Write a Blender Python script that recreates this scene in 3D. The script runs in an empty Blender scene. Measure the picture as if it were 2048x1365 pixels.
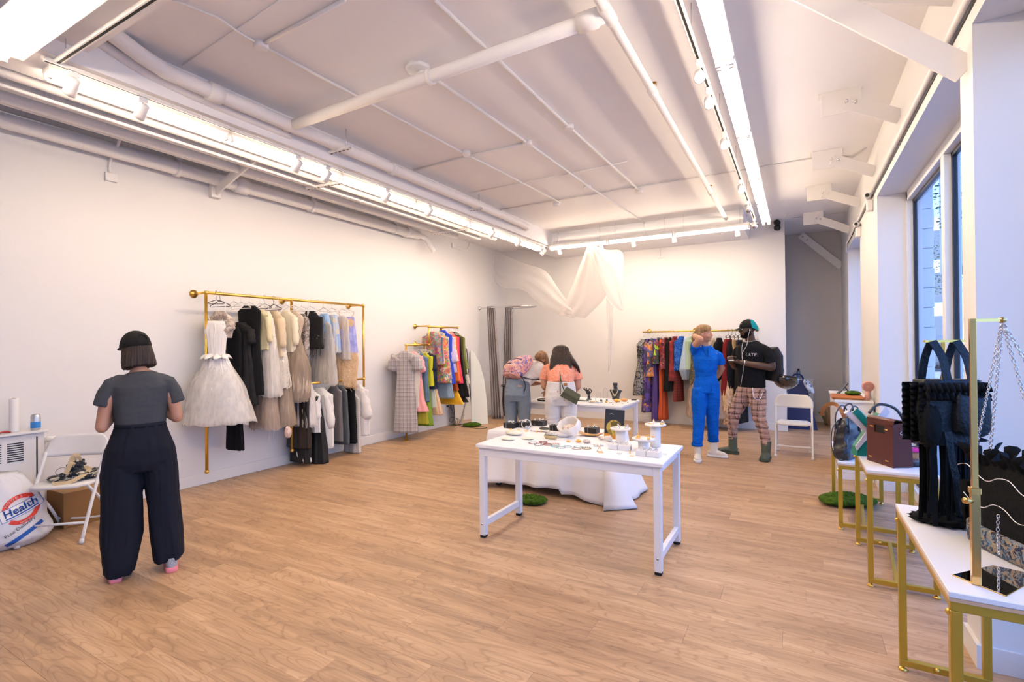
import bpy, bmesh, math, random
import numpy as np
from mathutils import Vector, Matrix, noise

S = bpy.context.scene
COL = S.collection
random.seed(7)
PI = math.pi

# ------------------------------------------------------------------ camera, sky, exposure
cam_d = bpy.data.cameras.new('camera'); cam = bpy.data.objects.new('camera', cam_d); COL.objects.link(cam)
cam_d.sensor_width = 36; cam_d.lens = 17.725; cam_d.clip_start = .02
cam.matrix_world = Matrix(((0.870531,0.010442,0.492002,0.000000),(0.492032,-0.000266,-0.870577,0.000000),(-0.008960,0.999945,-0.005369,1.550000),(0,0,0,1)))
S.camera = cam
W = bpy.data.worlds.new('sky'); S.world = W; W.use_nodes = True
_n = W.node_tree.nodes; _l = W.node_tree.links
bg = _n['Background']; bg.inputs['Strength'].default_value = 3.9
tc = _n.new('ShaderNodeTexCoord'); sp = _n.new('ShaderNodeSeparateXYZ'); rp = _n.new('ShaderNodeValToRGB')
_l.new(tc.outputs['Generated'], sp.inputs[0]); _l.new(sp.outputs['Z'], rp.inputs[0]); _l.new(rp.outputs[0], bg.inputs['Color'])
rp.color_ramp.elements[0].position = 0; rp.color_ramp.elements[0].color = (.30, .53, 1, 1)
rp.color_ramp.elements[1].position = .8; rp.color_ramp.elements[1].color = (.12, .32, 1, 1)
S.view_settings.view_transform = 'Standard'; S.view_settings.look = 'None'
S.view_settings.gamma = 1; S.view_settings.use_curve_mapping = False
S.view_settings.exposure = -0.05
TUBE_POWER = 49.0
sun_d = bpy.data.lights.new('sun', 'SUN'); sun_d.energy = 9; sun_d.angle = .01; sun_o = bpy.data.objects.new('sun', sun_d); COL.objects.link(sun_o); sun_o.rotation_euler = Vector((-.45, -.62, .62)).to_track_quat('Z', 'Y').to_euler()
def portal(y0, y1, z0, z1, x):
    d = bpy.data.lights.new('daylight_portal', 'AREA'); d.shape = 'RECTANGLE'; d.size = z1 - z0; d.size_y = y1 - y0
    d.cycles.is_portal = True
    o = bpy.data.objects.new('daylight_portal', d); COL.objects.link(o)
    o.matrix_world = Matrix(((0, 0, 1, x), (0, 1, 0, (y0 + y1) / 2), (-1, 0, 0, (z0 + z1) / 2), (0, 0, 0, 1)))
portal(-2.6, 3.16, .1, 3.05, 1.2); portal(3.37, 6.43, .1, 3.05, 1.2); portal(8.05, 9.9, .1, 3.0, 1.2)

# ------------------------------------------------------------------ materials
MATS = {}
def _mat(name):
    m = bpy.data.materials.new(name); m.use_nodes = True
    nt = m.node_tree; b = nt.nodes['Principled BSDF']
    return m, nt, nt.nodes, nt.links, b
def setb(b, k, v):
    if k in b.inputs: b.inputs[k].default_value = v
def coords(n, l, scale=(1, 1, 1), kind='Object'):
    t = n.new('ShaderNodeTexCoord'); mp = n.new('ShaderNodeMapping'); mp.inputs['Scale'].default_value = scale
    l.new(t.outputs[kind], mp.inputs[0]); return mp.outputs[0]
def bumpit(n, l, b, fac, strength, dist=.01):
    bm = n.new('ShaderNodeBump'); bm.inputs['Strength'].default_value = strength; bm.inputs['Distance'].default_value = dist
    l.new(fac, bm.inputs['Height']); l.new(bm.outputs[0], b.inputs['Normal'])
def M(name, col, rough=.6, metal=0, bump=0, bscale=40, var=None, vscale=6, coat=0, spec=.5, alpha=1, stretch=(1, 1, 1), sheen=0, emit=0):
    if name in MATS: return MATS[name]
    if rough >= .69: spec = min(spec, .18)
    m, nt, n, l, b = _mat(name)
    b.inputs['Base Color'].default_value = (*col, 1); b.inputs['Roughness'].default_value = rough; b.inputs['Metallic'].default_value = metal
    setb(b, 'Coat Weight', coat); setb(b, 'Specular IOR Level', spec); setb(b, 'Alpha', alpha); setb(b, 'Sheen Weight', sheen)
    if emit: setb(b, 'Emission Color', (*col, 1)); setb(b, 'Emission Strength', emit)
    if var or bump:
        v = coords(n, l, stretch)
        if var:
            t = n.new('ShaderNodeTexNoise'); t.inputs['Scale'].default_value = vscale; t.inputs['Detail'].default_value = 4
            l.new(v, t.inputs['Vector']); r = n.new('ShaderNodeValToRGB')
            r.color_ramp.elements[0].position = .35; r.color_ramp.elements[0].color = (*col, 1)
            r.color_ramp.elements[1].position = .65; r.color_ramp.elements[1].color = (*var, 1)
            l.new(t.outputs['Fac'], r.inputs[0]); l.new(r.outputs[0], b.inputs['Base Color'])
        if bump:
            t = n.new('ShaderNodeTexNoise'); t.inputs['Scale'].default_value = bscale; t.inputs['Detail'].default_value = 3
            l.new(v, t.inputs['Vector']); bumpit(n, l, b, t.outputs['Fac'], bump)
    MATS[name] = m; return m
def sheer(name, col, alpha, stripes=0):
    """woven net: part of the light goes straight through, the rest is diffuse and translucent"""
    if name in MATS: return MATS[name]
    m, nt, n, l, b = _mat(name); out = n['Material Output']
    tr = n.new('ShaderNodeBsdfTransparent'); tl = n.new('ShaderNodeBsdfTranslucent'); df = n.new('ShaderNodeBsdfDiffuse')
    tl.inputs[0].default_value = (*col, 1); df.inputs[0].default_value = (*col, 1)
    a = n.new('ShaderNodeMixShader'); a.inputs[0].default_value = .3; l.new(df.outputs[0], a.inputs[1]); l.new(tl.outputs[0], a.inputs[2])
    c = n.new('ShaderNodeMixShader'); l.new(tr.outputs[0], c.inputs[1]); l.new(a.outputs[0], c.inputs[2])
    if stripes:
        v = coords(n, l, (1, 1, .12)); t = n.new('ShaderNodeTexNoise'); t.inputs['Scale'].default_value = stripes; t.inputs['Detail'].default_value = 3
        l.new(v, t.inputs['Vector']); mr = n.new('ShaderNodeMapRange'); mr.inputs[1].default_value = .35; mr.inputs[2].default_value = .65
        mr.inputs[3].default_value = max(0, alpha - .14); mr.inputs[4].default_value = min(1, alpha + .14)
        l.new(t.outputs['Fac'], mr.inputs[0]); l.new(mr.outputs[0], c.inputs[0])
    else: c.inputs[0].default_value = alpha
    l.new(c.outputs[0], out.inputs[0]); n.remove(b); MATS[name] = m; return m
def ramp_node(n, cols, interp='CONSTANT'):
    r = n.new('ShaderNodeValToRGB'); r.color_ramp.interpolation = interp
    while len(r.color_ramp.elements) > 1: r.color_ramp.elements.remove(r.color_ramp.elements[-1])
    for i, (p, c) in enumerate(cols):
        e = r.color_ramp.elements[0] if i == 0 else r.color_ramp.elements.new(p)
        e.position = p; e.color = (*c, 1)
    return r
def cells(name, cols, scale=14, rough=.7, metal=0, bump=.4, stretch=(1, 1, 1), noise_mix=.15, smooth=False):
    """printed fabric: irregular patches of several colours"""
    if name in MATS: return MATS[name]
    m, nt, n, l, b = _mat(name); v = coords(n, l, stretch)
    nz = n.new('ShaderNodeTexNoise'); nz.inputs['Scale'].default_value = scale * .6; l.new(v, nz.inputs['Vector'])
    mx = n.new('ShaderNodeMix'); mx.data_type = 'VECTOR'; mx.inputs[0].default_value = noise_mix
    l.new(v, mx.inputs[4]); l.new(nz.outputs['Color'], mx.inputs[5])
    vo = n.new('ShaderNodeTexVoronoi'); vo.inputs['Scale'].default_value = scale; l.new(mx.outputs[1], vo.inputs['Vector'])
    sx = n.new('ShaderNodeSeparateXYZ'); l.new(vo.outputs['Color'], sx.inputs[0])
    r = ramp_node(n, [(i / len(cols), c) for i, c in enumerate(cols)], 'LINEAR' if smooth else 'CONSTANT'); l.new(sx.outputs[0], r.inputs[0])
    l.new(r.outputs[0], b.inputs['Base Color']); b.inputs['Roughness'].default_value = rough; b.inputs['Metallic'].default_value = metal
    if bump: bumpit(n, l, b, vo.outputs['Distance'], bump)
    MATS[name] = m; return m
def splash(name, a, c, scale=5, cut=.5, rough=.7, third=None):
    """two colours split by large hand-painted blotches"""
    if name in MATS: return MATS[name]
    m, nt, n, l, b = _mat(name); v = coords(n, l, (1, 1, .8))
    t = n.new('ShaderNodeTexNoise'); t.inputs['Scale'].default_value = scale; t.inputs['Detail'].default_value = 5; t.inputs['Distortion'].default_value = .6
    l.new(v, t.inputs['Vector']); st = [(0, a), (cut, c)] + ([(cut + .1, third)] if third else [])
    r = ramp_node(n, st); l.new(t.outputs['Fac'], r.inputs[0]); l.new(r.outputs[0], b.inputs['Base Color'])
    b.inputs['Roughness'].default_value = rough; MATS[name] = m; return m
def plaid(name, base, dark, mid=None, step=.05, width=.006, rough=.75, ax=('X', 'Z')):
    """woven check: thin dark lines both ways plus a fainter set between them"""
    if name in MATS: return MATS[name]
    m, nt, n, l, b = _mat(name); v = coords(n, l); sx = n.new('ShaderNodeSeparateXYZ'); l.new(v, sx.inputs[0])
    cur = None
    def lines(axis, st, off, w, col, amount, prev):
        a = n.new('ShaderNodeMath'); a.operation = 'ADD'; a.inputs[1].default_value = off + 10; l.new(sx.outputs[axis], a.inputs[0])
        q = n.new('ShaderNodeMath'); q.operation = 'MODULO'; q.inputs[1].default_value = st; l.new(a.outputs[0], q.inputs[0])
        k = n.new('ShaderNodeMath'); k.operation = 'LESS_THAN'; k.inputs[1].default_value = w; l.new(q.outputs[0], k.inputs[0])
        f = n.new('ShaderNodeMath'); f.operation = 'MULTIPLY'; f.inputs[1].default_value = amount; l.new(k.outputs[0], f.inputs[0])
        x = n.new('ShaderNodeMix'); x.data_type = 'RGBA'; l.new(f.outputs[0], x.inputs[0])
        if prev is None: x.inputs[6].default_value = (*base, 1)
        else: l.new(prev, x.inputs[6])
        x.inputs[7].default_value = (*col, 1); return x.outputs[2]
    for axis in ax:
        cur = lines(axis, step, 0, width, dark, .85, cur)
        if mid: cur = lines(axis, step, step * .45, width * 2.2, mid, .5, cur); cur = lines(axis, step, step * .2, width * .6, dark, .5, cur)
    l.new(cur, b.inputs['Base Color']); b.inputs['Roughness'].default_value = rough; MATS[name] = m; return m
def lace(name, col, scale=60, hole=.35, rough=.8, var=None):
    """open knit or lace: real gaps between threads"""
    if name in MATS: return MATS[name]
    m, nt, n, l, b = _mat(name); v = coords(n, l)
    vo = n.new('ShaderNodeTexVoronoi'); vo.inputs['Scale'].default_value = scale; l.new(v, vo.inputs['Vector'])
    k = n.new('ShaderNodeMath'); k.operation = 'GREATER_THAN'; k.inputs[1].default_value = hole; l.new(vo.outputs['Distance'], k.inputs[0])
    l.new(k.outputs[0], b.inputs['Alpha']); b.inputs['Base Color'].default_value = (*col, 1); b.inputs['Roughness'].default_value = rough
    if var:
        t = n.new('ShaderNodeTexNoise'); t.inputs['Scale'].default_value = 7; l.new(v, t.inputs['Vector'])
        r = ramp_node(n, [(.4, col), (.6, var)], 'LINEAR'); l.new(t.outputs['Fac'], r.inputs[0]); l.new(r.outputs[0], b.inputs['Base Color'])
    bumpit(n, l, b, vo.outputs['Distance'], .6); MATS[name] = m; return m

WALL = M('wall_paint', (.75, .735, .725), .55, bump=.05, bscale=180)
CEIL = M('ceiling_paint', (.88, .865, .87), .6, bump=.04, bscale=60)
PIPE = M('pipe_paint', (.82, .80, .79), .65, spec=.3)
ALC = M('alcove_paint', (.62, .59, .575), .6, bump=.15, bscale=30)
BASE = M('baseboard_paint', (.78, .76, .74), .4)
GOLD = M('brushed_gold', (.80, .52, .12), .3, 1, bump=.02, bscale=200)
GOLDP = M('gold_paint', (.52, .37, .055), .38, .75)
WHITE = M('white_enamel', (.82, .82, .83), .35)
WHITEP = M('white_plastic', (.80, .79, .79), .4)
BLACK = M('black_plastic', (.012, .012, .014), .4)
DARK = M('dark_gap', (.02, .02, .022), .7)
CHROME = M('chrome', (.75, .76, .78), .12, 1)
MIRROR = M('mirror_glass', (.85, .86, .87), .02, 1)
RUBBER = M('rubber', (.02, .02, .022), .7)
BRASS = M('old_brass', (.35, .22, .08), .4, 1)

def wood_mat(name, island):
    m, nt, n, l, b = _mat(name); v = coords(n, l, (1, 1, 1), 'Object')
    if island: g = n.new('ShaderNodeNewGeometry'); rnd = g.outputs['Random Per Island']
    else: g = n.new('ShaderNodeObjectInfo'); rnd = g.outputs['Random']
    cb = n.new('ShaderNodeCombineXYZ'); mu = n.new('ShaderNodeMath'); mu.operation = 'MULTIPLY'; mu.inputs[1].default_value = 57
    l.new(rnd, mu.inputs[0]); l.new(mu.outputs[0], cb.inputs[2]); l.new(mu.outputs[0], cb.inputs[0])
    va = n.new('ShaderNodeVectorMath'); va.operation = 'ADD'; l.new(v, va.inputs[0]); l.new(cb.outputs[0], va.inputs[1])
    mp = n.new('ShaderNodeMapping'); mp.inputs['Scale'].default_value = (1.3, 6.0, 1); l.new(va.outputs[0], mp.inputs[0])
    big = n.new('ShaderNodeTexNoise'); big.inputs['Scale'].default_value = 1.15; big.inputs['Detail'].default_value = 1.5; l.new(mp.outputs[0], big.inputs['Vector'])
    # growth rings: contour lines of a stretched height field
    mm = n.new('ShaderNodeMath'); mm.operation = 'MULTIPLY'; mm.inputs[1].default_value = 95; l.new(big.outputs['Fac'], mm.inputs[0])
    fr = n.new('ShaderNodeMath'); fr.operation = 'SINE'; l.new(mm.outputs[0], fr.inputs[0])
    rg = ramp_node(n, [(0, (0, 0, 0)), (.62, (0, 0, 0)), (1, (1, 1, 1))], 'LINEAR'); l.new(fr.outputs[0], rg.inputs[0])
    mp2 = n.new('ShaderNodeMapping'); mp2.inputs['Scale'].default_value = (3, 90, 1); l.new(va.outputs[0], mp2.inputs[0])
    fine = n.new('ShaderNodeTexNoise'); fine.inputs['Scale'].default_value = 1; fine.inputs['Detail'].default_value = 4; l.new(mp2.outputs[0], fine.inputs['Vector'])
    base = ramp_node(n, [(0, (.30, .185, .11)), (.5, (.455, .29, .165)), (1, (.60, .40, .245))], 'LINEAR')
    mp3 = n.new('ShaderNodeMapping'); mp3.inputs['Scale'].default_value = (1.1, 9, 1); l.new(va.outputs[0], mp3.inputs[0])
    blot = n.new('ShaderNodeTexNoise'); blot.inputs['Scale'].default_value = 1.6; blot.inputs['Detail'].default_value = 4; l.new(mp3.outputs[0], blot.inputs['Vector'])
    ad = n.new('ShaderNodeMath'); ad.operation = 'MULTIPLY_ADD'; ad.inputs[1].default_value = .35; l.new(rnd, ad.inputs[0])
    bl = n.new('ShaderNodeMapRange'); bl.inputs[1].default_value = .3; bl.inputs[2].default_value = .7; bl.inputs[3].default_value = 0; bl.inputs[4].default_value = .65
    l.new(blot.outputs['Fac'], bl.inputs[0]); l.new(bl.outputs[0], ad.inputs[2]); l.new(ad.outputs[0], base.inputs[0])
    x1 = n.new('ShaderNodeMix'); x1.data_type = 'RGBA'; x1.blend_type = 'MULTIPLY'; l.new(base.outputs[0], x1.inputs[6]); x1.inputs[7].default_value = (.66, .60, .56, 1)
    f1 = n.new('ShaderNodeMath'); f1.operation = 'MULTIPLY'; f1.inputs[1].default_value = .55; l.new(rg.outputs[0], f1.inputs[0]); l.new(f1.outputs[0], x1.inputs[0])
    x2 = n.new('ShaderNodeMix'); x2.data_type = 'RGBA'; x2.blend_type = 'MULTIPLY'; l.new(x1.outputs[2], x2.inputs[6]); x2.inputs[7].default_value = (.62, .58, .55, 1)
    f2 = n.new('ShaderNodeMapRange'); f2.inputs[1].default_value = .45; f2.inputs[2].default_value = .75; f2.inputs[3].default_value = 0; f2.inputs[4].default_value = .6
    l.new(fine.outputs['Fac'], f2.inputs[0]); l.new(f2.outputs[0], x2.inputs[0])
    l.new(x2.outputs[2], b.inputs['Base Color']); b.inputs['Roughness'].default_value = .42; setb(b, 'Specular IOR Level', .4)
    bumpit(n, l, b, fine.outputs['Fac'], .12, .003)
    return m
WOOD = wood_mat('floor_oak', False); WOODI = wood_mat('floor_oak_far', True)

# ------------------------------------------------------------------ mesh helpers
def tags(o, label=None, cat=None, group=None, kind=None):
    if label: o['label'] = label
    if cat: o['category'] = cat
    if group: o['group'] = group
    if kind: o['kind'] = kind
    return o
def world_m(o):
    m = Matrix.Identity(4)
    while o: m = Matrix.LocRotScale(o.location, o.rotation_euler, o.scale) @ m; o = o.parent
    return m
def link(name, me, parent=None, mat=None):
    o = bpy.data.objects.new(name, me); COL.objects.link(o)
    if parent: o.parent = parent
    if mat: me.materials.append(mat)
    return o
def thing(name, label, cat, loc=(0, 0, 0), rz=0, group=None):
    o = link(name, None); o.location = loc; o.rotation_euler = (0, 0, rz); o.empty_display_size = .1
    return tags(o, label, cat, group)
def mesh_from(v, f, smooth=False, name='mesh'):
    me = bpy.data.meshes.new(name); me.from_pydata([tuple(p) for p in v], [], f); me.update()
    if smooth: me.polygons.foreach_set('use_smooth', [True] * len(me.polygons))
    return me
def frame(d):
    d = Vector(d).normalized(); a = Vector((0, 0, 1)) if abs(d.z) < .95 else Vector((1, 0, 0))
    x = a.cross(d).normalized(); return x, d.cross(x).normalized(), d
class MB:
    def __init__(s): s.v = []; s.f = []; s.sm = []
    def add(s, v, f, smooth=False):
        o = len(s.v); s.v += [Vector(p) for p in v]; s.f += [tuple(i + o for i in q) for q in f]; s.sm += [smooth] * len(f); return s
    def box(s, a, b, bev=0, rot=None, cen=None):
        x0, y0, z0 = [min(a[i], b[i]) for i in range(3)]; x1, y1, z1 = [max(a[i], b[i]) for i in range(3)]
        if bev:
            e = min(bev, (x1 - x0) / 2.01, (y1 - y0) / 2.01, (z1 - z0) / 2.01); v = []
            for sx in (0, 1):
                for sy in (0, 1):
                    for sz in (0, 1):
                        X = x1 if sx else x0; Y = y1 if sy else y0; Z = z1 if sz else z0
                        ix = -e if sx else e; iy = -e if sy else e; iz = -e if sz else e
                        v += [(X + ix, Y + iy, Z), (X + ix, Y, Z + iz), (X, Y + iy, Z + iz)]
            c = lambda x, y, z, k: (x * 4 + y * 2 + z) * 3 + k
            f = [(c(0,0,0,0), c(0,1,0,0), c(1,1,0,0), c(1,0,0,0)), (c(0,0,1,0), c(1,0,1,0), c(1,1,1,0), c(0,1,1,0)),
                 (c(0,0,0,1), c(1,0,0,1), c(1,0,1,1), c(0,0,1,1)), (c(0,1,0,1), c(0,1,1,1), c(1,1,1,1), c(1,1,0,1)),
                 (c(0,0,0,2), c(0,0,1,2), c(0,1,1,2), c(0,1,0,2)), (c(1,0,0,2), c(1,1,0,2), c(1,1,1,2), c(1,0,1,2))]
            for x in (0, 1):
                for y in (0, 1): f.append((c(x,y,0,1), c(x,y,0,2), c(x,y,1,2), c(x,y,1,1)))
                for z in (0, 1): f.append((c(x,0,z,0), c(x,0,z,2), c(x,1,z,2), c(x,1,z,0)))
            for y in (0, 1):
                for z in (0, 1): f.append((c(0,y,z,0), c(0,y,z,1), c(1,y,z,1), c(1,y,z,0)))
            for x in (0, 1):
                for y in (0, 1):
                    for z in (0, 1): f.append((c(x,y,z,0), c(x,y,z,1), c(x,y,z,2)))
        else:
            v = [(x0,y0,z0),(x1,y0,z0),(x1,y1,z0),(x0,y1,z0),(x0,y0,z1),(x1,y0,z1),(x1,y1,z1),(x0,y1,z1)]
            f = [(0,3,2,1),(4,5,6,7),(0,1,5,4),(1,2,6,5),(2,3,7,6),(3,0,4,7)]
        if rot is not None:
            cc = Vector(cen if cen else ((x0+x1)/2, (y0+y1)/2, (z0+z1)/2)); R = rot.to_3x3()
            v = [R @ (Vector(p) - cc) + cc for p in v]
        return s.add(v, f)
    def beam(s, p0, p1, w, h, up=(0, 0, 1), bev=0):
        """box bar between two points, w across, h along up"""
        p0 = Vector(p0); p1 = Vector(p1); d = p1 - p0; L = d.length; d.normalize(); u = Vector(up); x = d.cross(u).normalized(); u = x.cross(d)
        t = MB(); t.box((-w/2, 0, -h/2), (w/2, L, h/2), bev)
        return s.add([p0 + x * q.x + d * q.y + u * q.z for q in t.v], t.f)
    def loft(s, rings, cap=True, smooth=True, close=True):
        k = len(rings[0]); v = [p for r in rings for p in r]; f = []
        for i in range(len(rings) - 1):
            for j in range(k if close else k - 1):
                a = i * k + j; b = i * k + (j + 1) % k; f.append((a, b, b + k, a + k))
        if cap and close: f.append(tuple(range(k))[::-1]); f.append(tuple(range((len(rings) - 1) * k, len(rings) * k)))
        return s.add(v, f, smooth)
    def tube(s, pts, r, n=8, cap=True, smooth=True):
        pts = [Vector(p) for p in pts]; rs = r if isinstance(r, (list, tuple)) else [r] * len(pts); rings = []; x = None
        for i, p in enumerate(pts):
            d = (pts[min(i + 1, len(pts) - 1)] - pts[max(i - 1, 0)]).normalized()
            if x is None: x, y, _ = frame(d)
            else: x = (x - d * x.dot(d)).normalized(); y = d.cross(x)
            rings.append([p + (x * math.cos(2*PI*j/n) + y * math.sin(2*PI*j/n)) * rs[i] for j in range(n)])
        return s.loft(rings, cap, smooth)
    def cyl(s, p0, p1, r, r1=None, n=16): return s.tube([p0, p1], [r, r if r1 is None else r1], n)
    def ell(s, c, r, n=16, m=10, R=None):
        c = Vector(c); R = R.to_3x3() if R is not None else Matrix.Identity(3); r = (r, r, r) if isinstance(r, (int, float)) else r
        rings = [[c + R @ Vector((r[0]*math.sin(t)*math.cos(2*PI*j/n), r[1]*math.sin(t)*math.sin(2*PI*j/n), -r[2]*math.cos(t))) for j in range(n)] for t in [max(.04, min(PI - .04, PI*i/m)) for i in range(m + 1)]]
        return s.loft(rings)
    def lathe(s, c, prof, n=24, R=None):
        c = Vector(c); R = R.to_3x3() if R is not None else Matrix.Identity(3)
        return s.loft([[c + R @ Vector((r*math.cos(2*PI*j/n), r*math.sin(2*PI*j/n), z)) for j in range(n)] for r, z in prof])
    def torus(s, c, R0, r, n=20, m=6, R=None):
        R = R.to_3x3() if R is not None else Matrix.Identity(3)
        pts = [Vector(c) + R @ Vector((R0*math.cos(2*PI*j/n), R0*math.sin(2*PI*j/n), 0)) for j in range(n)]
        rings = []
        for j, p in enumerate(pts):
            e = (p - Vector(c)).normalized(); z = R @ Vector((0, 0, 1))
            rings.append([p + (e*math.cos(2*PI*k/m) + z*math.sin(2*PI*k/m)) * r for k in range(m)])
        rings.append(rings[0]); return s.loft(rings, cap=False)
    def grid(s, P, thick=0):
        """P: rows of points; thick > 0 gives a closed sheet"""
        a = len(P); b = len(P[0]); v = [Vector(p) for r in P for p in r]; f = [(i*b+j, i*b+j+1, (i+1)*b+j+1, (i+1)*b+j) for i in range(a-1) for j in range(b-1)]
        if not thick: return s.add(v, f, True)
        me = mesh_from(v, f); nn = [Vector(q.normal) for q in me.vertices]; bpy.data.meshes.remove(me); N = a * b
        v2 = v + [p - q * thick for p, q in zip(v, nn)]; f2 = f + [tuple(i + N for i in q[::-1]) for q in f]
        edge = [j for j in range(b)] + [i*b+b-1 for i in range(1, a)] + [(a-1)*b+j for j in range(b-2, -1, -1)] + [i*b for i in range(a-2, 0, -1)]
        for i in range(len(edge)): p, q = edge[i], edge[(i+1) % len(edge)]; f2.append((q, p, p + N, q + N))
        return s.add(v2, f2, True)
    def text(s, txt, M4, size, depth=.0015, bold=0):
        c = bpy.data.curves.new('t', 'FONT'); c.body = txt; c.size = size; c.extrude = depth; c.align_x = 'CENTER'; c.align_y = 'CENTER'; c.resolution_u = 3; c.offset = bold
        o = bpy.data.objects.new('t', c); COL.objects.link(o); dg = bpy.context.evaluated_depsgraph_get(); me = bpy.data.meshes.new_from_object(o.evaluated_get(dg))
        s.add([M4 @ v.co for v in me.vertices], [tuple(p.vertices) for p in me.polygons]); bpy.data.objects.remove(o); bpy.data.curves.remove(c); bpy.data.meshes.remove(me); return s
    def mesh(s, name='m'):
        me = mesh_from(s.v, s.f, name=name)
        b = bmesh.new(); b.from_mesh(me); bmesh.ops.recalc_face_normals(b, faces=b.faces); b.to_mesh(me); b.free()
        if any(s.sm): me.polygons.foreach_set('use_smooth', s.sm)
        return me
    def build(s, name, mat, parent=None, label=None, local=False, kind=None):
        """vertices are in world space unless local; as a child they are moved into the parent's space"""
        if parent is not None and not local:
            inv = world_m(parent).inverted(); s.v = [inv @ p for p in s.v]
        o = link(name, s.mesh(name), parent, mat)
        if label: o['label'] = label
        if kind: o['kind'] = kind
        return o
    def top(s, name, mat, label, cat, group=None, kind=None, loc=None):
        """a thing that is one mesh: its origin goes to the middle of its base"""
        if loc is None:
            xs = [p.x for p in s.v]; ys = [p.y for p in s.v]; loc = ((min(xs)+max(xs))/2, (min(ys)+max(ys))/2, min(p.z for p in s.v))
        L = Vector(loc); s.v = [p - L for p in s.v]; o = link(name, s.mesh(name), None, mat); o.location = L
        return tags(o, label, cat, group, kind)
def struct(name, mb, mat, parent=None):
    o = mb.build(name, mat, parent)
    if parent is None: o['kind'] = 'structure'
    return o
def copy_tree(o, loc=None, rz=None, label=None, group=None):
    c = o.copy(); COL.objects.link(c)
    if loc is not None: c.location = loc
    if rz is not None: c.rotation_euler = (0, 0, rz)
    if label: c['label'] = label
    if group: c['group'] = group
    for ch in o.children:
        k = ch.copy(); COL.objects.link(k); k.parent = c
        for g in ch.children: q = g.copy(); COL.objects.link(q); q.parent = k
    return c
def RX(a): return Matrix.Rotation(a, 4, 'X')
def RY(a): return Matrix.Rotation(a, 4, 'Y')
def RZ(a): return Matrix.Rotation(a, 4, 'Z')
def nz(p, s=1.0, seed=0): return noise.noise(Vector((p[0]*s + seed*7.1, p[1]*s - seed*3.3, p[2]*s + seed*1.7)))
def smooth_path(pts, k=6):
    pts = [Vector(p) for p in pts]; out = []
    for i in range(len(pts) - 1):
        p0 = pts[max(i-1, 0)]; p1 = pts[i]; p2 = pts[i+1]; p3 = pts[min(i+2, len(pts)-1)]
        for j in range(k):
            t = j / k; out.append(.5*((2*p1) + (p2-p0)*t + (2*p0-5*p1+4*p2-p3)*t*t + (3*p1-p0-3*p2+p3)*t*t*t))
    out.append(pts[-1]); return out

# ================================================================== the room
XL, YB, XR, ZC = -5.83, 9.87, .74, 3.64
YA = 11.3        # back of the alcove
YF = -3.2        # wall behind the camera
# floor: slab plus planks laid along x
fl = struct('floor', MB().box((XL - .1, YF - .1, -.12), (1.1, YA + .1, -.008)), DARK)
PW, PL = .19, 1.24
plank_me = MB().box((.0003, .0003, -.012), (PL - .0003, PW - .0003, 0), .0007).mesh('plank'); plank_me.materials.append(WOOD)
def row_off(r): return ((r * 7) % 11) / 11 * PL
cells_ = []
r = 0; y = YF
while y < YA:
    x = XL - row_off(r)
    while x < 1.05:
        x0 = max(x, XL); x1 = min(x + PL, 1.05); y1 = min(y + PW, YA)
        if x1 - x0 > .03: cells_.append((x0, x1, y, y1, x == x0 and x1 == x + PL and y1 == y + PW))
        x += PL
    y += PW; r += 1
def seen(c):
    cx, cy = (c[0] + c[1]) / 2, (c[2] + c[3]) / 2; d = -cx * -.492 * -1 + cy * .8705 if False else (-.492 * cx + .8705 * cy)
    lat = .8705 * cx + .492 * cy
    return d if d > .9 and abs(lat) < d * 1.25 + .6 else 99 + abs(cy)
cells_.sort(key=seen)
far = MB(); n_pl = 0
for (x0, x1, y0, y1, full) in cells_:
    if n_pl < 300 and seen((x0, x1, y0, y1, 0)) < 90:
        if full: o = link('plank', plank_me, fl)
        else: o = link('plank', MB().box((.0003, .0003, -.012), (x1 - x0 - .0003, y1 - y0 - .0003, 0), .0007).mesh('plank'), fl); o.data.materials.append(WOOD)
        o.location = (x0, y0, 0); n_pl += 1
    else: far.box((x0 + .0003, y0 + .0003, -.012), (x1 - .0003, y1 - .0003, 0), .0007)
far.build('plank', WOODI, fl, kind='stuff', local=True)

T = .12
struct('wall_left', MB().box((XL - T, YF - T, 0), (XL, YB + .1, 3.9)), WALL)
struct('wall_back', MB().box((XL - T, YB, 0), (-.165, YB + .14, 3.9)), WALL)
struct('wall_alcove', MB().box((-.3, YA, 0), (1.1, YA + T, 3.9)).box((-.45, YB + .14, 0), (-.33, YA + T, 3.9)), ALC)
struct('wall_front', MB().box((XL - T, YF - T, 0), (2, YF, 3.9)), WALL)
struct('ceiling', MB().box((XL - T, YF - T, ZC), (-5.62, YA + T, ZC + .12)).box((-5.22, YF - T, ZC), (1.6, YA + T, ZC + .12)).box((-5.62, 3.35, ZC), (-5.22, YA + T, ZC + .12)), CEIL)
struct('ceiling_shade_box', MB().box((-5.64, YF - T, ZC + .12), (-5.20, 3.37, ZC + .6)), M('recess_shade_grey', (.05, .05, .06), .9))  # added box, its dark grey stands in for shade above the wall pipe
# right wall: header, piers, openings down to a low frame
HEAD = 3.05
wr = MB()
wr.box((XR, YF, HEAD), (XR + .36, YA + T, 3.9))
wr.box((XR, 3.16, 0), (XR + .36, 3.37, HEAD))
wr.box((XR, 6.43, 0), (XR + .36, 8.07, HEAD))
wr.box((XR, 9.9, 0), (XR + .36, YA + T, HEAD))
wr.box((XR, YF, 0), (XR + .36, -2.6, HEAD))
struct('wall_right', wr, WALL)
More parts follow.
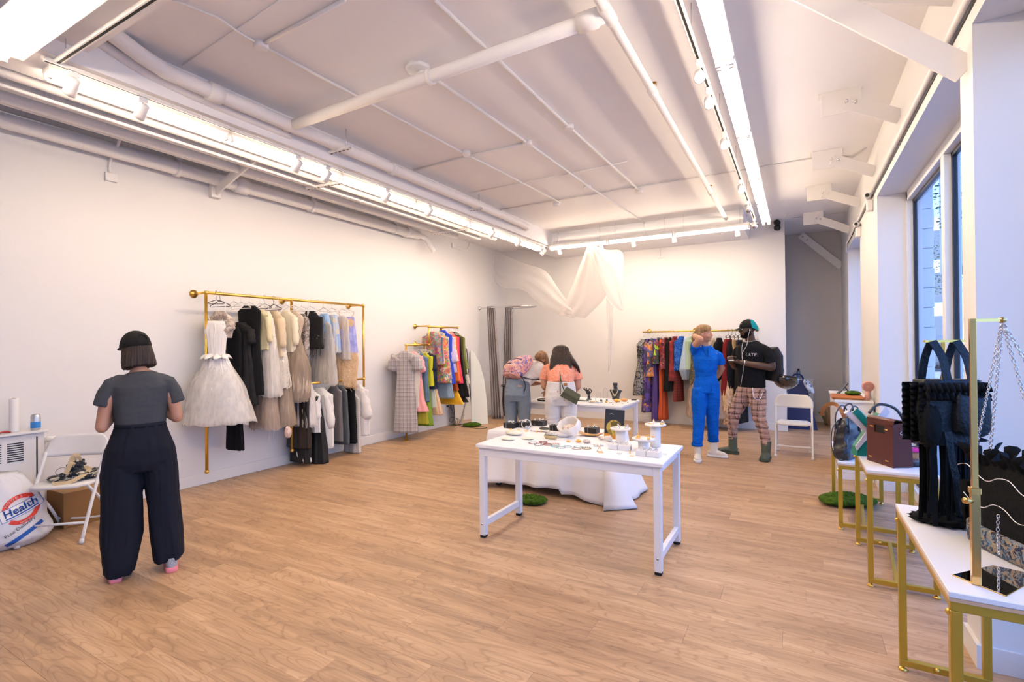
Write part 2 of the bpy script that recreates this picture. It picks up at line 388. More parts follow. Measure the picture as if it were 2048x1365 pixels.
# beam ring under the slab
bm_ = MB()
bm_.box((-4.45, YF, 3.37), (-4.0, 9.87, ZC - .001)); struct('ceiling_beam_left', bm_, CEIL)
struct('ceiling_beam_back', MB().box((-4.0, 8.73, 3.37), (-.72, 9.87, ZC)), CEIL)
struct('ceiling_beam_front', MB().box((-4.0, 1.22, 3.47), (-.72, 1.5, ZC)), CEIL)
bb = struct('baseboard_left', MB().box((XL, YF, 0), (XL + .015, YB, .13), .004), BASE)
struct('baseboard_back', MB().box((XL, YB - .015, 0), (-.15, YB, .13), .004).box((-.165, YB + .0005, 0), (-.15, YB + .14, .13)), BASE)
struct('baseboard_right', MB().box((XR - .018, 3.145, 0), (XR, 3.37, .11)).box((XR + .0005, 3.145, 0), (XR + .36, 3.16, .11)).box((XR - .018, 6.415, 0), (XR, 8.07, .11)).box((XR + .0005, 6.415, 0), (XR + .26, 6.43, .11)), BASE)
struct('baseboard_alcove', MB().box((-.3, YA - .015, 0), (XR, YA, .11), .004), BASE)

FRAME = M('window_frame_white', (.78, .80, .82), .35)
GASK = M('black_gasket', (.008, .01, .02), .35)
m, nt, n, l, b = _mat('window_glass')
tr = n.new('ShaderNodeBsdfTransparent'); tr.inputs[0].default_value = (.93, .96, .97, 1); gl = n.new('ShaderNodeBsdfGlossy'); gl.inputs['Roughness'].default_value = .02
lw = n.new('ShaderNodeLayerWeight'); fz = n.new('ShaderNodeMath'); fz.operation = 'POWER'; fz.inputs[1].default_value = 12; l.new(lw.outputs['Facing'], fz.inputs[0]); mx = n.new('ShaderNodeMixShader'); l.new(fz.outputs[0], mx.inputs[0]); l.new(tr.outputs[0], mx.inputs[1]); l.new(gl.outputs[0], mx.inputs[2])
l.new(mx.outputs[0], n['Material Output'].inputs[0]); n.remove(b); GLASS = m
def window(name, y0, y1, mull, z1=HEAD, x=1.0):
    w = struct(name, MB().box((x - .02, y0, 0), (x + .10, y0 + .05, z1)).box((x - .02, y1 - .05, 0), (x + .10, y1, z1)).box((x - .02, y0, z1 - .09), (x + .10, y1, z1)).box((x - .02, y0, 0), (x + .10, y1, .1)), FRAME)
    edges = [y0 + .05] + mull + [y1 - .05]
    for q in mull: MB().box((x - .02, q - .045, .1), (x + .08, q + .045, z1 - .09), .004).build('mullion', FRAME, w)
    for i in range(len(edges) - 1):
        a = edges[i] + (.045 if i else 0); c = edges[i + 1] - (.045 if i < len(edges) - 2 else 0)
        g = MB()
        for (p, q) in (((x + .025, a, .1), (x + .055, a + .035, z1 - .09)), ((x + .025, c - .035, .1), (x + .055, c, z1 - .09)), ((x + .025, a, z1 - .125), (x + .055, c, z1 - .09)), ((x + .025, a, .1), (x + .055, c, .135))): g.box(p, q)
        g.build('gasket', GASK, w)
        MB().box((x + .036, a, .1), (x + .042, c, z1 - .09)).build('pane', GLASS, w)
window('window_1', 3.37, 6.43, [4.98])
window('window_2', 8.07, 9.9, [])
window('window_3', -2.6, 3.16, [-.7, 1.2])

# ------------------------------------------------------------------ the street outside
ASPH = M('sidewalk_concrete', (.30, .31, .33), .8, bump=.1, bscale=20)
o = struct('ground_street', MB().box((1.1, -40, -.3), (60, 90, -.13)), ASPH)
blk = M('painted_block', (.72, .75, .80), .7, bump=.15, bscale=30)
pier = thing('block_pier', 'white painted concrete block pier just outside the tall window', 'wall', (1.3, 6.9, -.13)); pier['kind'] = 'structure'; del pier['category']
MB().box((1.125, 6.53, -.13), (1.19, 7.2, 3.8)).build('mortar', M('mortar', (.25, .27, .3), .8), pier)
for i in range(19):
    for (a, c) in (((6.5, 6.86), (6.87, 7.2)) if i % 2 else ((6.5, 6.66), (6.67, 7.2))):
        MB().box((1.11, a, -.12 + i * .2), (1.205 + .004 * (i % 3), c, .075 + i * .2), .004).build('block', blk, pier)
bl = thing('street_building', 'pale building across the street seen through the window', 'building', (12, 52, -.13))
MB().box((7, 50, -.13), (26, 62, 11)).build('facade', M('pale_facade', (.82, .82, .80), .8), bl)
for i in range(5):
    for j in range(3):
        w = MB().box((8 + i * 3.4, 49.9, 1.2 + j * 3.3), (9.8 + i * 3.4, 50.1, 3.4 + j * 3.3)).build('window', M('far_window', (.15, .17, .2), .2), bl)
aw = thing('awning_building', 'grey canopy building down the street seen through window', 'building', (4.2, 22, -.13))
MB().box((5.2, 22, 4.2), (9.4, 27, 9.6), .05).build('canopy', M('grey_slate', (.22, .25, .30), .8), aw)
MB().box((5.3, 22.3, -.13), (5.6, 22.6, 4.3)).build('post', M('grey_slate', (.22, .25, .30), .8), aw)
MB().box((8.5, 22.3, -.13), (8.8, 22.6, 4.3)).build('post', M('grey_slate', (.22, .25, .30), .8), aw)
LEAF = M('tree_leaves', (.06, .10, .05), .8)
for (tx, ty, th, lb) in ((3.5, 13.5, 4.8, 'street tree nearest the window with dark leafy branches'), (5.8, 29, 4.6, 'street tree farther down the street before the pale building')):
    t = thing('street_tree', lb, 'tree', (tx, ty, -.13), group=None)
    MB().tube([(tx, ty, -.13), (tx + .1, ty, 1.8), (tx - .1, ty + .1, th)], [.12, .1, .05], 8).build('trunk', M('bark', (.10, .08, .07), .9), t)
    bm2 = MB(); rr = random.Random(int(ty))
    for k in range(1300):
        a = rr.uniform(0, 2*PI); q = rr.uniform(0, 1) ** .5 * 1.5; c = Vector((tx + q*math.cos(a), ty + q*math.sin(a), th + rr.uniform(-1.0, 1.4)))
        x, y, d = frame((rr.uniform(-1, 1), rr.uniform(-1, 1), rr.uniform(-.4, 1))); s_ = rr.uniform(.03, .07)
        bm2.add([c - x*s_, c + y*s_*.4, c + x*s_, c - y*s_*.4], [(0, 1, 2, 3)])
    bm2.build('foliage', LEAF, t, kind='stuff')
van = thing('parked_van', 'dark van parked on the street beyond the glass', 'car', (6.2, 36, -.13))
MB().box((5.3, 34, .25), (7.2, 38.6, 1.0), .12).box((5.4, 34.8, 1.0), (7.1, 38.4, 1.8), .15).build('body', M('van_paint', (.10, .12, .15), .25, coat=.5), van)
MB().box((5.5, 34.78, 1.1), (7.0, 34.85, 1.65)).build('windscreen', M('far_window', (.15, .17, .2), .2), van)
for wx in (5.35, 7.0):
    for wy in (35, 37.6): MB().cyl((wx, wy, .2), (wx + .2, wy, .2), .33).build('wheel', RUBBER, van)

# ================================================================== ceiling services
TUBEM = M('fluorescent_tube_glass', (1.0, .81, .61), .4, emit=TUBE_POWER)
FIXT = M('fixture_enamel', (.78, .76, .74), .4)
def fixture(p0, p1, label, group, twin=True, hw=.118):
    p0 = Vector(p0); p1 = Vector(p1); d = (p1 - p0).normalized(); s_ = Vector((-d.y, d.x, 0)); c = (p0 + p1) / 2
    t = thing('fluorescent_fixture', label, 'ceiling light', c, 0, group)
    MB().beam(p0 + d*.01 + Vector((0, 0, .045)), p1 - d*.01 + Vector((0, 0, .045)), hw, .045, bev=.006).build('housing', FIXT, t)
    for q in ((-1, 1) if twin else (0,)):
        a = p0 + s_ * q * .035; b_ = p1 + s_ * q * .035
        MB().cyl(a + d * .035, b_ - d * .035, .016, n=10).build('tube', TUBEM, t)
        for e, sg in ((a, 1), (b_, -1)):
            MB().beam(e + d*.012*sg, e + d*.034*sg, .034, .05, bev=.003).build('lamp_holder', WHITEP, t)
    for e in (p0 + d*.15, p1 - d*.15): MB().cyl(e + Vector((0, 0, .06)), (e.x, e.y, 3.375 if (e.x < -3.98 or e.y > 8.7) else ZC), .0025, n=5).build('hanger_wire', CHROME, t)
ordn = ['nearest the camera', 'second from the camera', 'third from the camera', 'fourth from the camera', 'fifth from the camera', 'sixth, at the far corner']
for i in range(6): fixture((-4.2, 1.34 + i*1.195, 3.31), (-4.2, 1.34 + (i+1)*1.195, 3.31), 'lit fluorescent fixture of the left wall run, ' + ordn[i], 'fluorescent fixtures over the left wall')
ys = [.91, 2.17, 3.44, 4.70, 6.0, 7.1, 8.42]
for i in range(6): fixture((-.38, ys[i], 3.31), (-.38, ys[i+1], 3.31), 'lit fluorescent fixture of the window side run, ' + ordn[i], 'fluorescent fixtures on the window side')
xs = [-4.0, -2.87, -1.74, -.60]
for i, w in enumerate(('by the left corner', 'in the middle', 'by the window side corner')): fixture((xs[i], 8.54, 3.31), (xs[i+1], 8.54, 3.31), 'lit fluorescent fixture along the back wall, ' + w, 'fluorescent fixtures along the back wall')
for i, (a, w) in enumerate(((-4.16, 'at the top left photo corner'), (-2.88, 'second of the front run'), (-1.6, 'third of the front run'))): fixture((a, 1.10, 3.30), (a + 1.25, 1.10, 3.30), 'lit twin fluorescent fixture above entrance, ' + w, 'fluorescent fixtures over the front', hw=.26)

def track(p0, p1, label):
    m_ = MB().beam(p0, p1, .036, .024, bev=.002); o = m_.top('lighting_track', FIXT, label, 'light track'); 
    d = (Vector(p1) - Vector(p0)).normalized(); s_ = Vector((-d.y, d.x, 0))
    MB().beam(Vector(p0) - Vector((0, 0, .0125)), Vector(p1) - Vector((0, 0, .0125)), .014, .002).build('slot', DARK, o)
    L = (Vector(p1) - Vector(p0)).length; k = int(L / 1.2)
    for i in range(k + 1): e = Vector(p0) + d * (L * (i + .1) / (k + .2)); MB().cyl(e, (e.x, e.y, 3.37 if (e.x < -3.98 or e.y > 8.73) else (3.475 if 1.22 < e.y < 1.5 else ZC)), .003, n=5).build('hanger_wire', CHROME, o)
track((-4.06, 1.3, 3.35), (-4.06, 8.55, 3.35), 'white lighting track along the left wall beside the fluorescent run')
track((-.545, .5, 3.42), (-.545, 8.6, 3.42), 'white lighting track on the window side under the slab')
track((-4.04, 8.67, 3.385), (-.5, 8.67, 3.385), 'white lighting track along the back wall above the hung cloth')
track((-4.06, 1.36, 3.36), (-1.2, 1.36, 3.36), 'wide white lighting track crossing the top left corner of the photo')
LAMP = M('spot_lens', (1, .93, .82), .3, emit=10)
def spot(p, aim, label, group, lit):
    p = Vector(p); t = thing('track_spotlight', label, 'spotlight', p, 0, group); a = Vector(aim).normalized()
    MB().box(p + Vector((-.016, -.03, -.035)), p + Vector((.016, .03, 0)), .003).build('adapter', WHITEP, t)
    c = p + Vector((0, 0, -.095))
    MB().tube([p + Vector((0, 0, -.03)), p + Vector((.012, .012, -.06)), c + Vector((.03, .01, 0))], .006, 6).build('yoke', WHITEP, t)
    hd = MB().tube([c - a*.055, c - a*.05, c - a*.01, c + a*.035, c + a*.06], [.012, .026, .03, .036, .038], 16); h = hd.build('head', WHITEP, t)
    MB().tube([c + a*.0605, c + a*.062], [.031, .031], 16).build('lens', LAMP if lit else CHROME, h)
    if lit:
        d = bpy.data.lights.new('spot_lamp', 'SPOT'); d.energy = lit; d.color = (1, .84, .66); d.spot_size = 2.2; d.spot_blend = .9; d.shadow_soft_size = .03
        o = bpy.data.objects.new('spot_lamp', d); COL.objects.link(o); o.location = c + a*.075; o.rotation_euler = a.to_track_quat('-Z', 'Y').to_euler()
gl_ = 'track spotlights over the left wall'
near = ['first', 'second', 'third', 'fourth', 'fifth', 'sixth', 'seventh', 'eighth', 'ninth']
for i, y in enumerate((1.44, 1.84, 3.13, 3.47, 4.31, 5.08, 6.6, 7.45, 8.4)): spot((-4.06, y, 3.335), (-.8, -.1, -.7), 'white track spotlight on the left track, %s from the camera' % near[i], gl_, 22 if i > 5 else 0)
for i, (y, lt) in enumerate(((3.5, 6), (3.92, 6), (4.81, 6), (6.33, 6), (7.33, 0), (8.4, 0))): spot((-.545, y, 3.405), (.2, -.75, -.7), 'white track spotlight on the window side track, %s from the camera' % near[i], 'track spotlights on the window side', lt)
for i, x in enumerate((-3.86, -3.04, -2.46, -1.77, -.8)): spot((x, 8.67, 3.37), (0, .7, -.75), 'white track spotlight on the back wall track, %s from the left' % near[i], 'track spotlights on the back wall', 16)

def pipe(name, pts, r_, label, cat='pipe', mat=PIPE, smooth=0, fit=(), n=12):
    m_ = MB().tube(smooth_path(pts, smooth) if smooth else pts, r_, n)
    o = m_.top(name, mat, label, cat)
    for (p, q) in fit: MB().tube([Vector(p) - Vector(q)*.5, Vector(p) + Vector(q)*.5], r_ * 1.28, 12).build('coupling', mat, o)
    return o
# sprinkler mains
pipe('sprinkler_pipe', [(-4.12, 2.93, 3.5), (-.98, 2.88, 3.5)], .045, 'thick white sprinkler pipe crossing the ceiling from left to right', fit=(((-2.3, 2.9, 3.5), (.03, 0, 0)), ((-1.08, 2.88, 3.5), (.12, 0, 0)), ((-4.05, 2.93, 3.5), (.12, 0, 0))))
pipe('sprinkler_pipe', [(-.955, -1.5, 3.5), (-.955, 8.6, 3.5)], .03, 'white sprinkler branch pipe running to the back on the window side', fit=(((-.955, 2.88, 3.5), (0, .16, 0)), ((-.955, 3.95, 3.5), (0, .08, 0)), ((-.955, 7.0, 3.5), (0, .08, 0))))
pipe('sprinkler_pipe', [(-4.1, 1.55, 3.46), (-4.13, 8.6, 3.46)], .028, 'thin white sprinkler branch pipe above the left fluorescent run', fit=(((-4.11, 2.93, 3.46), (0, .12, 0)), ((-4.12, 4.2, 3.46), (0, .08, 0))))
pipe('ceiling_pipe', [(-3.86, 1.45, 3.64), (-3.87, 1.62, 3.585), (-3.88, 1.85, 3.52), (-3.88, 2.2, 3.5), (-3.88, 4.5, 3.5), (-3.88, 7.1, 3.5), (-3.95, 7.5, 3.5)], .055, 'fat white pipe bending down out of the ceiling slab at upper left', smooth=5, fit=(((-3.88, 2.25, 3.5), (0, .1, 0)), ((-3.88, 4.2, 3.5), (0, .06, 0))))
pipe('ceiling_pipe', [(-3.98, 1.42, 3.62), (-3.99, 1.6, 3.56), (-4.0, 1.85, 3.50), (-4.0, 2.3, 3.47), (-4.0, 3.0, 3.47)], .04, 'white pipe beside the fat bent pipe at upper left', smooth=5)
pipe('wall_pipe', [(XL + .14, YF + .1, 3.44), (XL + .14, 6.8, 3.44)], .072, 'fat white pipe running along the top of the left wall', fit=(((XL + .14, 2.9, 3.44), (0, .04, 0)), ((XL + .14, 3.6, 3.44), (0, .16, 0)), ((XL + .14, 4.6, 3.44), (0, .05, 0)), ((XL + .14, 6.5, 3.44), (0, .06, 0))), n=16)
pipe('wall_pipe', [(XL + .14, 6.8, 3.44), (XL + .14, 7.0, 3.43), (XL + .2, 7.05, 3.3), (XL + .25, 7.1, 3.2)], .045, 'white pipe trap at the end of the fat wall pipe', smooth=4)
pipe('wall_pipe', [(XL + .3, 7.0, 3.5), (XL + .6, 7.05, 3.5), (XL + .75, 6.8, 3.5)], .04, 'white elbow pipe linking the wall pipes near the corner', smooth=4)
for i, (x, z, r_, ye, lb) in enumerate(((-4.62, 3.42, .05, 7.6, 'white pipe beside the left light run, nearest the lights'), (-4.86, 3.42, .045, 7.4, 'white pipe of the left bundle, second from the lights'), (-5.1, 3.42, .05, 7.1, 'white pipe of the left bundle, third from the lights'), (-5.26, 3.44, .03, 6.8, 'thin white pipe of the left bundle, beside the dark gap'), (-4.74, 3.36, .013, 7.3, 'thin conduit hung under the left pipe bundle'))):
    pipe('ceiling_pipe', [(x, YF + .1, z), (x, ye, z)], r_, lb)
for (y, lb) in ((2.9, 'white steel pipe clamp on the left wall pipe, nearest the camera'), (4.6, 'white steel pipe clamp on the left wall pipe, middle one'), (6.2, 'white steel pipe clamp on the left wall pipe, farthest one')):
    m_ = MB().torus((XL + .14, y, 3.44), .078, .008, 20, 6, RX(PI/2)).beam((XL + .14, y, 3.5), (XL + .14, y, 3.64), .04, .01).box((XL + .10, y - .03, 3.52), (XL + .18, y + .03, 3.55)); m_.top('pipe_clamp', PIPE, lb, 'clamp')
MB().beam((-5.75, 3.35, 3.33), (-4.3, 3.05, 3.5), .02, .11, bev=.003).beam((-5.75, 3.35, 3.33), (-5.83, 3.36, 3.33), .1, .16).top('angle_brace', PIPE, 'white flat steel brace from left wall up to the beam', 'brace')
def strut_channel(p0, p1, label, rods):
    p0 = Vector(p0); p1 = Vector(p1); t = thing('strut_channel', label, 'bracket', (p0 + p1) / 2)
    d = (p1 - p0); L = d.length; d.normalize(); s_ = d.cross(Vector((0, 0, 1)))
    MB().beam(p0, p1, .04, .004).beam(p0 + s_*.02 + Vector((0, 0, .012)), p1 + s_*.02 + Vector((0, 0, .012)), .003, .026).beam(p0 - s_*.02 + Vector((0, 0, .012)), p1 - s_*.02 + Vector((0, 0, .012)), .003, .026).build('channel', PIPE, t)
    h = MB(); k = int(L / .05)
    for i in range(k): c = p0 + d * (L * (i + .5) / k) - Vector((0, 0, .003)); h.beam(c - d*.012, c + d*.012, .012, .002)
    h.build('slot', DARK, t, kind='stuff')
    for q in rods: c = p0 + d * L * q; MB().cyl(c, (c.x, c.y, ZC), .005, n=6).build('threaded_rod', CHROME, t)
strut_channel((-4.22, 3.45, 3.44), (-3.72, 3.45, 3.44), 'slotted strut channel under the fat pipe near the pipe crossing', (.1, .9))
strut_channel((-4.9, 3.9, 3.35), (-4.35, 3.95, 3.35), 'slotted strut channel under the left lights', (.1, .9))
strut_channel((-4.3, 1.3, 3.52), (-3.9, 1.42, 3.5), 'slotted strut channel in the top left corner', (.1, .9))
strut_channel((-4.25, 5.9, 3.43), (-3.8, 5.9, 3.43), 'slotted strut channel under the fat pipe near the back', (.1, .5, .9))
strut_channel((-5.2, 6.6, 3.36), (-4.5, 6.6, 3.36), 'slotted strut channel crossing the left pipe bundle near the corner', (.1, .9))
def sprinkler(p, label):
    p = Vector(p); t = thing('sprinkler', label, 'sprinkler', p)
    MB().cyl(p, p + Vector((0, 0, .03)), .01).build('nozzle', BRASS, t)
    MB().torus(p + Vector((0, 0, .045)), .016, .003, 12, 5, RX(PI/2)).build('frame', BRASS, t)
    MB().cyl(p + Vector((0, 0, .06)), p + Vector((0, 0, .064)), .02, n=12).build('deflector', BRASS, t)
sprinkler((-.955, 4.0, 3.53), 'brass sprinkler head on the window side branch, nearest the camera')
sprinkler((-.955, 7.0, 3.53), 'brass sprinkler head on the window side branch, near the back')
sprinkler((-4.12, 4.2, 3.49), 'brass sprinkler head over the left light run')
sprinkler((-4.12, 7.1, 3.49), 'brass sprinkler head over the left light run near the far corner')
sprinkler((-4.3, 1.35, 3.40), 'brass sprinkler head tucked in the top left corner')

def c3(px): return px
def conduit(pts, label, r_=.011, sm=0): return pipe('conduit', pts, r_, label, 'conduit', smooth=sm, n=7)
zc = ZC - .016
B1 = (-3.19, 2.17); B2 = (-2.44, 3.0); B3 = (-1.88, 4.47); B4 = (-2.40, 4.61); B5 = (-3.10, 4.51)
conduit([(-3.228,1.625,3.624), (-3.177,1.786,3.624), (-3.159,1.869,3.624), (-3.188,2.019,3.624), (-3.19, 2.17, zc)], 'thin white cable sagging along the ceiling to the first junction box', .008, 5)
conduit([(-3.19, 2.17, zc), (-2.341,2.141,3.624)], 'white conduit from the first junction box toward the camera', .013)
conduit([(-3.929,2.044,3.632), (-2.686,1.954,3.632)], 'hairline white cable on the ceiling at upper left', .004)
conduit([(-3.19, 2.17, zc), (-3.13, 4.5, zc), (-3.097,4.941,3.624), (-3.012,6.802,3.624)], 'long thin conduit from first junction box to the back')
conduit([(-2.44, 3.0, zc), (-2.40, 4.61, zc), (-2.383,6.278,3.624), (-2.286,8.476,3.624), (-2.253,9.374,3.624)], 'white conduit from the smoke detector box to the back beam', .014)
conduit([(-1.875,2.413,3.624), (-1.88, 4.47, zc), (-1.845,6.805,3.624)], 'white conduit running to the back right of the smoke detector', .013)
conduit([(-3.950,4.645,3.624), (-3.10, 4.6, zc), (-2.40, 4.61, zc)], 'short cross conduit between two ceiling boxes')
conduit([(-3.891,5.749,3.630), (-2.330,5.719,3.630), (-1.670,5.684,3.630)], 'cross conduit on the ceiling, nearer one', .007)
conduit([(-3.990,6.718,3.630), (-1.978,6.696,3.630), (-0.526,6.699,3.630), (0.377,6.675,3.630), (0.572,6.897,3.630), (0.675,6.618,3.630)], 'long cross conduit over to the brackets with a loose end', .009)
conduit([(-0.146,9.216,3.600), (-.165, 9.6, 3.6), (.7, 9.65, 3.6)], 'thin white conduit crossing the alcove entrance', .009)
def jbox(p, label, r_=.05, h=.045):
    MB().lathe((p[0], p[1], ZC - h), [(.01, 0), (r_*.9, .001), (r_, .006), (r_, h)], 8).top('junction_box', PIPE, label, 'junction box')
for p, lb in ((B1, 'white octagonal ceiling box nearest the camera'), (B3, 'white ceiling box beside the right conduit'), (B4, 'white ceiling box where two conduits cross'), (B5, 'white ceiling box on the left thin conduit'),
    ((-2.402,6.326,3.640), 'white ceiling box near the back on middle conduit'), ((-1.859,6.857,3.640), 'white ceiling box at the end of the right conduit'), ((-3.098,6.848,3.640), 'white ceiling box near the back left')): jbox(p, lb)
sd = thing('smoke_detector', 'white smoke detector plate beside the crossing sprinkler pipe', 'smoke detector', (-2.44, 2.98, ZC))
MB().lathe((-2.46, 2.96, ZC - .03), [(.01, 0), (.09, .001), (.1, .008), (.1, .03)], 8).build('base_plate', WHITEP, sd)
MB().lathe((-2.44, 3.0, ZC - .06), [(.01, 0), (.04, .002), (.05, .012), (.055, .03)], 20).build('sensor', WHITEP, sd)
# wall boxes and cable drops
MB().box((XL, 2.31, 3.17), (XL + .03, 2.41, 3.25), .004).tube(smooth_path([(XL + .02, 2.35, 3.25), (XL + .02, 2.35, 3.36), (XL + .25, 2.33, 3.5), (XL + .4, 2.3, 3.62)], 4), .014, 7).top('wall_junction_box', PIPE, 'white box with conduit bending over the left wall pipe', 'junction box')
MB().box((XL, 7.95, 3.43), (XL + .03, 8.05, 3.52), .004).tube(smooth_path([(XL + .02, 8.05, 3.44), (XL + .02, 8.35, 3.44), (XL + .02, 8.5, 3.5), (XL + .03, 8.55, 3.63)], 4), .013, 7).top('wall_junction_box', PIPE, 'white box and curved conduit high on the left wall near corner', 'junction box')
MB().box((-2.32, YB - .03, 3.17), (-2.22, YB, 3.2), .004).cyl((-2.27, YB - .012, 3.2), (-2.27, YB - .012, 3.37), .008, n=7).top('wall_junction_box', PIPE, 'small white box with cable drop on the back wall', 'junction box')

# steel brackets tying window wall to slab
for i, (y, x0, z1_) in enumerate(((5.0, .36, 3.34), (6.5, .33, 3.34), (7.9, .30, 3.34), (9.5, .27, 3.3))):
    t = thing('steel_bracket', 'white steel tie bracket from ceiling to the window wall, %s from the camera' % near[i], 'bracket', (x0, y, ZC - .2), 0, 'tie brackets above the windows')
    MB().box((x0 - .16, y - .006, ZC - .20), (x0 + .12, y + .006, ZC), .002).box((x0 - .18, y, ZC - .012), (x0 + .13, y + .11, ZC)).build('gusset', PIPE, t)
    MB().beam((x0 + .02, y - .018, ZC - .12), (XR, y - .018 + .06, z1_), .012, .12, up=(0, 0, 1), bev=.002).build('tie_bar', PIPE, t)
    for q in (.02, .08): MB().tube([(x0 + q, y - .045, ZC - .11 - q*.3), (x0 + q, y - .005, ZC - .11 - q*.3)], [.011, .014], 6).build('bolt', CHROME, t)
MB().beam((-.08, 3.25, 3.63), (XR, 3.25, 2.87), .014, .125, bev=.002).top('diagonal_brace', PIPE, 'long white diagonal steel brace at the upper right corner', 'brace')
MB().beam((.0, 3.42, 3.62), (XR, 3.42, 3.34), .014, .10, bev=.002).top('diagonal_brace', PIPE, 'white steel brace at the very top right edge', 'brace')
t = MB().beam((.08, 11.2, 3.60), (XR, 11.2, 2.93), .014, .13, bev=.002).top('diagonal_brace', PIPE, 'white diagonal steel brace inside the dim alcove', 'brace')
for q in (.04, .11): MB().cyl((.08 + q, 11.185, 3.60 - q*1.0), (.08 + q, 11.2, 3.60 - q*1.0), .014, n=6).build('bolt', CHROME, t)
# conduit along window header with dark shadow gap
pipe('conduit', [(XR - .02, YF + .2, 3.16), (XR - .02, 6.6, 3.16)], .018, 'white conduit running along the wall above the tall windows', 'conduit', n=8)
pipe('conduit', [(XR - .02, 6.6, 3.16), (XR - .02, 9.8, 3.13), (XR - .02, 9.85, 3.0)], .014, 'white conduit continuing above the farther window', 'conduit', n=8)
MB().beam((XR - .004, YF + .2, 3.128), (XR - .004, 9.8, 3.128), .01, .012).top('shadow_strip', BLACK, 'thin black strip drawn as the shadow under the header conduit', 'shadow_strip')  # black strip painted as the shadow gap below the conduit
def camera_thing(p, label):
    p = Vector(p); t = thing('security_camera', label, 'security camera', p)
    MB().box(p + Vector((-.06, -.04, -.13)), p + Vector((.0, .04, -.01)), .008).build('mount', WHITEP, t)
    h = MB().tube([p + Vector((-.03, .05, .04)), p + Vector((-.06, -.08, .03))], .032, 14).build('housing', WHITEP, t)
    MB().tube([p + Vector((-.06, -.081, .03)), p + Vector((-.061, -.088, .03))], .02, 12).build('lens', BLACK, h)
camera_thing((XR, 6.75, 3.1), 'small white security camera over the pier, nearer one'); camera_thing((XR, 7.95, 3.03), 'small white security camera over the farther window')
t = thing('emergency_light', 'twin black emergency lamp heads at top of the back wall end', 'emergency light', (-.26, YB, 3.53))
MB().cyl((-.26, YB, 3.55), (-.26, YB - .03, 3.55), .03).build('mount', BLACK, t)
for z in (3.59, 3.50): MB().tube([(-.26, YB - .03, z), (-.265, YB - .06, z), (-.28, YB - .12, z)], [.02, .045, .05], 14).build('lamp_head', BLACK, t)
t = thing('outlet_plate', 'white wall outlet below the colourful garments', 'outlet', (XL, 7.755, .29))
MB().box((XL, 7.71, .29), (XL + .008, 7.8, .42), .003).build('plate', WHITEP, t); MB().box((XL + .008, 7.735, .35), (XL + .04, 7.775, .39), .004).build('plug', BLACK, t)
MB().tube(smooth_path([(XL + .04, 7.755, .37), (XL + .10, 7.80, .3), (XL + .12, 7.84, .15), (XL + .15, 7.72, .08), (XL + .14, 7.66, .12), (XL + .13, 7.74, .17), (XL + .2, 7.9, .1), (XL + .22, 7.85, .012), (XL + .45, 7.75, .008), (XL + .75, 7.7, .008), (XL + .85, 7.85, .008), (XL + .5, 7.95, .008)], 6), .004, 6).top('power_cord', BLACK, 'thin black power cord curling from outlet to the floor moss', 'cord')

# ================================================================== racks
def flange(c, axis, parent):
    c = Vector(c); a = Vector(axis)
    MB().tube([c, c + a*.006, c + a*.007, c + a*.035], [.045, .045, .026, .022], 20).build('flange', GOLD, parent)
def rack(label, loc, group=None): return thing('garment_rack', label, 'clothes rack', loc)
def gp(name, pts, parent, r_=.0165): MB().tube(pts, r_, 14).build(name, GOLD, parent)
def fit(p, parent): MB().ell(p, .024, 12, 8).build('elbow_fitting', GOLD, parent)
RLX, RLZ, RLZ2 = -5.59, 2.135, 1.05
r1 = rack('large brass pipe rack on the left wall holding white, black and beige dresses', (RLX, 4.27, 0))
gp('rail', [(RLX, 3.135, RLZ), (RLX, 5.42, RLZ)], r1); gp('rail', [(RLX, 4.2, RLZ2), (RLX, 5.42, RLZ2)], r1)
gp('post', [(RLX, 3.135, RLZ), (RLX, 3.135, .19)], r1); gp('post', [(RLX, 4.2, RLZ), (RLX, 4.2, .22)], r1); gp('post', [(RLX, 5.42, RLZ), (RLX, 5.42, .93)], r1)
for (y, z) in ((3.135, RLZ), (4.235, RLZ), (5.35, RLZ), (3.135, 1.08), (4.2, 1.08)):
    gp('wall_arm', [(XL, y, z), (RLX, y, z)], r1, .014); flange((XL, y, z), (1, 0, 0), r1)
for p in ((RLX, 3.135, RLZ), (RLX, 4.2, RLZ), (RLX, 5.42, RLZ), (RLX, 5.42, RLZ2), (RLX, 4.2, RLZ2), (RLX, 3.135, .19), (RLX, 4.2, .22)): fit(p, r1)
RMX = -5.49
r2 = rack('stepped brass pipe rack on the left wall holding colourful clothes', (RMX, 6.9, 0))
gp('post', [(RMX, 6.235, 1.545), (RMX, 6.235, 0.01)], r2); gp('rail', [(RMX, 6.235, 1.545), (RMX, 6.82, 1.545)], r2); gp('post', [(RMX, 6.82, 1.545), (RMX, 6.82, 1.855)], r2)
gp('rail', [(RMX, 6.82, 1.855), (RMX, 7.66, 1.855)], r2); MB().lathe((RMX, 6.235, 0), [(.05, 0), (.05, .006), (.026, .007), (.022, .04)], 20).build('foot_flange', GOLD, r2)
for (y, z) in ((6.86, 1.87), (6.86, 1.56), (7.6, 1.86)): gp('wall_arm', [(XL, y, z), (RMX, y, z)], r2, .014); flange((XL, y, z), (1, 0, 0), r2)
for p in ((RMX, 6.235, 1.545), (RMX, 6.82, 1.545), (RMX, 6.82, 1.855), (RMX, 7.66, 1.855)): fit(p, r2)
RBY, RBZ = 9.6, 1.75
r3 = rack('long brass rail on the back wall holding dark gowns and tulle', (-1.6, RBY, 0))
gp('rail', [(-2.56, RBY, RBZ), (-.58, RBY, RBZ)], r3)
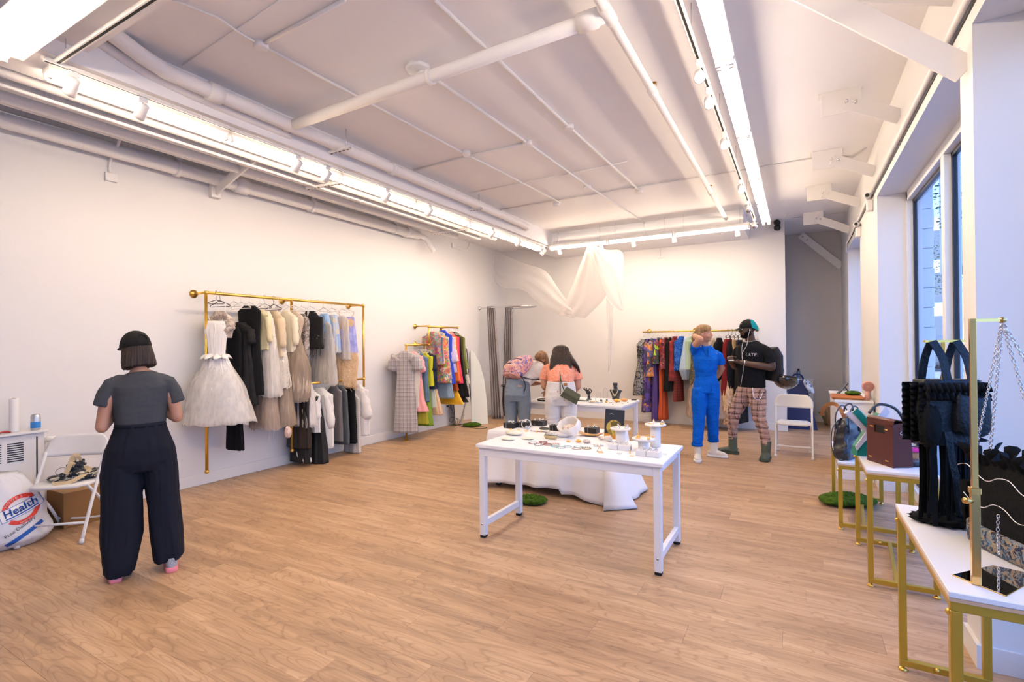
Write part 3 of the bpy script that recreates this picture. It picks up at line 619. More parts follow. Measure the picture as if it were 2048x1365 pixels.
for x in (-2.5, -1.65, -1.52, -.62): gp('wall_arm', [(x, YB, RBZ + .02), (x, RBY, RBZ)], r3, .012); flange((x, YB, RBZ + .02), (0, -1, 0), r3)

# ================================================================== tables and benches
TBL = M('table_white_laminate', (.84, .84, .86), .35)
def desk(label, x0, x1, y0, y1, h, rot=0):
    t = thing('display_table', label, 'table', ((x0+x1)/2, (y0+y1)/2, 0))
    MB().box((x0, y0, h - .028), (x1, y1, h), .004).build('table_top', TBL, t)
    w = .05; i_ = .02
    for yy in (y0 + i_, y1 - i_ - .03): MB().box((x0 + i_ + w, yy, h - .095), (x1 - i_ - w, yy + .03, h - .028), .002).build('apron', WHITE, t)
    for xx in (x0 + i_, x1 - i_ - w):
        MB().box((xx + .01, y0 + i_ + w, h - .08), (xx + .04, y1 - i_ - w, h - .028), .002).build('apron', WHITE, t)
        MB().box((xx + .008, y0 + i_ + w, .085), (xx + w - .008, y1 - i_ - w, .135), .002).build('stretcher', WHITE, t)
        for yy in (y0 + i_, y1 - i_ - w):
            l_ = MB().box((xx, yy, .02), (xx + w, yy + w, h - .028), .003).build('leg', WHITE, t)
            MB().box((xx + .002, yy + .002, 0), (xx + w - .002, yy + w - .002, .02), .003).build('rubber_foot', RUBBER, l_)
            if yy < (y0+y1)/2: MB().cyl((xx + w/2, yy - .002, .11), (xx + w/2, yy, .11), .009, n=10).build('bolt', CHROME, l_)
    return t
desk('white desk in the foreground covered with jewellery and white risers', -2.25, -.775, 3.37, 4.05, .75)
desk('white table against the back where two women lean over', -3.32, -1.92, 6.17, 7.0, .75)
# low table hidden under a white cloth
ct = desk('low white table hidden beneath the long white cloth', -2.92, -1.62, 4.72, 5.25, .60)
CLOTH = M('white_cotton', (.84, .82, .83), .8, bump=.15, bscale=25)
def tablecloth():
    x0, x1, y0, y1, h = -2.955, -1.585, 4.68, 5.29, .606
    loop = []
    N = 150
    per = [(x0, y0), (x1, y0), (x1, y1), (x0, y1)]
    P_ = []
    for k in range(4):
        a = Vector(per[k]); c = Vector(per[(k+1) % 4]); m_ = 52 if k % 2 == 0 else 26
        for j in range(m_): P_.append((a + (c - a) * j / m_, (c - a).normalized()))
    rings = []
    cx, cy = (x0+x1)/2, (y0+y1)/2
    for s_ in (.3, .7, .96): rings.append([Vector((cx + (p.x-cx)*s_, cy + (p.y-cy)*s_, h + .002*nz((p.x*s_, p.y*s_, 0), 6))) for p, d in P_])
    for i in range(15):
        t = i / 14; ring = []
        for j, (p, d) in enumerate(P_):
            out = Vector((d.y, -d.x)); u = j * .27
            hem = .075 + .06 * nz((j*.045, 2, 0)) 
            if p.x > x1 - .5 and p.y < (y0+y1)/2 and p.x < x1 - .02 or (abs(p.x - x1) < .02): hem -= .05
            hem = max(hem, .012)
            z = h - .002 - (h - hem) * t
            wav = (.028*math.sin(u*1.1 + 1.5*nz((j*.06, 5, 0))) + .02*math.sin(u*2.3)) * t ** 1.1 + .09 * t * t * (.6 + .8*nz((j*.03, 9, 0)))
            if abs(p.x - x1) < .03: wav += .12 * t ** 1.5
            cor = 0
            for q in per: cor = max(cor, 1 - (p - Vector(q)).length / .12)
            o2 = out * (wav + .012 * min(1, t*8))
            o3 = (Vector((p.x - cx, p.y - cy)).normalized()) * max(0, cor) * .07 * t
            ring.append(Vector((p.x + o2.x + o3.x, p.y + o2.y + o3.y, z + .012*nz((p.x*3, p.y*3, t*4), 1.5)*t)))
        rings.append(ring)
    m_ = MB(); m_.loft(rings, cap=False); o0 = len(m_.v); m_.f.append(tuple(range(len(P_)))[::-1]); m_.sm.append(False)
    return m_
tc_ = tablecloth().top('tablecloth', CLOTH, 'long white cloth draped to the floor over the middle low table', 'tablecloth')
tc_.modifiers.new('thickness', 'SOLIDIFY').thickness = -.003

def bench(label, x0, x1, y0, y1, h, s_=.03):
    t = thing('console_bench', label, 'bench', ((x0+x1)/2, (y0+y1)/2, 0), 0, None)
    MB().box((x0, y0, h - .018), (x1, y1, h), .002).build('bench_top', TBL, t)
    MB().box((x0 + .001, y0 + .001, h - .03), (x1 - .001, y1 - .001, h - .0185)).build('edge_band', M('oak_edge', (.62, .42, .26), .5), t)
    for yy in (y0 + .004, y1 - .004 - s_):
        f_ = MB().box((x0 + .004, yy, .022), (x1 - .004, yy + s_, .022 + s_), .002).build('lower_bar', GOLDP, t)
        MB().box((x0 + .004, yy, h - .03 - s_), (x1 - .004, yy + s_, h - .03), .002).build('upper_bar', GOLDP, t)
        for xx in (x0 + .004, x1 - .004 - s_):
            l_ = MB().box((xx, yy, .022 + s_), (xx + s_, yy + s_, h - .03 - s_), .002).build('leg', GOLDP, t)
            MB().lathe((xx + s_/2, yy + s_/2, 0), [(.02, 0), (.021, .004), (.012, .012), (.006, .014), (.006, .024)], 16).build('leveling_foot', GOLD, l_)
        for q in (.42, .58):
            MB().ell(((x0 + (x1-x0)*q), yy + (s_ + .002 if yy < (y0+y1)/2 else -.002), .022 + s_*.6), .011, 10, 6).build('bolt', GOLD, t)
    for xx in (x0 + .004 + s_/2, x1 - .004 - s_/2): MB().box((xx - s_/2, y0 + s_, h - .055), (xx + s_/2, y1 - s_, h - .03), .002).build('side_rail', GOLDP, t)
    for xx in (x0 + .003,): 
        for yy in (y0 + .02, y1 - .02): MB().ell((xx, yy, h - .07), .010, 10, 6).build('bolt', GOLD, t)
    MB().beam((x0 + (x1-x0)*.42, y0 + s_, .04), (x0 + (x1-x0)*.58, y1 - s_, .04), s_*.8, s_*.8, bev=.002).build('cross_stretcher', GOLDP, t)
    return t
bench('nearest gold framed console bench holding the black ruffled bags', .40, .735, 2.02, 2.99, .772)
bench('middle gold framed console bench under the brown handbag', .372, .735, 3.87, 4.66, .735)
bench('farthest and lowest gold framed console bench under the black tote', .28, .70, 4.93, 5.90, .555)

# ================================================================== folding chairs
def folding_chair(label, loc, rz):
    """front of the seat is local -y"""
    t = thing('folding_chair', label, 'chair', loc, rz)
    g = lambda m_, n_, mt=WHITE: m_.build(n_, mt, t, local=True)
    for s_ in (-1, 1):
        x = .215 * s_
        f_ = g(MB().tube(smooth_path([(x, -.235, .02), (x, -.10, .30), (x, .055, .60), (x, .085, .68)], 4), .0125, 10), 'front_leg')
        MB().cyl((x, -.243, 0), (x, -.228, .035), .018, .015, 12).build('leg_cap', WHITEP, f_, local=True)
        b_ = g(MB().tube(smooth_path([(x*.93, -.12, .425), (x*.93, .08, .24), (x*.93, .24, .02)], 4), .0115, 10), 'rear_leg')
        MB().cyl((x*.93, .248, 0), (x*.93, .232, .035), .017, .014, 12).build('leg_cap', WHITEP, b_, local=True)
    g(MB().cyl((-.215, -.175, .145), (.215, -.175, .145), .010, n=10), 'cross_bar')
    g(MB().tube(smooth_path([(-.2, .19, .10), (-.17, .195, .085), (0, .2, .075), (.17, .195, .085), (.2, .19, .10)], 4), .008, 8), 'cross_bar')
    rings = []
    for (z, e) in ((.425, -.012), (.427, 0), (.445, 0), (.452, -.012)):
        ring = []
        for j in range(40):
            a = 2*PI*j/40; c, s2 = math.cos(a), math.sin(a); X = (.205 + e) * math.copysign(abs(c) ** .5, c); Y = (.20 + e) * math.copysign(abs(s2) ** .55, s2)
            ring.append(Vector((X * (1 - .1 * (Y > 0) * Y / .2), Y, z + (.006 if abs(X) > .16 else 0) - .006*math.cos(min(1, abs(Y)/.2)*PI/2))))
        rings.append(ring)
    g(MB().loft(rings), 'seat', WHITEP)
    P_ = []
    for i in range(9):
        v = i / 8; row = []
        for j in range(21):
            u = -1 + j / 10; z = .635 + v * .175; X = u * .236; z -= .095 * max(0, (abs(u) - .55) / .45) ** 2.6 * v - .012 * max(0, (abs(u) - .7) / .3) * (1 - v)
            row.append((X, .075 + .055 * v - .035 * (1 - u*u) * -1, z))
        P_.append(row)
    g(MB().grid(P_, .013), 'backrest', WHITEP)
    return t
folding_chair('white folding chair behind the man, against the blue bag', (-.05, 7.86, 0), 0)
folding_chair('white folding chair beside the radiator holding a heap of straps', (-5.26, 1.832, 0), math.radians(41.5))

# ================================================================== left corner
rad = thing('radiator_cover', 'white metal radiator cover with slotted grille at left edge', 'radiator', (-5.7, 1.2, 0))
RADM = M('radiator_enamel', (.72, .71, .71), .4)
MB().box((XL + .015, .55, .05), (-5.62, 1.79, .83), .006).build('body', RADM, rad)
MB().box((XL + .015, .5, .83), (-5.59, 1.81, .85), .004).build('top_shelf', RADM, rad)
MB().box((-5.6205, 1.735, .15), (-5.6185, 1.745, .8)).build('panel_gap', DARK, rad)
for k in range(7):
    y0 = 1.555 - k * .135
    g = MB()
    for j in range(9): g.box((-5.6205, y0, .615 + j*.018), (-5.617, y0 + .10, .623 + j*.018))
    g.build('slotted_grille', DARK, rad, kind='stuff')
t = thing('radiator_valve', 'small white radiator valve knob on the wall beside radiator', 'valve', (XL + .05, 1.86, .72))
MB().tube([(XL + .07, 1.81, .745), (XL + .07, 1.85, .745), (XL + .07, 1.852, .745), (XL + .07, 1.91, .745)], [.018, .018, .026, .022], 14).build('knob', WHITEP, t)
MB().box((XL, 1.84, .68), (XL + .03, 1.86, .80), .003).build('plate', WHITEP, t)
pt = thing('paper_towel_roll', 'tall white paper roll standing on the radiator cover', 'paper roll', (-5.70, 1.62, .85))
MB().lathe((-5.70, 1.62, .85), [(.014, 0), (.030, 0), (.031, .01), (.031, .27), (.030, .28), (.014, .28)], 28).build('paper', M('paper_white', (.82, .81, .80), .85, bump=.1, bscale=60), pt)
MB().lathe((-5.70, 1.62, .85), [(.012, .001), (.0135, .001), (.0135, .282), (.012, .282)], 16).build('core', M('cardboard', (.36, .22, .11), .85), pt)
cn = thing('drink_can', 'silver and blue drink can on the radiator cover', 'can', (-5.66, 1.745, .85))
MB().lathe((-5.66, 1.745, .85), [(.024, 0), (.031, .006), (.033, .02), (.033, .115), (.027, .13), (.026, .134), (.024, .128), (.002, .127)], 24).build('body', M('can_silver', (.55, .57, .60), .35, .8), cn)
MB().lathe((-5.66, 1.745, .85), [(.0333, .02), (.0336, .022), (.0336, .07), (.0333, .072)], 24).build('blue_band', M('can_blue', (.03, .22, .62), .4), cn)
MB().tube([(-5.655, 1.745, .979), (-5.645, 1.755, .981)], .006, 6).build('pull_tab', CHROME, cn)
MB().tube(smooth_path([(-5.62, 1.50, .858), (-5.625, 1.53, .868), (-5.64, 1.56, .862), (-5.66, 1.585, .856)], 4), .007, 6).ell((-5.63, 1.545, .866), (.012, .03, .01)).top('red_clip', M('red_plastic', (.30, .02, .02), .4), 'small dark red clip lying on the radiator cover', 'clip')
bx = thing('cardboard_box', 'brown cardboard box on the floor behind the folding chair', 'box', (-5.62, 2.02, 0))
CARD = M('cardboard', (.36, .22, .11), .85)
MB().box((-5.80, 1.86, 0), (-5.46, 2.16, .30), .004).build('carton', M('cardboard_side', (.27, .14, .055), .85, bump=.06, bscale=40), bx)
MB().box((-5.80, 1.86, .300), (-5.635, 2.16, .304)).build('flap', CARD, bx); MB().box((-5.625, 1.86, .300), (-5.46, 2.16, .304)).build('flap', CARD, bx)

def lump(c, size, seed, R=None, n=64, m_=40, amp=.12, fr=3, crease=0, flat=.0):
    """a closed crumpled volume"""
    c = Vector(c); rings = []
    for i in range(m_ + 1):
        t = max(.02, min(PI - .02, PI * i / m_)); ring = []
        for j in range(n):
            a = 2*PI*j/n; d = Vector((math.sin(t)*math.cos(a), math.sin(t)*math.sin(a), -math.cos(t)))
            k = 1 + amp * nz(d, fr, seed) + amp * .5 * nz(d, fr * 2.3, seed + 1) - crease * abs(nz(d, fr * 1.6, seed + 2))
            p = Vector((d.x*size[0], d.y*size[1], d.z*size[2])) * k
            if p.z < -size[2] * (1 - flat): p.z = -size[2] * (1 - flat) + (p.z + size[2] * (1 - flat)) * .05
            ring.append(c + (R @ p if R is not None else p))
        rings.append(ring)
    return rings
PLAST = M('plastic_bag_film', (.74, .74, .77), .35, bump=.5, bscale=12, spec=.6)
pb = thing('plastic_shopping_bag', 'bulging white plastic shopping bag with red and blue print on floor', 'shopping bag', (-5.42, 1.50, 0))
m_ = MB(); rings = []
for i in range(34):
    v = i / 33; z = .55 * v; ring = []
    w = (.26 * (1 - .1*v) * (1 - .42 * max(0, v - .45) / .55)) if v < .95 else .12; w = w * min(1, .72 + v * 2.4)
    for j in range(80):
        a = 2*PI*j/80; d = Vector((math.cos(a), math.sin(a), 0)); k = 1 + .10 * nz((d.x, d.y, z*3), 2.2, 3) - .05 * abs(nz((d.x*2, d.y*2, z*5), 3, 8)) - .02 * abs(nz((d.x*4, d.y*4, z*9), 3, 5))
        ring.append(Vector((-5.44 + d.x*w*k*.9 - .07*v, 1.50 + d.y*w*k*1.15 - .05 * v, max(.002, z + .02 * nz((d.x*2, d.y*2, v), 2)))))
    rings.append(ring)
m_.loft(rings); m_.build('bag_body', PLAST, pb)
def on_bag(txt, yc, zc_, size, col, dep=.002, tilt=0, name='printed_words'):
    # front of the bag faces +x
    return yc, zc_
BR = M('print_red', (.70, .05, .03), .5); BB = M('print_blue', (.01, .10, .45), .5); BK = M('print_black', (.03, .03, .035), .5); BW = M('print_white', (.85, .85, .87), .5)
def bagM(y, z, tilt, off):
    # frame on the bag skin facing the camera: text x -> along +y, up -> z, normal -> +x
    dirn = Vector((.93, -.36, 0)).normalized(); xx = Vector((.36, .93, 0)).normalized(); base = Vector((-5.46, 1.48, 0))
    R = Matrix((xx, Vector((0, 0, 1)), dirn)).transposed().to_4x4() @ RZ(tilt)
    o_ = base + xx * y + Vector((0, 0, z)) + dirn * off
    return Matrix.Translation(o_) @ R
def wrap_bag(mb, extra=.0):
    """lay flat print onto the bag surface by pulling each vertex to the nearest skin along the view normal"""
    return mb
ring_v = MB()
from mathutils.bvhtree import BVHTree
_bag = BVHTree.FromPolygons([v.copy() for r_ in rings for v in r_], [(i*80+j, i*80+(j+1) % 80, (i+1)*80+(j+1) % 80, (i+1)*80+j) for i in range(33) for j in range(80)])
def print_on(tree, mb, dirn, name, mat, parent, gap=.003):
    dirn = Vector(dirn).normalized(); out = []
    for p in mb.v:
        h = tree.ray_cast(p + dirn * .6, -dirn)
        out.append((h[0] + dirn * gap) if h[0] is not None else p)
    mb.v = out; return mb.build(name, mat, parent)
def quadgrid(M4, w, h, nx=70, ny=24):
    return MB().grid([[M4 @ Vector((-w/2 + w*i/nx, -h/2 + h*j/ny, 0)) for i in range(nx + 1)] for j in range(ny + 1)])
def arcband(M4, r0, r1, a0, a1, k=80):
    return MB().grid([[M4 @ Vector((r_*math.cos(a0 + (a1-a0)*i/k), r_*math.sin(a0 + (a1-a0)*i/k), 0)) for i in range(k + 1)] for r_ in [r0 + (r1-r0)*q/6 for q in range(7)]])
DB = (.93, -.36, 0); Mb = bagM(.12, .295, .33, 0)
print_on(_bag, arcband(Mb, .075, .105, .35, PI - .35), DB, 'red_arc', BR, pb); print_on(_bag, arcband(Mb, .075, .105, PI + .6, 2*PI - .35), DB, 'red_arc', BR, pb)
print_on(_bag, quadgrid(Mb, .235, .085), DB, 'banner_edge', BB, pb, .0035); print_on(_bag, quadgrid(Mb, .228, .078), DB, 'banner', BW, pb, .006)
print_on(_bag, MB().text('Health', Mb @ Matrix.Translation((0, .008, 0)), .07, bold=.0015), DB, 'printed_word', BB, pb, .010)
print_on(_bag, quadgrid(Mb @ Matrix.Translation((0, -.026, 0)), .18, .009), DB, 'blue_rule', BB, pb, .009)
for i, ch in enumerate('WOODS'): a = 2.35 - i * .27; print_on(_bag, MB().text(ch, Mb @ RZ(a - PI/2) @ Matrix.Translation((0, .09, 0)), .024), DB, 'printed_letter', BW, pb, .008)
print_on(_bag, MB().text('Natural Food', Mb @ Matrix.Translation((.02, -.09, 0)), .018), DB, 'printed_word', BW, pb, .008)
print_on(_bag, MB().text('Free Delivery', bagM(.12, .165, .55, 0), .034), DB, 'printed_words', BK, pb, .005)
print_on(_bag, quadgrid(bagM(.14, .105, .55, 0), .23, .03), DB, 'blue_stripe', BB, pb, .004)

# heap of straps and knitted bag on the left chair
hp = thing('strap_bag', 'crumpled black and cream lettered bag with straps on the folding chair', 'bag', (-5.27, 1.85, .452))
KN = splash('knit_black_cream', (.015, .02, .03), (.62, .55, .42), 26, .56); CRM = M('cream_canvas', (.55, .44, .28), .85, bump=.2, bscale=120)
m_ = MB()
m_.loft(lump((-5.24, 1.90, .49), (.12, .15, .045), 4, amp=.3, fr=3, flat=.2)).loft(lump((-5.30, 1.80, .475), (.10, .09, .022), 9, amp=.3, fr=3, flat=.1)).loft(lump((-5.26, 1.88, .55), (.045, .06, .06), 6, amp=.35, fr=3, flat=.2)).build('bag_body', KN, hp)
def strap(pts, w, mat, name, parent, up=(0, 0, 1), th=.004, k=6):
    pp = smooth_path(pts, k); rows = []
    for i, p in enumerate(pp):
        d = (pp[min(i+1, len(pp)-1)] - pp[max(i-1, 0)]).normalized(); s_ = d.cross(Vector(up))
        s_ = s_.normalized() if s_.length > .1 else Vector((1, 0, 0)); n_ = s_.cross(d).normalized()
        rows.append([p - s_*w/2 - n_*th/2, p + s_*w/2 - n_*th/2, p + s_*w/2 + n_*th/2, p - s_*w/2 + n_*th/2])
    return MB().loft(rows, smooth=False).build(name, mat, parent)
strap([(-5.18, 1.70, .458), (-5.19, 1.76, .47), (-5.2, 1.80, .55), (-5.21, 1.83, .60), (-5.24, 1.86, .575), (-5.23, 1.92, .545), (-5.16, 1.93, .53), (-5.12, 1.87, .50), (-5.12, 1.79, .465), (-5.16, 1.70, .458)], .035, CRM, 'strap', hp, (.6, -.3, .6))
strap([(-5.24, 1.84, .57), (-5.25, 1.85, .62), (-5.245, 1.87, .65), (-5.25, 1.89, .62), (-5.25, 1.9, .57)], .04, CRM, 'strap', hp, (.8, -.3, .3))
MB().tube(smooth_path([(-5.30, 1.78, .47), (-5.31, 1.76, .53), (-5.30, 1.80, .56), (-5.29, 1.84, .53), (-5.28, 1.80, .50)], 6), .002, 5).build('cord_loop', BLACK, hp)

# ================================================================== fitting corner
CUR = M('grey_curtain', (.30, .265, .27), .85, bump=.1, bscale=80)
cr = thing('curtain_ring_rail', 'oval chrome curtain rail projecting from the left wall near corner', 'curtain rail', (-5.3, 9.0, 2.3))
pts = [(XL, 8.92, 2.30), (-5.2, 8.80, 2.30), (-4.75, 8.85, 2.30), (-4.55, 9.05, 2.30), (-4.75, 9.28, 2.30), (-5.2, 9.36, 2.30), (-5.5, YB - .4, 2.30), (-5.56, YB, 2.30)]
MB().tube(smooth_path(pts, 6), .013, 8).build('rail', CHROME, cr)
for p, a in (((XL, 8.92, 2.30), (1, 0, 0)), ((-5.56, YB, 2.30), (0, -1, 0))): MB().tube([Vector(p), Vector(p) + Vector(a)*.02, Vector(p) + Vector(a)*.05], [.045, .04, .016], 16).build('wall_flange', CHROME, cr)
def curtain(cx, cy, w, zt, label, dxb=0, dyb=0, spread=1.4, ang=0):
    rings = []
    for i in range(26):
        v = i / 25; z = zt - (zt - .015) * v; ww = w * (1 + (spread - 1) * v); ring = []
        N = 60
        for j in range(2 * N):
            s_ = 1 if j < N else -1; u = (j if j < N else 2*N - 1 - j) / (N - 1) * 2 - 1
            y = .032 * math.sin(u * 13 + .6 * v) + .012*math.sin(u*29) * v + s_ * .004
            p = RZ(ang) @ Vector((u * ww, y, 0)); ring.append(Vector((cx + p.x + dxb * v, cy + p.y + dyb * v, z)))
        rings.append(ring)
    o = MB().loft(rings).top('curtain', CUR, label, 'curtain'); 
    for k in range(5):
        p = RZ(ang) @ Vector((-w + 2*w*k/4, 0, 0)); MB().torus((cx + p.x, cy + p.y, zt - .03), .022, .004, 12, 5, RY(PI/2) ).build('grommet', CHROME, o)
curtain(-5.50, 8.86, .085, 2.33, 'grey curtain gathered at the left wall behind the leaning mirror', .12, .02, 1.5, .1)
curtain(-5.36, 9.36, .08, 2.33, 'grey curtain gathered near the corner behind the stool', -.03, -.06, 1.6, .2)

mr = thing('leaning_mirror', 'tall thin white backed mirror leaning on the left wall past the rack', 'mirror', (-5.45, 8.2, 0))
a_ = Vector((-5.47, 8.06, 0)); b_ = Vector((-5.24, 8.30, 0)); up_ = (Vector((-5.79, 8.53, 1.40)) - a_)
wv = (b_ - a_) ; 
def mpt(u, v): return a_ + wv * u * (1 if v < 1 else 1) + up_ * v
nrm = wv.cross(up_).normalized()
sil = [(0, 0), (1, 0), (.93, .35), (.80, .62), (.55, .83), (.25, .97), (.08, 1.02), (0, 1.0)]
def slab(off0, off1, s_=1.0):
    A = [mpt(u, v) + nrm*off0 for u, v in sil]; B_ = [mpt(u, v) + nrm*off1 for u, v in sil]; n_ = len(sil)
    return MB().add(A + B_, [tuple(range(n_))[::-1], tuple(range(n_, 2*n_))] + [(i, (i+1) % n_, (i+1) % n_ + n_, i + n_) for i in range(n_)])
slab(0, -.018).build('backing_board', M('mirror_backing', (.60, .61, .58), .5), mr); slab(-.0185, -.024).build('mirror_face', MIRROR, mr)
mr2 = thing('standing_mirror', 'black framed mirror leaning against the wall below the yellow skirt', 'mirror', (-5.74, 7.98, 0))
m_ = MB(); q0 = Vector((-5.66, 7.80, .01)); q1 = Vector((-5.60, 8.30, .01)); tt = Vector((-.13, 0, 1.45))
m_.add([q0, q1, q1 + tt, q0 + tt, q0 - Vector((.015, 0, 0)), q1 - Vector((.015, 0, 0)), q1 + tt - Vector((.015, 0, 0)), q0 + tt - Vector((.015, 0, 0))], [(0,1,2,3), (7,6,5,4), (0,4,5,1), (1,5,6,2), (2,6,7,3), (3,7,4,0)]).build('mirror_face', MIRROR, mr2)
MB().tube([q0, q1, q1 + tt, q0 + tt, q0], .009, 6).build('frame', BLACK, mr2)

st = thing('bar_stool', 'black wooden bar stool standing in the back left corner', 'stool', (-5.33, 9.1, 0))
BLW = M('black_wood', (.018, .014, .013), .45)
sx, sy = -5.28, 9.08
MB().box((sx - .17, sy - .13, .66), (sx + .17, sy + .13, .69), .008).build('seat', BLW, st)
for i, (u, v) in enumerate(((-1, -1), (1, -1), (1, 1), (-1, 1))): MB().beam((sx + u*.20, sy + v*.18, 0), (sx + u*.12, sy + v*.09, .66), .032, .032, bev=.004).build('leg', BLW, st)
for (a, c, z) in (((-1, -1), (1, -1), .25), ((-1, 1), (1, 1), .25), ((-1, -1), (-1, 1), .36), ((1, -1), (1, 1), .36)):
    k = .20 - .08*z/.66; k2 = .18 - .09*z/.66; MB().beam((sx + a[0]*k, sy + a[1]*k2, z), (sx + c[0]*k, sy + c[1]*k2, z), .022, .022).build('rung', BLW, st)

MOSS = M('moss_green', (.03, .07, .004), .95, var=(.07, .14, .01), vscale=30, bump=1, bscale=90)
def moss(c, size, label, seed, zrot=0):
    m_ = MB(); rr = random.Random(seed)
    m_.loft(lump((c[0], c[1], c[2] + size[2]*.5), (size[0], size[1], size[2]*.55), seed, RZ(zrot), 60, 30, .09, 1.6, .0, .1))
    for k in range(70):
        a = rr.uniform(0, 2*PI); q = rr.uniform(.1, .85); p = RZ(zrot) @ Vector((math.cos(a)*q*size[0], math.sin(a)*q*size[1], 0)); s_ = rr.uniform(.018, .034) * min(1, size[0]*6)
        m_.loft(lump((c[0] + p.x, c[1] + p.y, c[2] + size[2]*(.95 - .6*q*q)), (s_, s_, s_*.8), seed + k, None, 12, 8, .25, 3))
    m_.top('moss_clump', MOSS, label, 'moss', 'moss clumps on the floor' if c[2] < .1 else None, 'stuff' if False else None)
moss((.40, 5.72, .002), (.26, .17, .09), 'green moss clump on the floor under the farthest bench', 3, .5)
moss((-2.26, 4.36, .002), (.15, .12, .06), 'green moss clump behind the foreground table leg', 8, .3)
moss((-5.33, 7.88, .002), (.17, .11, .06), 'flat green moss clump before the leaning mirror', 5, .8)

# ================================================================== hung sheer cloth
SHEER = sheer('sheer_cloth', (.92, .90, .88), .4); SHEER2 = sheer('sheer_cloth_double', (.86, .80, .76), .7)
hc = thing('hung_sheer_cloth', 'sheer white cloth swagged from the ceiling track in the back corner', 'fabric', (-3.2, 8.9, 2.2))
def sheet(A, B_, name, mat, sag=.06, k=10):
    A = smooth_path(A, 5); B_ = smooth_path(B_, 5); n_ = min(len(A), len(B_)); rows = []
    for j in range(k + 1):
        v = j / k; row = []
        for i in range(n_):
            p = A[i].lerp(B_[i], v); w_ = sag * math.sin(PI*v); p = p + Vector((.3*w_, -w_ + .035*math.sin(v*17 + i*.15) * .6 * (1 - abs(2*v-1)*.5), 0)); row.append(p)
        rows.append(row)
    o = MB().grid(rows).build(name, mat, hc); return o
sheet([(-6.037,9.750,3.783), (-5.442,9.400,3.448), (-4.798,9.100,3.179), (-4.274,8.900,2.971), (-3.935,8.800,2.570), (-3.691,8.750,2.251)],
      [(-6.016,9.750,3.178), (-5.599,9.400,2.789), (-4.885,9.100,2.654), (-4.445,8.900,2.353), (-4.044,8.800,2.136), (-3.593,8.750,2.013)], 'swag', SHEER)
sheet([(-3.274,8.620,3.328), (-3.448,8.660,2.986), (-3.616,8.700,2.634), (-3.800,8.720,2.273), (-3.918,8.750,2.090)],
      [(-3.198,8.620,3.321), (-3.155,8.700,2.967), (-3.081,8.750,2.695), (-3.007,8.800,2.405), (-3.415,8.800,2.010)], 'fold', SHEER2, .03)
sheet([(-3.235,8.620,3.343), (-3.127,8.700,2.874), (-2.989,8.750,2.418), (-2.795,8.800,2.160), (-2.685,8.800,2.120)],
      [(-3.122,8.620,3.295), (-2.970,8.800,3.236), (-2.723,8.900,3.182), (-2.719,8.900,2.685), (-2.716,8.900,2.144)], 'side_fold', SHEER, .03)
sheet([(-3.041,8.900,2.387), (-3.044,8.950,1.884), (-3.056,9.000,1.422), (-3.051,9.000,1.006)],
      [(-2.910,8.900,2.225), (-2.930,8.950,1.881), (-2.970,9.000,1.422), (-3.013,9.000,0.979)], 'trailing_fold', SHEER, .01)
sheet([(-6.041,9.800,3.791), (-6.038,9.800,2.786), (-6.025,9.800,1.416), (-5.997,9.800,0.278)], [(-5.804,9.800,3.563), (-5.838,9.800,2.774), (-5.866,9.800,1.416), (-5.890,9.800,0.283)], 'corner_fold', sheer('sheer_thin', (.84, .8, .77), .2), .01)

# ================================================================== goods on the foreground table (top at z = .75)
ZT = .7505
PLAS = M('plaster_white', (.80, .75, .70), .6, bump=.12, bscale=70)
IVORY = M('ivory', (.74, .64, .47), .5, bump=.1, bscale=60)
SHELL = cells('shell_pink', [(.75, .68, .62), (.60, .42, .36), (.80, .76, .72), (.45, .30, .24)], 60, .4, bump=.3)
JGOLD = M('jewel_gold', (.85, .52, .14), .3, .9); PEARL = M('pearl', (.82, .79, .76), .25, coat=.3); SILV = M('silver_metal', (.62, .62, .63), .25, 1)
def trinkets(parent, c, r_, n_, mats, seed, z0, size=(.005, .010)):
    rr = random.Random(seed)
    for k in range(n_):
        a = 2*PI*k/n_ + rr.uniform(-.3, .3); q = r_ * rr.uniform(.35, .9); s_ = rr.uniform(*size); p = (c[0] + q*math.cos(a), c[1] + q*math.sin(a), z0 + s_*.8)
        m_ = MB()
        if k % 3 == 0: m_.torus((p[0], p[1], z0 + .012), .011, .0025, 12, 5, RX(PI/2) @ RY(a)); m_.ell((p[0], p[1], z0 + .024), .006, 8, 6)
        elif k % 3 == 1: m_.ell(p, (s_, s_*.8, s_*.8), 8, 6).ell((p[0] + s_*1.3, p[1], p[2]), s_*.7, 8, 6)
        else: m_.torus((p[0], p[1], z0 + .003), .010, .0025, 12, 5)
        m_.build('earring', mats[k % len(mats)], parent)
for (x, y, h, r_, lb, ms) in ((-1.225, 3.90, .125, .083, 'white plaster spool riser holding silver earrings, left of the three', [SILV, PEARL]), (-.953, 3.91, .175, .082, 'tallest white plaster spool riser with pearl earrings', [PEARL, JGOLD]), (-.995, 3.72, .095, .088, 'shortest white plaster spool riser with gold earrings', [JGOLD])):
    t = thing('jewellery_riser', lb, 'stand', (x, y, ZT), 0, 'plaster risers on the foreground table')
    MB().lathe((x, y, ZT), [(.036, 0), (.038, .002), (.038, h - .016)], 32).build('column', PLAS, t)
    MB().lathe((x, y, ZT), [(.04, h - .0155), (r_ - .006, h - .014), (r_, h - .008), (r_, h - .002), (r_ - .004, h), (.01, h)], 10).build('disc_top', PLAS, t)
    trinkets(t, (x, y), r_, 8, ms, int(x*-100), ZT + h, (.006, .011))
BOXW = M('white_card', (.78, .76, .75), .6)
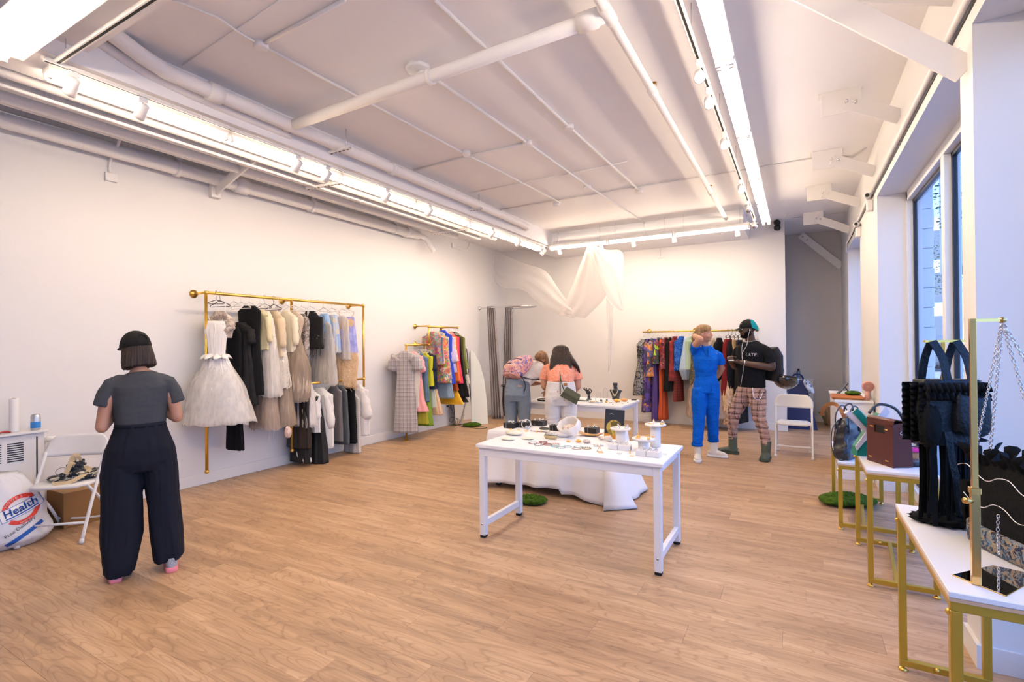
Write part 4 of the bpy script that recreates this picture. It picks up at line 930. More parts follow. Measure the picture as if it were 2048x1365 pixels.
for (x, y, w, rz, lb) in ((-1.165, 3.69, .165, .10, 'flat white gift box with ribbon before the left riser'), (-.918, 3.565, .165, -.02, 'flat white gift box with ribbon before the shortest riser')):
    t = thing('gift_box', lb, 'box', (x, y, ZT), rz)
    MB().box((-w/2, -.032, 0), (w/2, .032, .036), .002).build('box_body', BOXW, t, local=True)
    MB().box((-w/2 - .0012, -.0335, .026), (w/2 + .0012, .0335, .0372), .001).build('lid', BOXW, t, local=True)
    MB().box((-.012, -.0345, 0), (-.006, .0345, .0385)).build('ribbon', SILV, t, local=True)
    if x < -1: MB().box((w/2 + .0008, -.018, .007), (w/2 + .0018, .010, .026)).build('label_patch', M('grey_label', (.35, .35, .37), .6), t, local=True)
    rr = random.Random(int(-x*100))
    for k in range(6): MB().torus((-w/2 + .03 + k*.021, rr.uniform(-.012, .012), .047), .008, .002, 10, 5, RX(PI/2)).ell((-w/2 + .03 + k*.021, rr.uniform(-.01, .01), .056), .006, 8, 6).build('ring', [PEARL, SILV][k % 2], t, local=True)
# large shell shaped dish
t = thing('shell_dish', 'large white ceramic shell shaped dish full of tiny shells', 'dish', (-1.70, 4.0, ZT), 0)
R = RZ(-.5) @ RX(.62); rings = []
prof = [(.02, -.06), (.06, -.052), (.085, -.02), (.093, .02), (.088, .045), (.080, .042), (.078, .015), (.06, -.025), (.02, -.04)]
for (rr_, z) in prof:
    rings.append([Vector((-1.70, 4.0, ZT + .082)) + R @ Vector((rr_ * 1.25 * math.cos(2*PI*j/40) * (1 + .04*math.cos(8*PI*j/40*2)), rr_ * math.sin(2*PI*j/40) * (1 + .05*math.cos(8*PI*j/40*2)), z)) for j in range(40)])
MB().loft(rings).build('bowl', PLAS, t)
MB().loft(lump((-1.76, 3.95, ZT + .022), (.07, .035, .022), 3, amp=.15)).build('shell_base', PLAS, t)
MB().loft(lump((-1.70, 3.985, ZT + .075), (.07, .05, .022), 12, R, 30, 16, .35, 5, .2)).build('tiny_shells', SHELL, t, kind='stuff')
for (c, s_, lb, sd_) in (((-2.17, 3.86, ZT + .02), (.085, .055, .022), 'largest smooth cream stone dish at the left of the foreground table', 2), ((-2.10, 3.63, ZT + .010), (.062, .038, .011), 'flat cream stone dish at the front left table edge', 4), ((-1.97, 3.74, ZT + .008), (.055, .04, .009), 'thin pale stone dish beside the bracelets', 6)):
    MB().loft(lump(c, s_, sd_, None, 40, 18, .08, 2)).top('stone_dish', M('cream_stone', (.76, .72, .60), .5), lb, 'dish')
t = thing('trinket_box', 'small silver and gold boat shaped trinket box near the bracelets', 'box', (-1.80, 3.83, ZT))
m_ = MB(); m_.loft([[Vector((-1.80 + (.062*k) * math.cos(a), 3.83 + (.030*k) * math.sin(a), ZT + z)) for a in [2*PI*j/28 for j in range(28)]] for k, z in ((.8, 0), (1, .02), (1, .03), (.93, .032), (.9, .012))]).build('base', M('trinket_gilt', (.55, .45, .25), .35, .8), t)
MB().loft([[Vector((-1.80 + .058*k * math.cos(a), 3.835 + .028*k * math.sin(a), ZT + .033 + z)) for a in [2*PI*j/28 for j in range(28)]] for k, z in ((1, 0), (.95, .010), (.6, .019), (.1, .022))]).build('lid', cells('silver_pattern', [(.55, .56, .58), (.75, .75, .76), (.30, .31, .33)], 90, .3, .8), t)
bcol = [((.60, .05, .04), (.1, .45, .5), 'red and teal beads'), ((.70, .70, .68), (.02, .02, .02), 'white and black beads'), ((.02, .02, .02), (.6, .05, .04), 'black and red beads'), ((.10, .50, .50), (.7, .7, .68), 'turquoise and white beads'), ((.75, .20, .12), (.8, .78, .7), 'coral red beads'), ((.35, .65, .68), (.75, .75, .72), 'pale blue beads'), ((.70, .60, .50), (.2, .6, .6), 'sand coloured beads'), ((.02, .02, .02), (.80, .60, .25), 'black and gold beads, rightmost'), ((.5, .1, .08), (.02, .02, .02), 'dark red beads at the back of the row'), ((.65, .63, .6), (.5, .3, .2), 'pearl and brown beads'), ((.1, .3, .4), (.7, .65, .6), 'blue grey beads')]
bpos = [(-1.85, 3.60), (-1.78, 3.56), (-1.72, 3.60), (-1.64, 3.57), (-1.665, 3.635), (-1.55, 3.60), (-1.47, 3.62), (-1.395, 3.60), (-1.79, 3.66), (-1.46, 3.56), (-1.58, 3.54)]
for k, ((a_c, b_c, nm), (x, y)) in enumerate(zip(bcol, bpos)):
    t = thing('bracelet', 'beaded bracelet lying on the foreground table, ' + nm, 'bracelet', (x, y, ZT), 0, 'bead bracelets on the foreground table')
    r_ = .034; ma, mb_ = M('bead_a%d' % k, a_c, .3), M('bead_b%d' % k, b_c, .3)
    for q, mt in ((0, ma), (1, mb_)):
        g = MB()
        for j in range(q, 30, 2): a = 2*PI*j/30; g.ell((r_*math.cos(a), r_*.95*math.sin(a), .0035), .0036, 6, 4)
        g.build('beads', mt, t, local=True, kind='stuff')
def scatter(name, items, cat, group):
    for (x, y, z, kind, mt, lb, s_) in items:
        if kind == 'star':
            m_ = MB()
            for k in range(5): a = 2*PI*k/5 + x*9; m_.tube([(x, y, z + s_*.25), (x + s_*math.cos(a), y + s_*math.sin(a), z + s_*.08)], [s_*.25, s_*.06], 8)
        elif kind == 'cone': m_ = MB().tube([(x - s_, y, z + s_*.4), (x - s_*.2, y, z + s_*.5), (x + s_*.6, y, z + s_*.45), (x + s_, y, z + s_*.3)], [s_*.05, s_*.3, s_*.5, s_*.2], 14)
        elif kind == 'lump': m_ = MB().loft(lump((x, y, z + s_*.45), (s_, s_*.7, s_*.5), int(x*-90), None, 18, 10, .3, 3))
        elif kind == 'ring': m_ = MB().torus((x, y, z + s_), s_*.8, s_*.16, 14, 6, RX(PI/2) @ RY(x*7)).ell((x, y, z + s_*1.9), s_*.4, 8, 6)
        elif kind == 'tri': m_ = MB().tube([(x - s_, y, z + .002), (x, y, z + s_*1.9), (x + s_, y, z + .002), (x - s_, y, z + .002)], .0025, 6).ell((x, y, z + s_*2), .005, 8, 6)
        else: m_ = MB().torus((x, y, z + s_*.15), s_, s_*.1, 16, 5)
        m_.top(name, mt, lb, cat, group)
scatter('seashell', [(-1.47, 3.80, ZT, 'lump', SHELL, 'speckled seashell just right of the shell dish', .03), (-1.36, 3.95, ZT, 'cone', PLAS, 'long pale seashell leaning by the catalogue', .05), (-1.42, 4.0, ZT, 'lump', SHELL, 'round spotted seashell behind the long pale shell', .028), (-1.35, 3.73, ZT, 'star', PLAS, 'white starfish ornament in front of the risers', .045)], 'seashell', 'sea ornaments on the foreground table')
scatter('jewellery_piece', [(-1.62, 3.78, ZT, 'lump', JGOLD, 'gold nugget earrings in front of the shell dish, left', .016), (-1.54, 3.80, ZT, 'lump', JGOLD, 'gold nugget earrings in front of the shell dish, right', .024), (-1.27, 3.54, ZT, 'tri', JGOLD, 'small gold triangle earring stand at the front edge', .02), (-1.25, 3.51, ZT, 'loop', JGOLD, 'flat gold hoop pair beside the triangle stand', .018), (-1.12, 3.53, ZT, 'loop', SILV, 'thin silver hoop before the left gift box', .016), (-1.02, 3.50, ZT, 'loop', JGOLD, 'thin gold hoop left of the right gift box', .014), (-1.05, 3.56, ZT, 'ring', JGOLD, 'gold ring standing between the two gift boxes', .012), (-.83, 3.66, ZT, 'loop', SILV, 'thin silver hoops at the right of the table', .015), (-2.02, 4.0, ZT, 'ring', JGOLD, 'gold ring near the large cream stone dish', .012)], 'jewellery', 'loose jewellery on the foreground table')

# ================================================================== goods on the cloth table (top about z = .61)
ZM = .6105
BOXB = M('black_card', (.012, .012, .013), .45)
for k, (x, y, rz, w, lb) in enumerate(((-2.80, 4.90, .05, .125, 'black jewellery box at the far left of the cloth table'), (-2.68, 5.0, .1, .13, 'black jewellery box behind the hair hoop'), (-2.58, 5.18, -.1, .15, 'black jewellery box at the rear edge, topped by a bow'), (-2.27, 4.98, .05, .13, 'black jewellery box behind the trinket box'), (-2.15, 5.05, .1, .14, 'black jewellery box partly behind the shell dish'), (-1.87, 4.99, .0, .13, 'black jewellery box left of the catalogue'))):
    t = thing('jewellery_box', lb, 'box', (x, y, ZM), rz, 'black jewellery boxes on the cloth table')
    MB().box((-w/2, -.05, 0), (w/2, .05, .055), .002).build('box_body', BOXB, t, local=True); MB().box((-w/2 - .001, -.051, .042), (w/2 + .001, .051, .058), .0015).build('lid', BOXB, t, local=True)
    MB().box((-.03, -.052, -.0), (-.026, .052, .0595)).build('ribbon', SILV, t, local=True)
    rr = random.Random(k)
    for q in range(5): p = (rr.uniform(-.045, .045), rr.uniform(-.03, .03)); MB().ell((p[0], p[1], .066), (.013, .008, .008), 8, 6).torus((p[0], p[1], .071), .011, .002, 10, 5, RX(1)).build('brooch', [SILV, PEARL][q % 2], t, local=True)
t = thing('hair_hoop', 'white hair hoop with crystal flowers leaning on a black box', 'hair hoop', (-2.60, 4.86, ZM))
MB().torus((-2.60, 4.90, ZM + .055), .05, .005, 24, 7, RX(1.2) @ RY(.2)).build('hoop', PLAS, t)
for k in range(7): a = k*.9; MB().ell((-2.56 + .022*math.cos(a), 4.86 + .012*math.sin(a*2), ZM + .024 + .014*math.sin(a)), (.011, .011, .009), 8, 6).build('flower', M('crystal_blue', (.55, .60, .70), .15, .3), t)
for (x, y, lb, w) in ((-2.42, 4.98, 'black oval tray between the boxes', .05),): MB().lathe((x, y, ZM), [(.01, 0), (w, .002), (w + .006, .012), (w + .002, .013), (w - .004, .006), (.01, .004)], 24).top('small_tray', BOXB, lb, 'tray')
MB().box((-2.50, 4.80, ZM), (-2.10, 4.812, ZM + .006), .001).top('wooden_rod', M('dark_wood', (.10, .05, .03), .5), 'thin dark wooden rod lying across the cloth', 'rod')
scatter('jewellery_piece', [(-2.72, 4.77, ZM, 'lump', JGOLD, 'gold earrings on the cloth below the left box', .018), (-2.62, 4.76, ZM, 'lump', JGOLD, 'gold earrings on the cloth below the hair hoop', .016), (-2.52, 4.75, ZM, 'lump', JGOLD, 'gold earrings on the cloth at the rod end', .016), (-2.35, 4.76, ZM, 'ring', JGOLD, 'gold ring beside the rod on the cloth', .014), (-2.17, 4.78, ZM, 'lump', JGOLD, 'gold earrings right of the rod', .018), (-2.24, 4.74, ZM, 'ring', JGOLD, 'small gold ring before the boxes', .012)], 'jewellery', 'loose jewellery on the cloth table')
t = thing('wooden_tray', 'curved tan wooden tray with gold trim on the cloth table', 'tray', (-1.83, 4.80, ZM))
WD = M('tan_wood', (.42, .22, .09), .45)
MB().grid([[(-1.96 + .27*i/16, 4.76 + .08*j/4 + .02*math.sin(PI*i/16), ZM + .008 + .03*(abs(i-8)/8)**2 + .008*(abs(j-2)/2)**2) for i in range(17)] for j in range(5)], .006).build('tray', WD, t)
MB().box((-1.86, 4.775, ZM + .014), (-1.72, 4.80, ZM + .022), .002).build('gold_bar', JGOLD, t)
# catalogue
t = thing('catalogue', 'upright dark catalogue with a golden bowl photograph on its cover', 'book', (-1.56, 4.74, ZM), math.radians(-4))
Rb = RX(-.16)
def bk(m_, nm, mt): m_.v = [Rb @ p for p in m_.v]; return m_.build(nm, mt, t, local=True)
bk(MB().box((-.098, 0, 0), (.098, .012, .29)), 'cover', M('navy_cover', (.022, .03, .05), .35)); bk(MB().box((-.097, -.0012, .0), (.097, -.0001, .055)), 'cover_table', M('orange_print', (.60, .26, .04), .35))
OLV = splash('bowl_print', (.28, .21, .04), (.55, .42, .10), 9, .5, .35)
bk(MB().loft([[Vector((r_*math.cos(2*PI*j/32)*.078, -.0013 - .0006*k, .115 + .075*r_*math.sin(2*PI*j/32))) for j in range(32)] for k, r_ in enumerate((1, 1))], smooth=False), 'cover_bowl', OLV)
bk(MB().loft([[Vector((.012 + .05*math.cos(2*PI*j/24), -.0022 - .0004*k, .152 + .022*math.sin(2*PI*j/24))) for j in range(24)] for k in (0, 1)], smooth=False), 'cover_bowl_mouth', M('bowl_dark', (.14, .11, .03), .4))
g = MB()
for k in range(5): g.box((-.05 + k*.008, -.0022, .249 - .004*abs(k-2)), (-.044 + k*.008, -.001, .252 - .004*abs(k-2)))
bk(g, 'cover_emblem', BW).__setitem__('kind', 'stuff')

# ================================================================== goods on the back table
ZB = .7505
t = thing('ring_tray', 'black oval tray of rings between the two leaning women', 'tray', (-3.05, 6.4, ZB))
MB().lathe((-3.05, 6.4, ZB), [(.01, 0), (.14, .001), (.15, .02), (.145, .021), (.13, .008), (.01, .006)], 28).build('tray', BOXB, t)
MB().loft(lump((-3.05, 6.4, ZB + .012), (.12, .12, .008), 5, None, 30, 10, .3, 8)).build('rings', cells('ring_mix', [(.7, .6, .4), (.3, .3, .3), (.8, .75, .65)], 120, .3, .6), t, kind='stuff')
t = thing('sunglass_stand', 'black tiered stand holding eyewear behind the tray', 'stand', (-3.10, 6.6, ZB))
MB().cyl((-3.10, 6.6, ZB), (-3.10, 6.6, ZB + .2), .006, n=8).build('pole', BLACK, t)
for k in range(4): MB().tube(smooth_path([(-3.16, 6.58, ZB + .04 + k*.045), (-3.13, 6.56, ZB + .032 + k*.045), (-3.10, 6.58, ZB + .045 + k*.045), (-3.07, 6.56, ZB + .032 + k*.045), (-3.03, 6.58, ZB + .042 + k*.045)], 4), .006, 6).build('eyewear', BLACK, t)
BLG = M('black_gloss', (.008, .008, .009), .2, coat=.5)
t = thing('hand_form', 'black mannequin hand with curled fingers displaying rings', 'mannequin hand', (-2.56, 6.72, ZB))
MB().lathe((-2.56, 6.72, ZB), [(.04, 0), (.042, .008), (.03, .012), (.022, .02), (.018, .06), (.022, .08)], 18).build('wrist_base', BLG, t)
MB().ell((-2.575, 6.72, ZB + .105), (.032, .014, .036), 14, 10, RY(-.4)).build('palm', BLG, t)
for k, (dx, a) in enumerate(((-.028, -.9), (-.012, -.6), (.004, -.25), (.02, .1))):
    p = Vector((-2.585 + dx, 6.72, ZB + .13 - .008*k)); q = p + Vector((math.sin(a)*.03, -.006, math.cos(a)*.032)); w = q + Vector((math.sin(a + .5)*.02, -.016, math.cos(a + .5)*.022)); MB().tube([p - Vector((0, 0, .01)), p, q, w], [.007, .007, .006, .004], 8).build('finger', BLG, t)
MB().tube(smooth_path([(-2.548, 6.72, ZB + .09), (-2.52, 6.71, ZB + .115), (-2.525, 6.70, ZB + .145), (-2.55, 6.70, ZB + .155)], 4), .007, 8).build('thumb', BLG, t)
t = thing('necklace_bust', 'black mannequin bust wearing a chunky pale necklace', 'bust', (-2.24, 7.0, ZB - .0))
yb_ = 6.93
m_ = MB(); rings = []
for z, w, d in ((0, .055, .035), (.02, .05, .04), (.06, .062, .045), (.10, .078, .048), (.125, .090, .045), (.135, .085, .04), (.14, .04, .03), (.15, .028, .028), (.185, .027, .027), (.20, .032, .034), (.225, .034, .042), (.235, .028, .03)):
    rings.append([Vector((-2.24 + w*math.cos(a) + (0.006 if z > .18 else 0) * -1, yb_ + d*math.sin(a) , ZB + z)) for a in [2*PI*j/24 for j in range(24)]])
m_.loft(rings).build('bust_form', BLG, t)
nk = cells('necklace_gold_white', [(.75, .60, .30), (.80, .78, .74), (.5, .35, .15)], 80, .3, .5)
for k in range(26):
    u = k / 25 * 2 - 1; MB().ell((-2.24 + u*.045, yb_ - .052 + .014*abs(u), ZB + .055 + .07*abs(u)**1.3), .0065 + .004*(1-abs(u)), 8, 6).build('necklace_bead', nk, t)
t = thing('oval_tray', 'silver rimmed oval tray with small gold pieces', 'tray', (-2.36, 6.42, ZB))
m_ = MB(); m_.loft([[Vector((-2.36 + .09*k*math.cos(a), 6.42 + .05*k*math.sin(a), ZB + z)) for a in [2*PI*j/30 for j in range(30)]] for k, z in ((.9, 0), (1, .015), (.97, .016), (.9, .004))]).build('tray', SILV, t)
for q in range(6): MB().ell((-2.40 + q*.016, 6.42 + .014*math.sin(q*2), ZB + .012), .009, 8, 6).build('earring', [JGOLD, PEARL][q % 2], t)
scatter('jewellery_piece', [(-2.12, 6.62, ZB, 'lump', JGOLD, 'orange gold pendant pile before the bust', .045), (-2.05, 6.72, ZB, 'lump', M('peach_resin', (.75, .35, .12), .4), 'peach resin comb beside the bust', .045), (-2.23, 6.5, ZB, 'lump', JGOLD, 'small gold pendant left of the pendant pile', .02), (-2.42, 6.6, ZB, 'ring', SILV, 'silver ring behind the oval tray', .016), (-2.36, 6.66, ZB, 'lump', BLG, 'small black brooch behind the oval tray', .018), (-2.30, 6.72, ZB, 'lump', BLG, 'black clip left of the bust', .015)] , 'jewellery', 'loose jewellery on the back table')
rr = random.Random(11)
for k in range(9): x, y = rr.uniform(-2.34, -1.96), rr.uniform(6.28, 6.6); MB().ell((x, y, ZB + .006), .0055, 8, 6).top('black_bead', BLG, 'tiny black bead scattered on the back table by the bust', 'bead', 'scattered black beads')
for (x, y, h, lb) in ((-2.47, 6.86, .12, 'thin wire earring stand beside the black hand'), (-2.38, 6.9, .16, 'taller thin wire earring stand near the bust')):
    MB().tube(smooth_path([(x - .03, y, ZB + .003), (x - .03, y, ZB + h*.7), (x, y, ZB + h), (x + .03, y, ZB + h*.7), (x + .03, y, ZB + .003)], 5), .0022, 6).top('wire_stand', SILV, lb, 'stand')
MB().box((-2.72, 6.50, ZB), (-2.50, 6.56, ZB + .012), .003).top('black_tray', BLG, 'narrow black slate bar beside the olive purse', 'tray')
MB().box((-2.01, 6.90, ZB), (-1.94, 6.94, ZB + .012), .004).top('hair_comb', BLG, 'black hair comb at the right end of the back table', 'comb')

# ================================================================== bags on the benches
LB = M('black_leather', (.016, .017, .022), .35, bump=.1, bscale=60, coat=.15); LBR = M('tan_leather', (.28, .12, .04), .45, bump=.1, bscale=60)
def softbox(c, size, R=None, taper=.85, n=40, pw=.35, sag=.02, seed=1, rows=16):
    """rounded box bag body standing on z = c.z"""
    rings = []
    for i in range(rows + 1):
        v = i / rows; k = 1 - (1 - taper) * v; e = 1 - .25 * (abs(2*v - 1) ** 8); ring = []
        for j in range(n):
            a = 2*PI*j/n; cx, sx_ = math.cos(a), math.sin(a)
            p = Vector((size[0]/2 * k * e * math.copysign(abs(cx) ** pw, cx), size[1]/2 * (1 - (1-taper)*1.6*v) * e * math.copysign(abs(sx_) ** pw, sx_), size[2] * v)) 
            p += Vector((1, 1, 0)) * sag * nz((cx, sx_, v*3), 2, seed)
            ring.append(Vector(c) + (R.to_3x3() @ p if R is not None else p))
        rings.append(ring)
    return MB().loft(rings)
zb1 = .5555
t = thing('tote_bag', 'slouchy black leather tote with long handles on the farthest bench', 'handbag', (.37, 5.12, zb1))
Rt = RZ(math.radians(62))
softbox((.37, 5.14, zb1), (.34, .13, .34), Rt, .72, sag=.03, seed=3).build('bag_body', LB, t)
for s_ in (-1, 1):
    o_ = Rt.to_3x3() @ Vector((0, .05*s_, 0)); a = Vector((.37, 5.14, zb1)) + o_
    MB().tube(smooth_path([a + Rt.to_3x3() @ Vector((-.09, 0, .22)), a + Rt.to_3x3() @ Vector((-.10, 0, .36)), a + Vector((0, -.02*s_, .44)), a + Rt.to_3x3() @ Vector((.10, 0, .38)), a + Rt.to_3x3() @ Vector((.09, 0, .22))], 6), .006, 7).build('handle', LB, t)
MB().tube(smooth_path([(.30, 5.06, zb1 + .33), (.25, 5.0, zb1 + .25), (.245, 4.98, zb1 + .10), (.29, 4.98, zb1 + .01), (.33, 4.99, zb1 + .006)], 6), .004, 6).build('hanging_cord', LB, t)
t = thing('strap_handbag', 'tan leather handbag with thick curved strap behind the black tote', 'handbag', (.36, 5.48, zb1))
softbox((.36, 5.50, zb1), (.28, .11, .24), RZ(1.2), .8, seed=5).build('bag_body', M('dark_brown_leather', (.05, .03, .025), .4), t)
strap([(.37, 5.36, zb1 + .20), (.35, 5.30, zb1 + .34), (.30, 5.38, zb1 + .42), (.24, 5.45, zb1 + .41), (.20, 5.48, zb1 + .35), (.20, 5.50, zb1 + .30)], .032, LBR, 'strap', t, (.3, 1, .2), .008)
MB().tube(smooth_path([(.36, 5.40, zb1 + .22), (.36, 5.33, zb1 + .40), (.42, 5.38, zb1 + .42), (.44, 5.5, zb1 + .2)], 6), .007, 6).build('strap', M('dark_brown_leather', (.05, .03, .025), .4), t)
t = thing('belt_coil', 'dark leather belts piled on the farthest bench by the wall', 'belt', (.60, 5.4, zb1))
for k in range(4): MB().torus((.58 + .015*k, 5.40, zb1 + .018 + .024*k), .075 - .006*k, .012, 24, 6).build('belt', [LB, M('dark_brown_leather', (.05, .03, .025), .4)][k % 2], t)
zb2 = .7355
GRN = M('green_leather', (.0, .17, .12), .4); LIL = M('pale_lilac_leather', (.62, .60, .66), .45); DBR = M('oxblood_leather', (.085, .020, .014), .45, bump=.06, bscale=90, spec=.3)
t = thing('green_handbag', 'geometric green and pale lilac handbag leaning behind the brown handbag', 'handbag', (.45, 4.36, zb2))
Rg = RZ(math.radians(20)); 
def poly(pts2, y0, y1, R, c):
    n_ = len(pts2); A = [Vector(c) + R.to_3x3() @ Vector((x, y0, z)) for x, z in pts2]; B_ = [Vector(c) + R.to_3x3() @ Vector((x, y1, z)) for x, z in pts2]
    return MB().add(A + B_, [tuple(range(n_)), tuple(range(n_, 2*n_))[::-1]] + [(i, i + n_, (i+1) % n_ + n_, (i+1) % n_) for i in range(n_)])
cg = (.44, 4.36, zb2)
poly([(-.10, 0), (.13, 0), (.13, .20), (.06, .30), (-.02, .17), (-.09, .06)], -.035, .05, Rg, cg).build('bag_body', GRN, t)
poly([(-.11, .07), (-.10, .04), (.11, .31), (.09, .35), (.08, .35)], -.045, -.036, Rg, cg).build('lilac_band', LIL, t)
poly([(-.17, .30), (-.15, .32), (.02, .17), (.0, .13)], -.045, -.01, Rg, cg).build('lilac_band', LIL, t)
poly([(-.13, .31), (-.10, .34), (.10, .10), (.09, .05)], -.055, -.046, Rg, cg).build('green_flap', GRN, t)
poly([(-.10, .30), (-.07, .33), (.02, .22), (.01, .18)], -.02, .03, Rg, cg).build('gusset', M('pale_green', (.30, .58, .52), .5), t)
MB().box((.425, 4.28, zb2 + .155), (.447, 4.30, zb2 + .163)).build('gold_clasp', JGOLD, t)
MB().tube(smooth_path([(.44, 4.36, zb2 + .30), (.50, 4.40, zb2 + .36), (.60, 4.42, zb2 + .33), (.66, 4.44, zb2 + .22)], 6), .010, 7).build('strap', LB, t)
t = thing('brown_handbag', 'oxblood crocodile leather handbag with cut out handle and gold studs', 'handbag', (.525, 4.12, zb2), math.radians(-60))
w, d, h = .235, .135, .295
def bb_(m_, nm, mt): return m_.build(nm, mt, t, local=True)
# front panel with a real hole
hx, hz0, hz1 = .045, .205, .255
fp = MB()
for (x0, x1, z0, z1) in ((-w/2, w/2, 0, hz0), (-w/2, -hx, hz0, hz1), (hx, w/2, hz0, hz1), (-w/2 + .006, w/2 - .006, hz1, h)): fp.box((x0, -d/2, z0), (x1, -d/2 + .008, z1))
bb_(fp, 'front_panel', DBR)
bb_(poly([(-d/2 + .009, .004), (d/2, .004), (d/2 - .015, h - .05), (.0, h - .012), (-d/2 + .009, h - .02)], -w/2 + .008, w/2 - .008, RZ(PI/2), (0, 0, 0)), 'bag_body', DBR)
rows = [[(x, y, z) for x in (-w/2, -w/4, 0, w/4, w/2)] for y, z in ((-d/2 - .001, h - .03), (-d/2 + .003, h + .002), (-d/2 + .02, h + .012), (0, h + .006), (d/2 - .01, h - .03), (d/2 + .008, h - .09), (d/2 + .012, h - .14))]
bb_(MB().grid(rows, .005), 'flap', M('croc_leather', (.11, .032, .022), .4, bump=.6, bscale=55, spec=.4))
bb_(MB().box((-hx, -d/2 + .0085, hz0), (hx, -d/2 + .012, hz1)), 'handle_opening', DARK)
for (x, z) in ((-hx - .02, .24), (hx + .02, .235), (-.08, .035), (.07, .035)): bb_(MB().tube([(x - .012, -d/2 - .004, z), (x + .012, -d/2 - .004, z)], .004, 8), 'gold_stud', JGOLD)
bb_(MB().torus((w/2 - .002, -.01, .22), .009, .002, 12, 5, RY(PI/2)), 'side_ring', CHROME)
t = thing('belt_bag', 'black belt bag with bright pink lining behind the brown handbag', 'handbag', (.63, 4.34, zb2))
MB().lathe((.645, 4.16, zb2), [(.01, 0), (.07, .001), (.075, .02), (.07, .026), (.01, .027)], 28).build('round_base', LB, t)
MB().box((.54, 4.34, zb2), (.72, 4.40, zb2 + .05), .01).build('bag_body', M('tan_side', (.40, .22, .10), .5), t)
MB().box((.54, 4.335, zb2 + .05), (.72, 4.40, zb2 + .075), .006).build('pink_lining', M('hot_pink', (.75, .03, .35), .5), t)
strap([(.50, 4.36, zb2 + .02), (.52, 4.34, zb2 + .10), (.60, 4.33, zb2 + .09), (.73, 4.36, zb2 + .085)], .02, LB, 'strap', t, (0, 0, 1), .006)

# nearest bench
zb3 = .7725
RUF = M('black_ruffle', (.004, .005, .006), .8, bump=.3, bscale=50); SATB = M('black_brocade', (.008, .011, .016), .45, spec=.25, bump=.5, bscale=70)
t = thing('ruffled_black_bag', 'black ruffled backpack with long fringe hanging from a gold stand', 'bag', (.55, 2.74, zb3))
ex = Vector((.87, .48, 0)); ey = Vector((.48, -.87, 0)); c0 = Vector((.545, 2.76, zb3))
def L3(x, y, z): return c0 + ex * x - ey * y * -1 + Vector((0, 0, z)) if False else c0 + ex * x + ey * y + Vector((0, 0, z))
rings = []
for i in range(15):
    v = i / 14; z = .34 + .27 * v; ring = []
    for j in range(48):
        a = 2*PI*j/48; k = 1 + .05*math.sin(a*9 + v*9); w = .115 * (1 + .12*math.sin(PI*v)); ring.append(L3(w*k*math.copysign(abs(math.cos(a))**.6, math.cos(a)), .055*k*math.copysign(abs(math.sin(a))**.6, math.sin(a)), z))
    rings.append(ring)
MB().loft(rings).build('bag_body', SATB, t)
for s_ in (-1, 1):
    for q in range(3):
        P_ = []
        for i in range(41):
            v = i / 40; base = L3(s_*(.10 + .012*q), .03 - .03*q, .35 + .25*v); am = .009*math.sin(i*1.5 + q*2) + .008*nz((i*.4, q, s_)); P_.append([base + ex*s_*(.0), base + ex*s_*(.022 + am*.4) + ey*am, base + ex*s_*(.038 + am) + ey*am*1.6])
        MB().grid(P_, .002).build('ruffle', RUF, t)
for q, zz in enumerate((.60, .565)):
    P_ = [[L3(-.13 + .26*i/50, .055, zz), L3(-.13 + .26*i/50, .062 + .012*math.sin(i*1.3), zz - .02), L3(-.13 + .26*i/50, .06 + .02*math.sin(i*1.3 + q), zz - .038)] for i in range(51)]; MB().grid(P_, .002).build('ruffle', RUF, t)
MB().loft([[L3(.05 + k*.07*math.copysign(abs(math.cos(a))**.4, math.cos(a)), .055 + .035*k*math.copysign(abs(math.sin(a))**.5, math.sin(a)), z + .01*math.sin(a*3)) for a in [2*PI*j/40 for j in range(40)]] for k, z in ((.85, .39), (1, .40), (1.05, .45), (1.0, .53), (.9, .545))]).build('front_pocket', SATB, t)
MB().loft(lump(L3(-.10, .04, .42), (.04, .035, .09), 7, Matrix((ex, ey, (0, 0, 1))).transposed(), 30, 20, .15, 3)).build('side_pocket', RUF, t)
for (x, w) in ((-.055, .034), (.045, .034)):
    for s_ in (-1, 1):
        strap([L3(x*1.0 + s_*.0, .004*s_, .772), L3(x + (.02 if s_ > 0 else -.006), .03*s_, .70), L3(x + (.028 if s_ > 0 else -.012), .045*s_, .60)], w, SATB, 'shoulder_strap', t, ey, .004)
rr = random.Random(4)
for k in range(60):
    x = rr.uniform(-.10, .10); y = rr.uniform(-.03, .05); L_ = rr.uniform(.30, .36); 
    if -.055 < x < -.035: continue
    b0 = L3(x, y, .36); pts = [b0, L3(x + rr.uniform(-.006, .006), y, .36 - L_*.5), L3(x*1.06 + rr.uniform(-.012, .012), y*1.2, max(.006, .36 - L_))]
    strap(pts, rr.uniform(.010, .022), RUF, 'fringe', t, ey, .0025, 3)
strap([L3(-.05, .068, .40), L3(-.03, .072, .25), L3(.01, .075, .06)], .03, SATB, 'ribbon_end', t, ey, .003)
MB().loft(lump(L3(0, .0, .018), (.12, .075, .022), 9, None, 60, 12, .4, 6)).build('fringe_pile', RUF, t, kind='stuff')
t = thing('gold_bag_stand', 'slim gold display stand carrying the ruffled backpack', 'stand', (.55, 2.78, zb3))
MB().beam(L3(-.0, -.01, 0), L3(-.0, -.01, .775), .012, .012, up=(1, 0, 0)).build('post', GOLD, t); MB().beam(L3(-.085, -.003, .772), L3(.085, -.003, .772), .012, .010).build('cross_bar', GOLD, t); MB().box(L3(-.05, -.06, 0), L3(.05, .05, .004)).build('base_plate', GOLD, t)
t = thing('mirror_base_stand', 'gold display stand with mirrored base plate on the nearest bench', 'stand', (.50, 2.12, zb3))
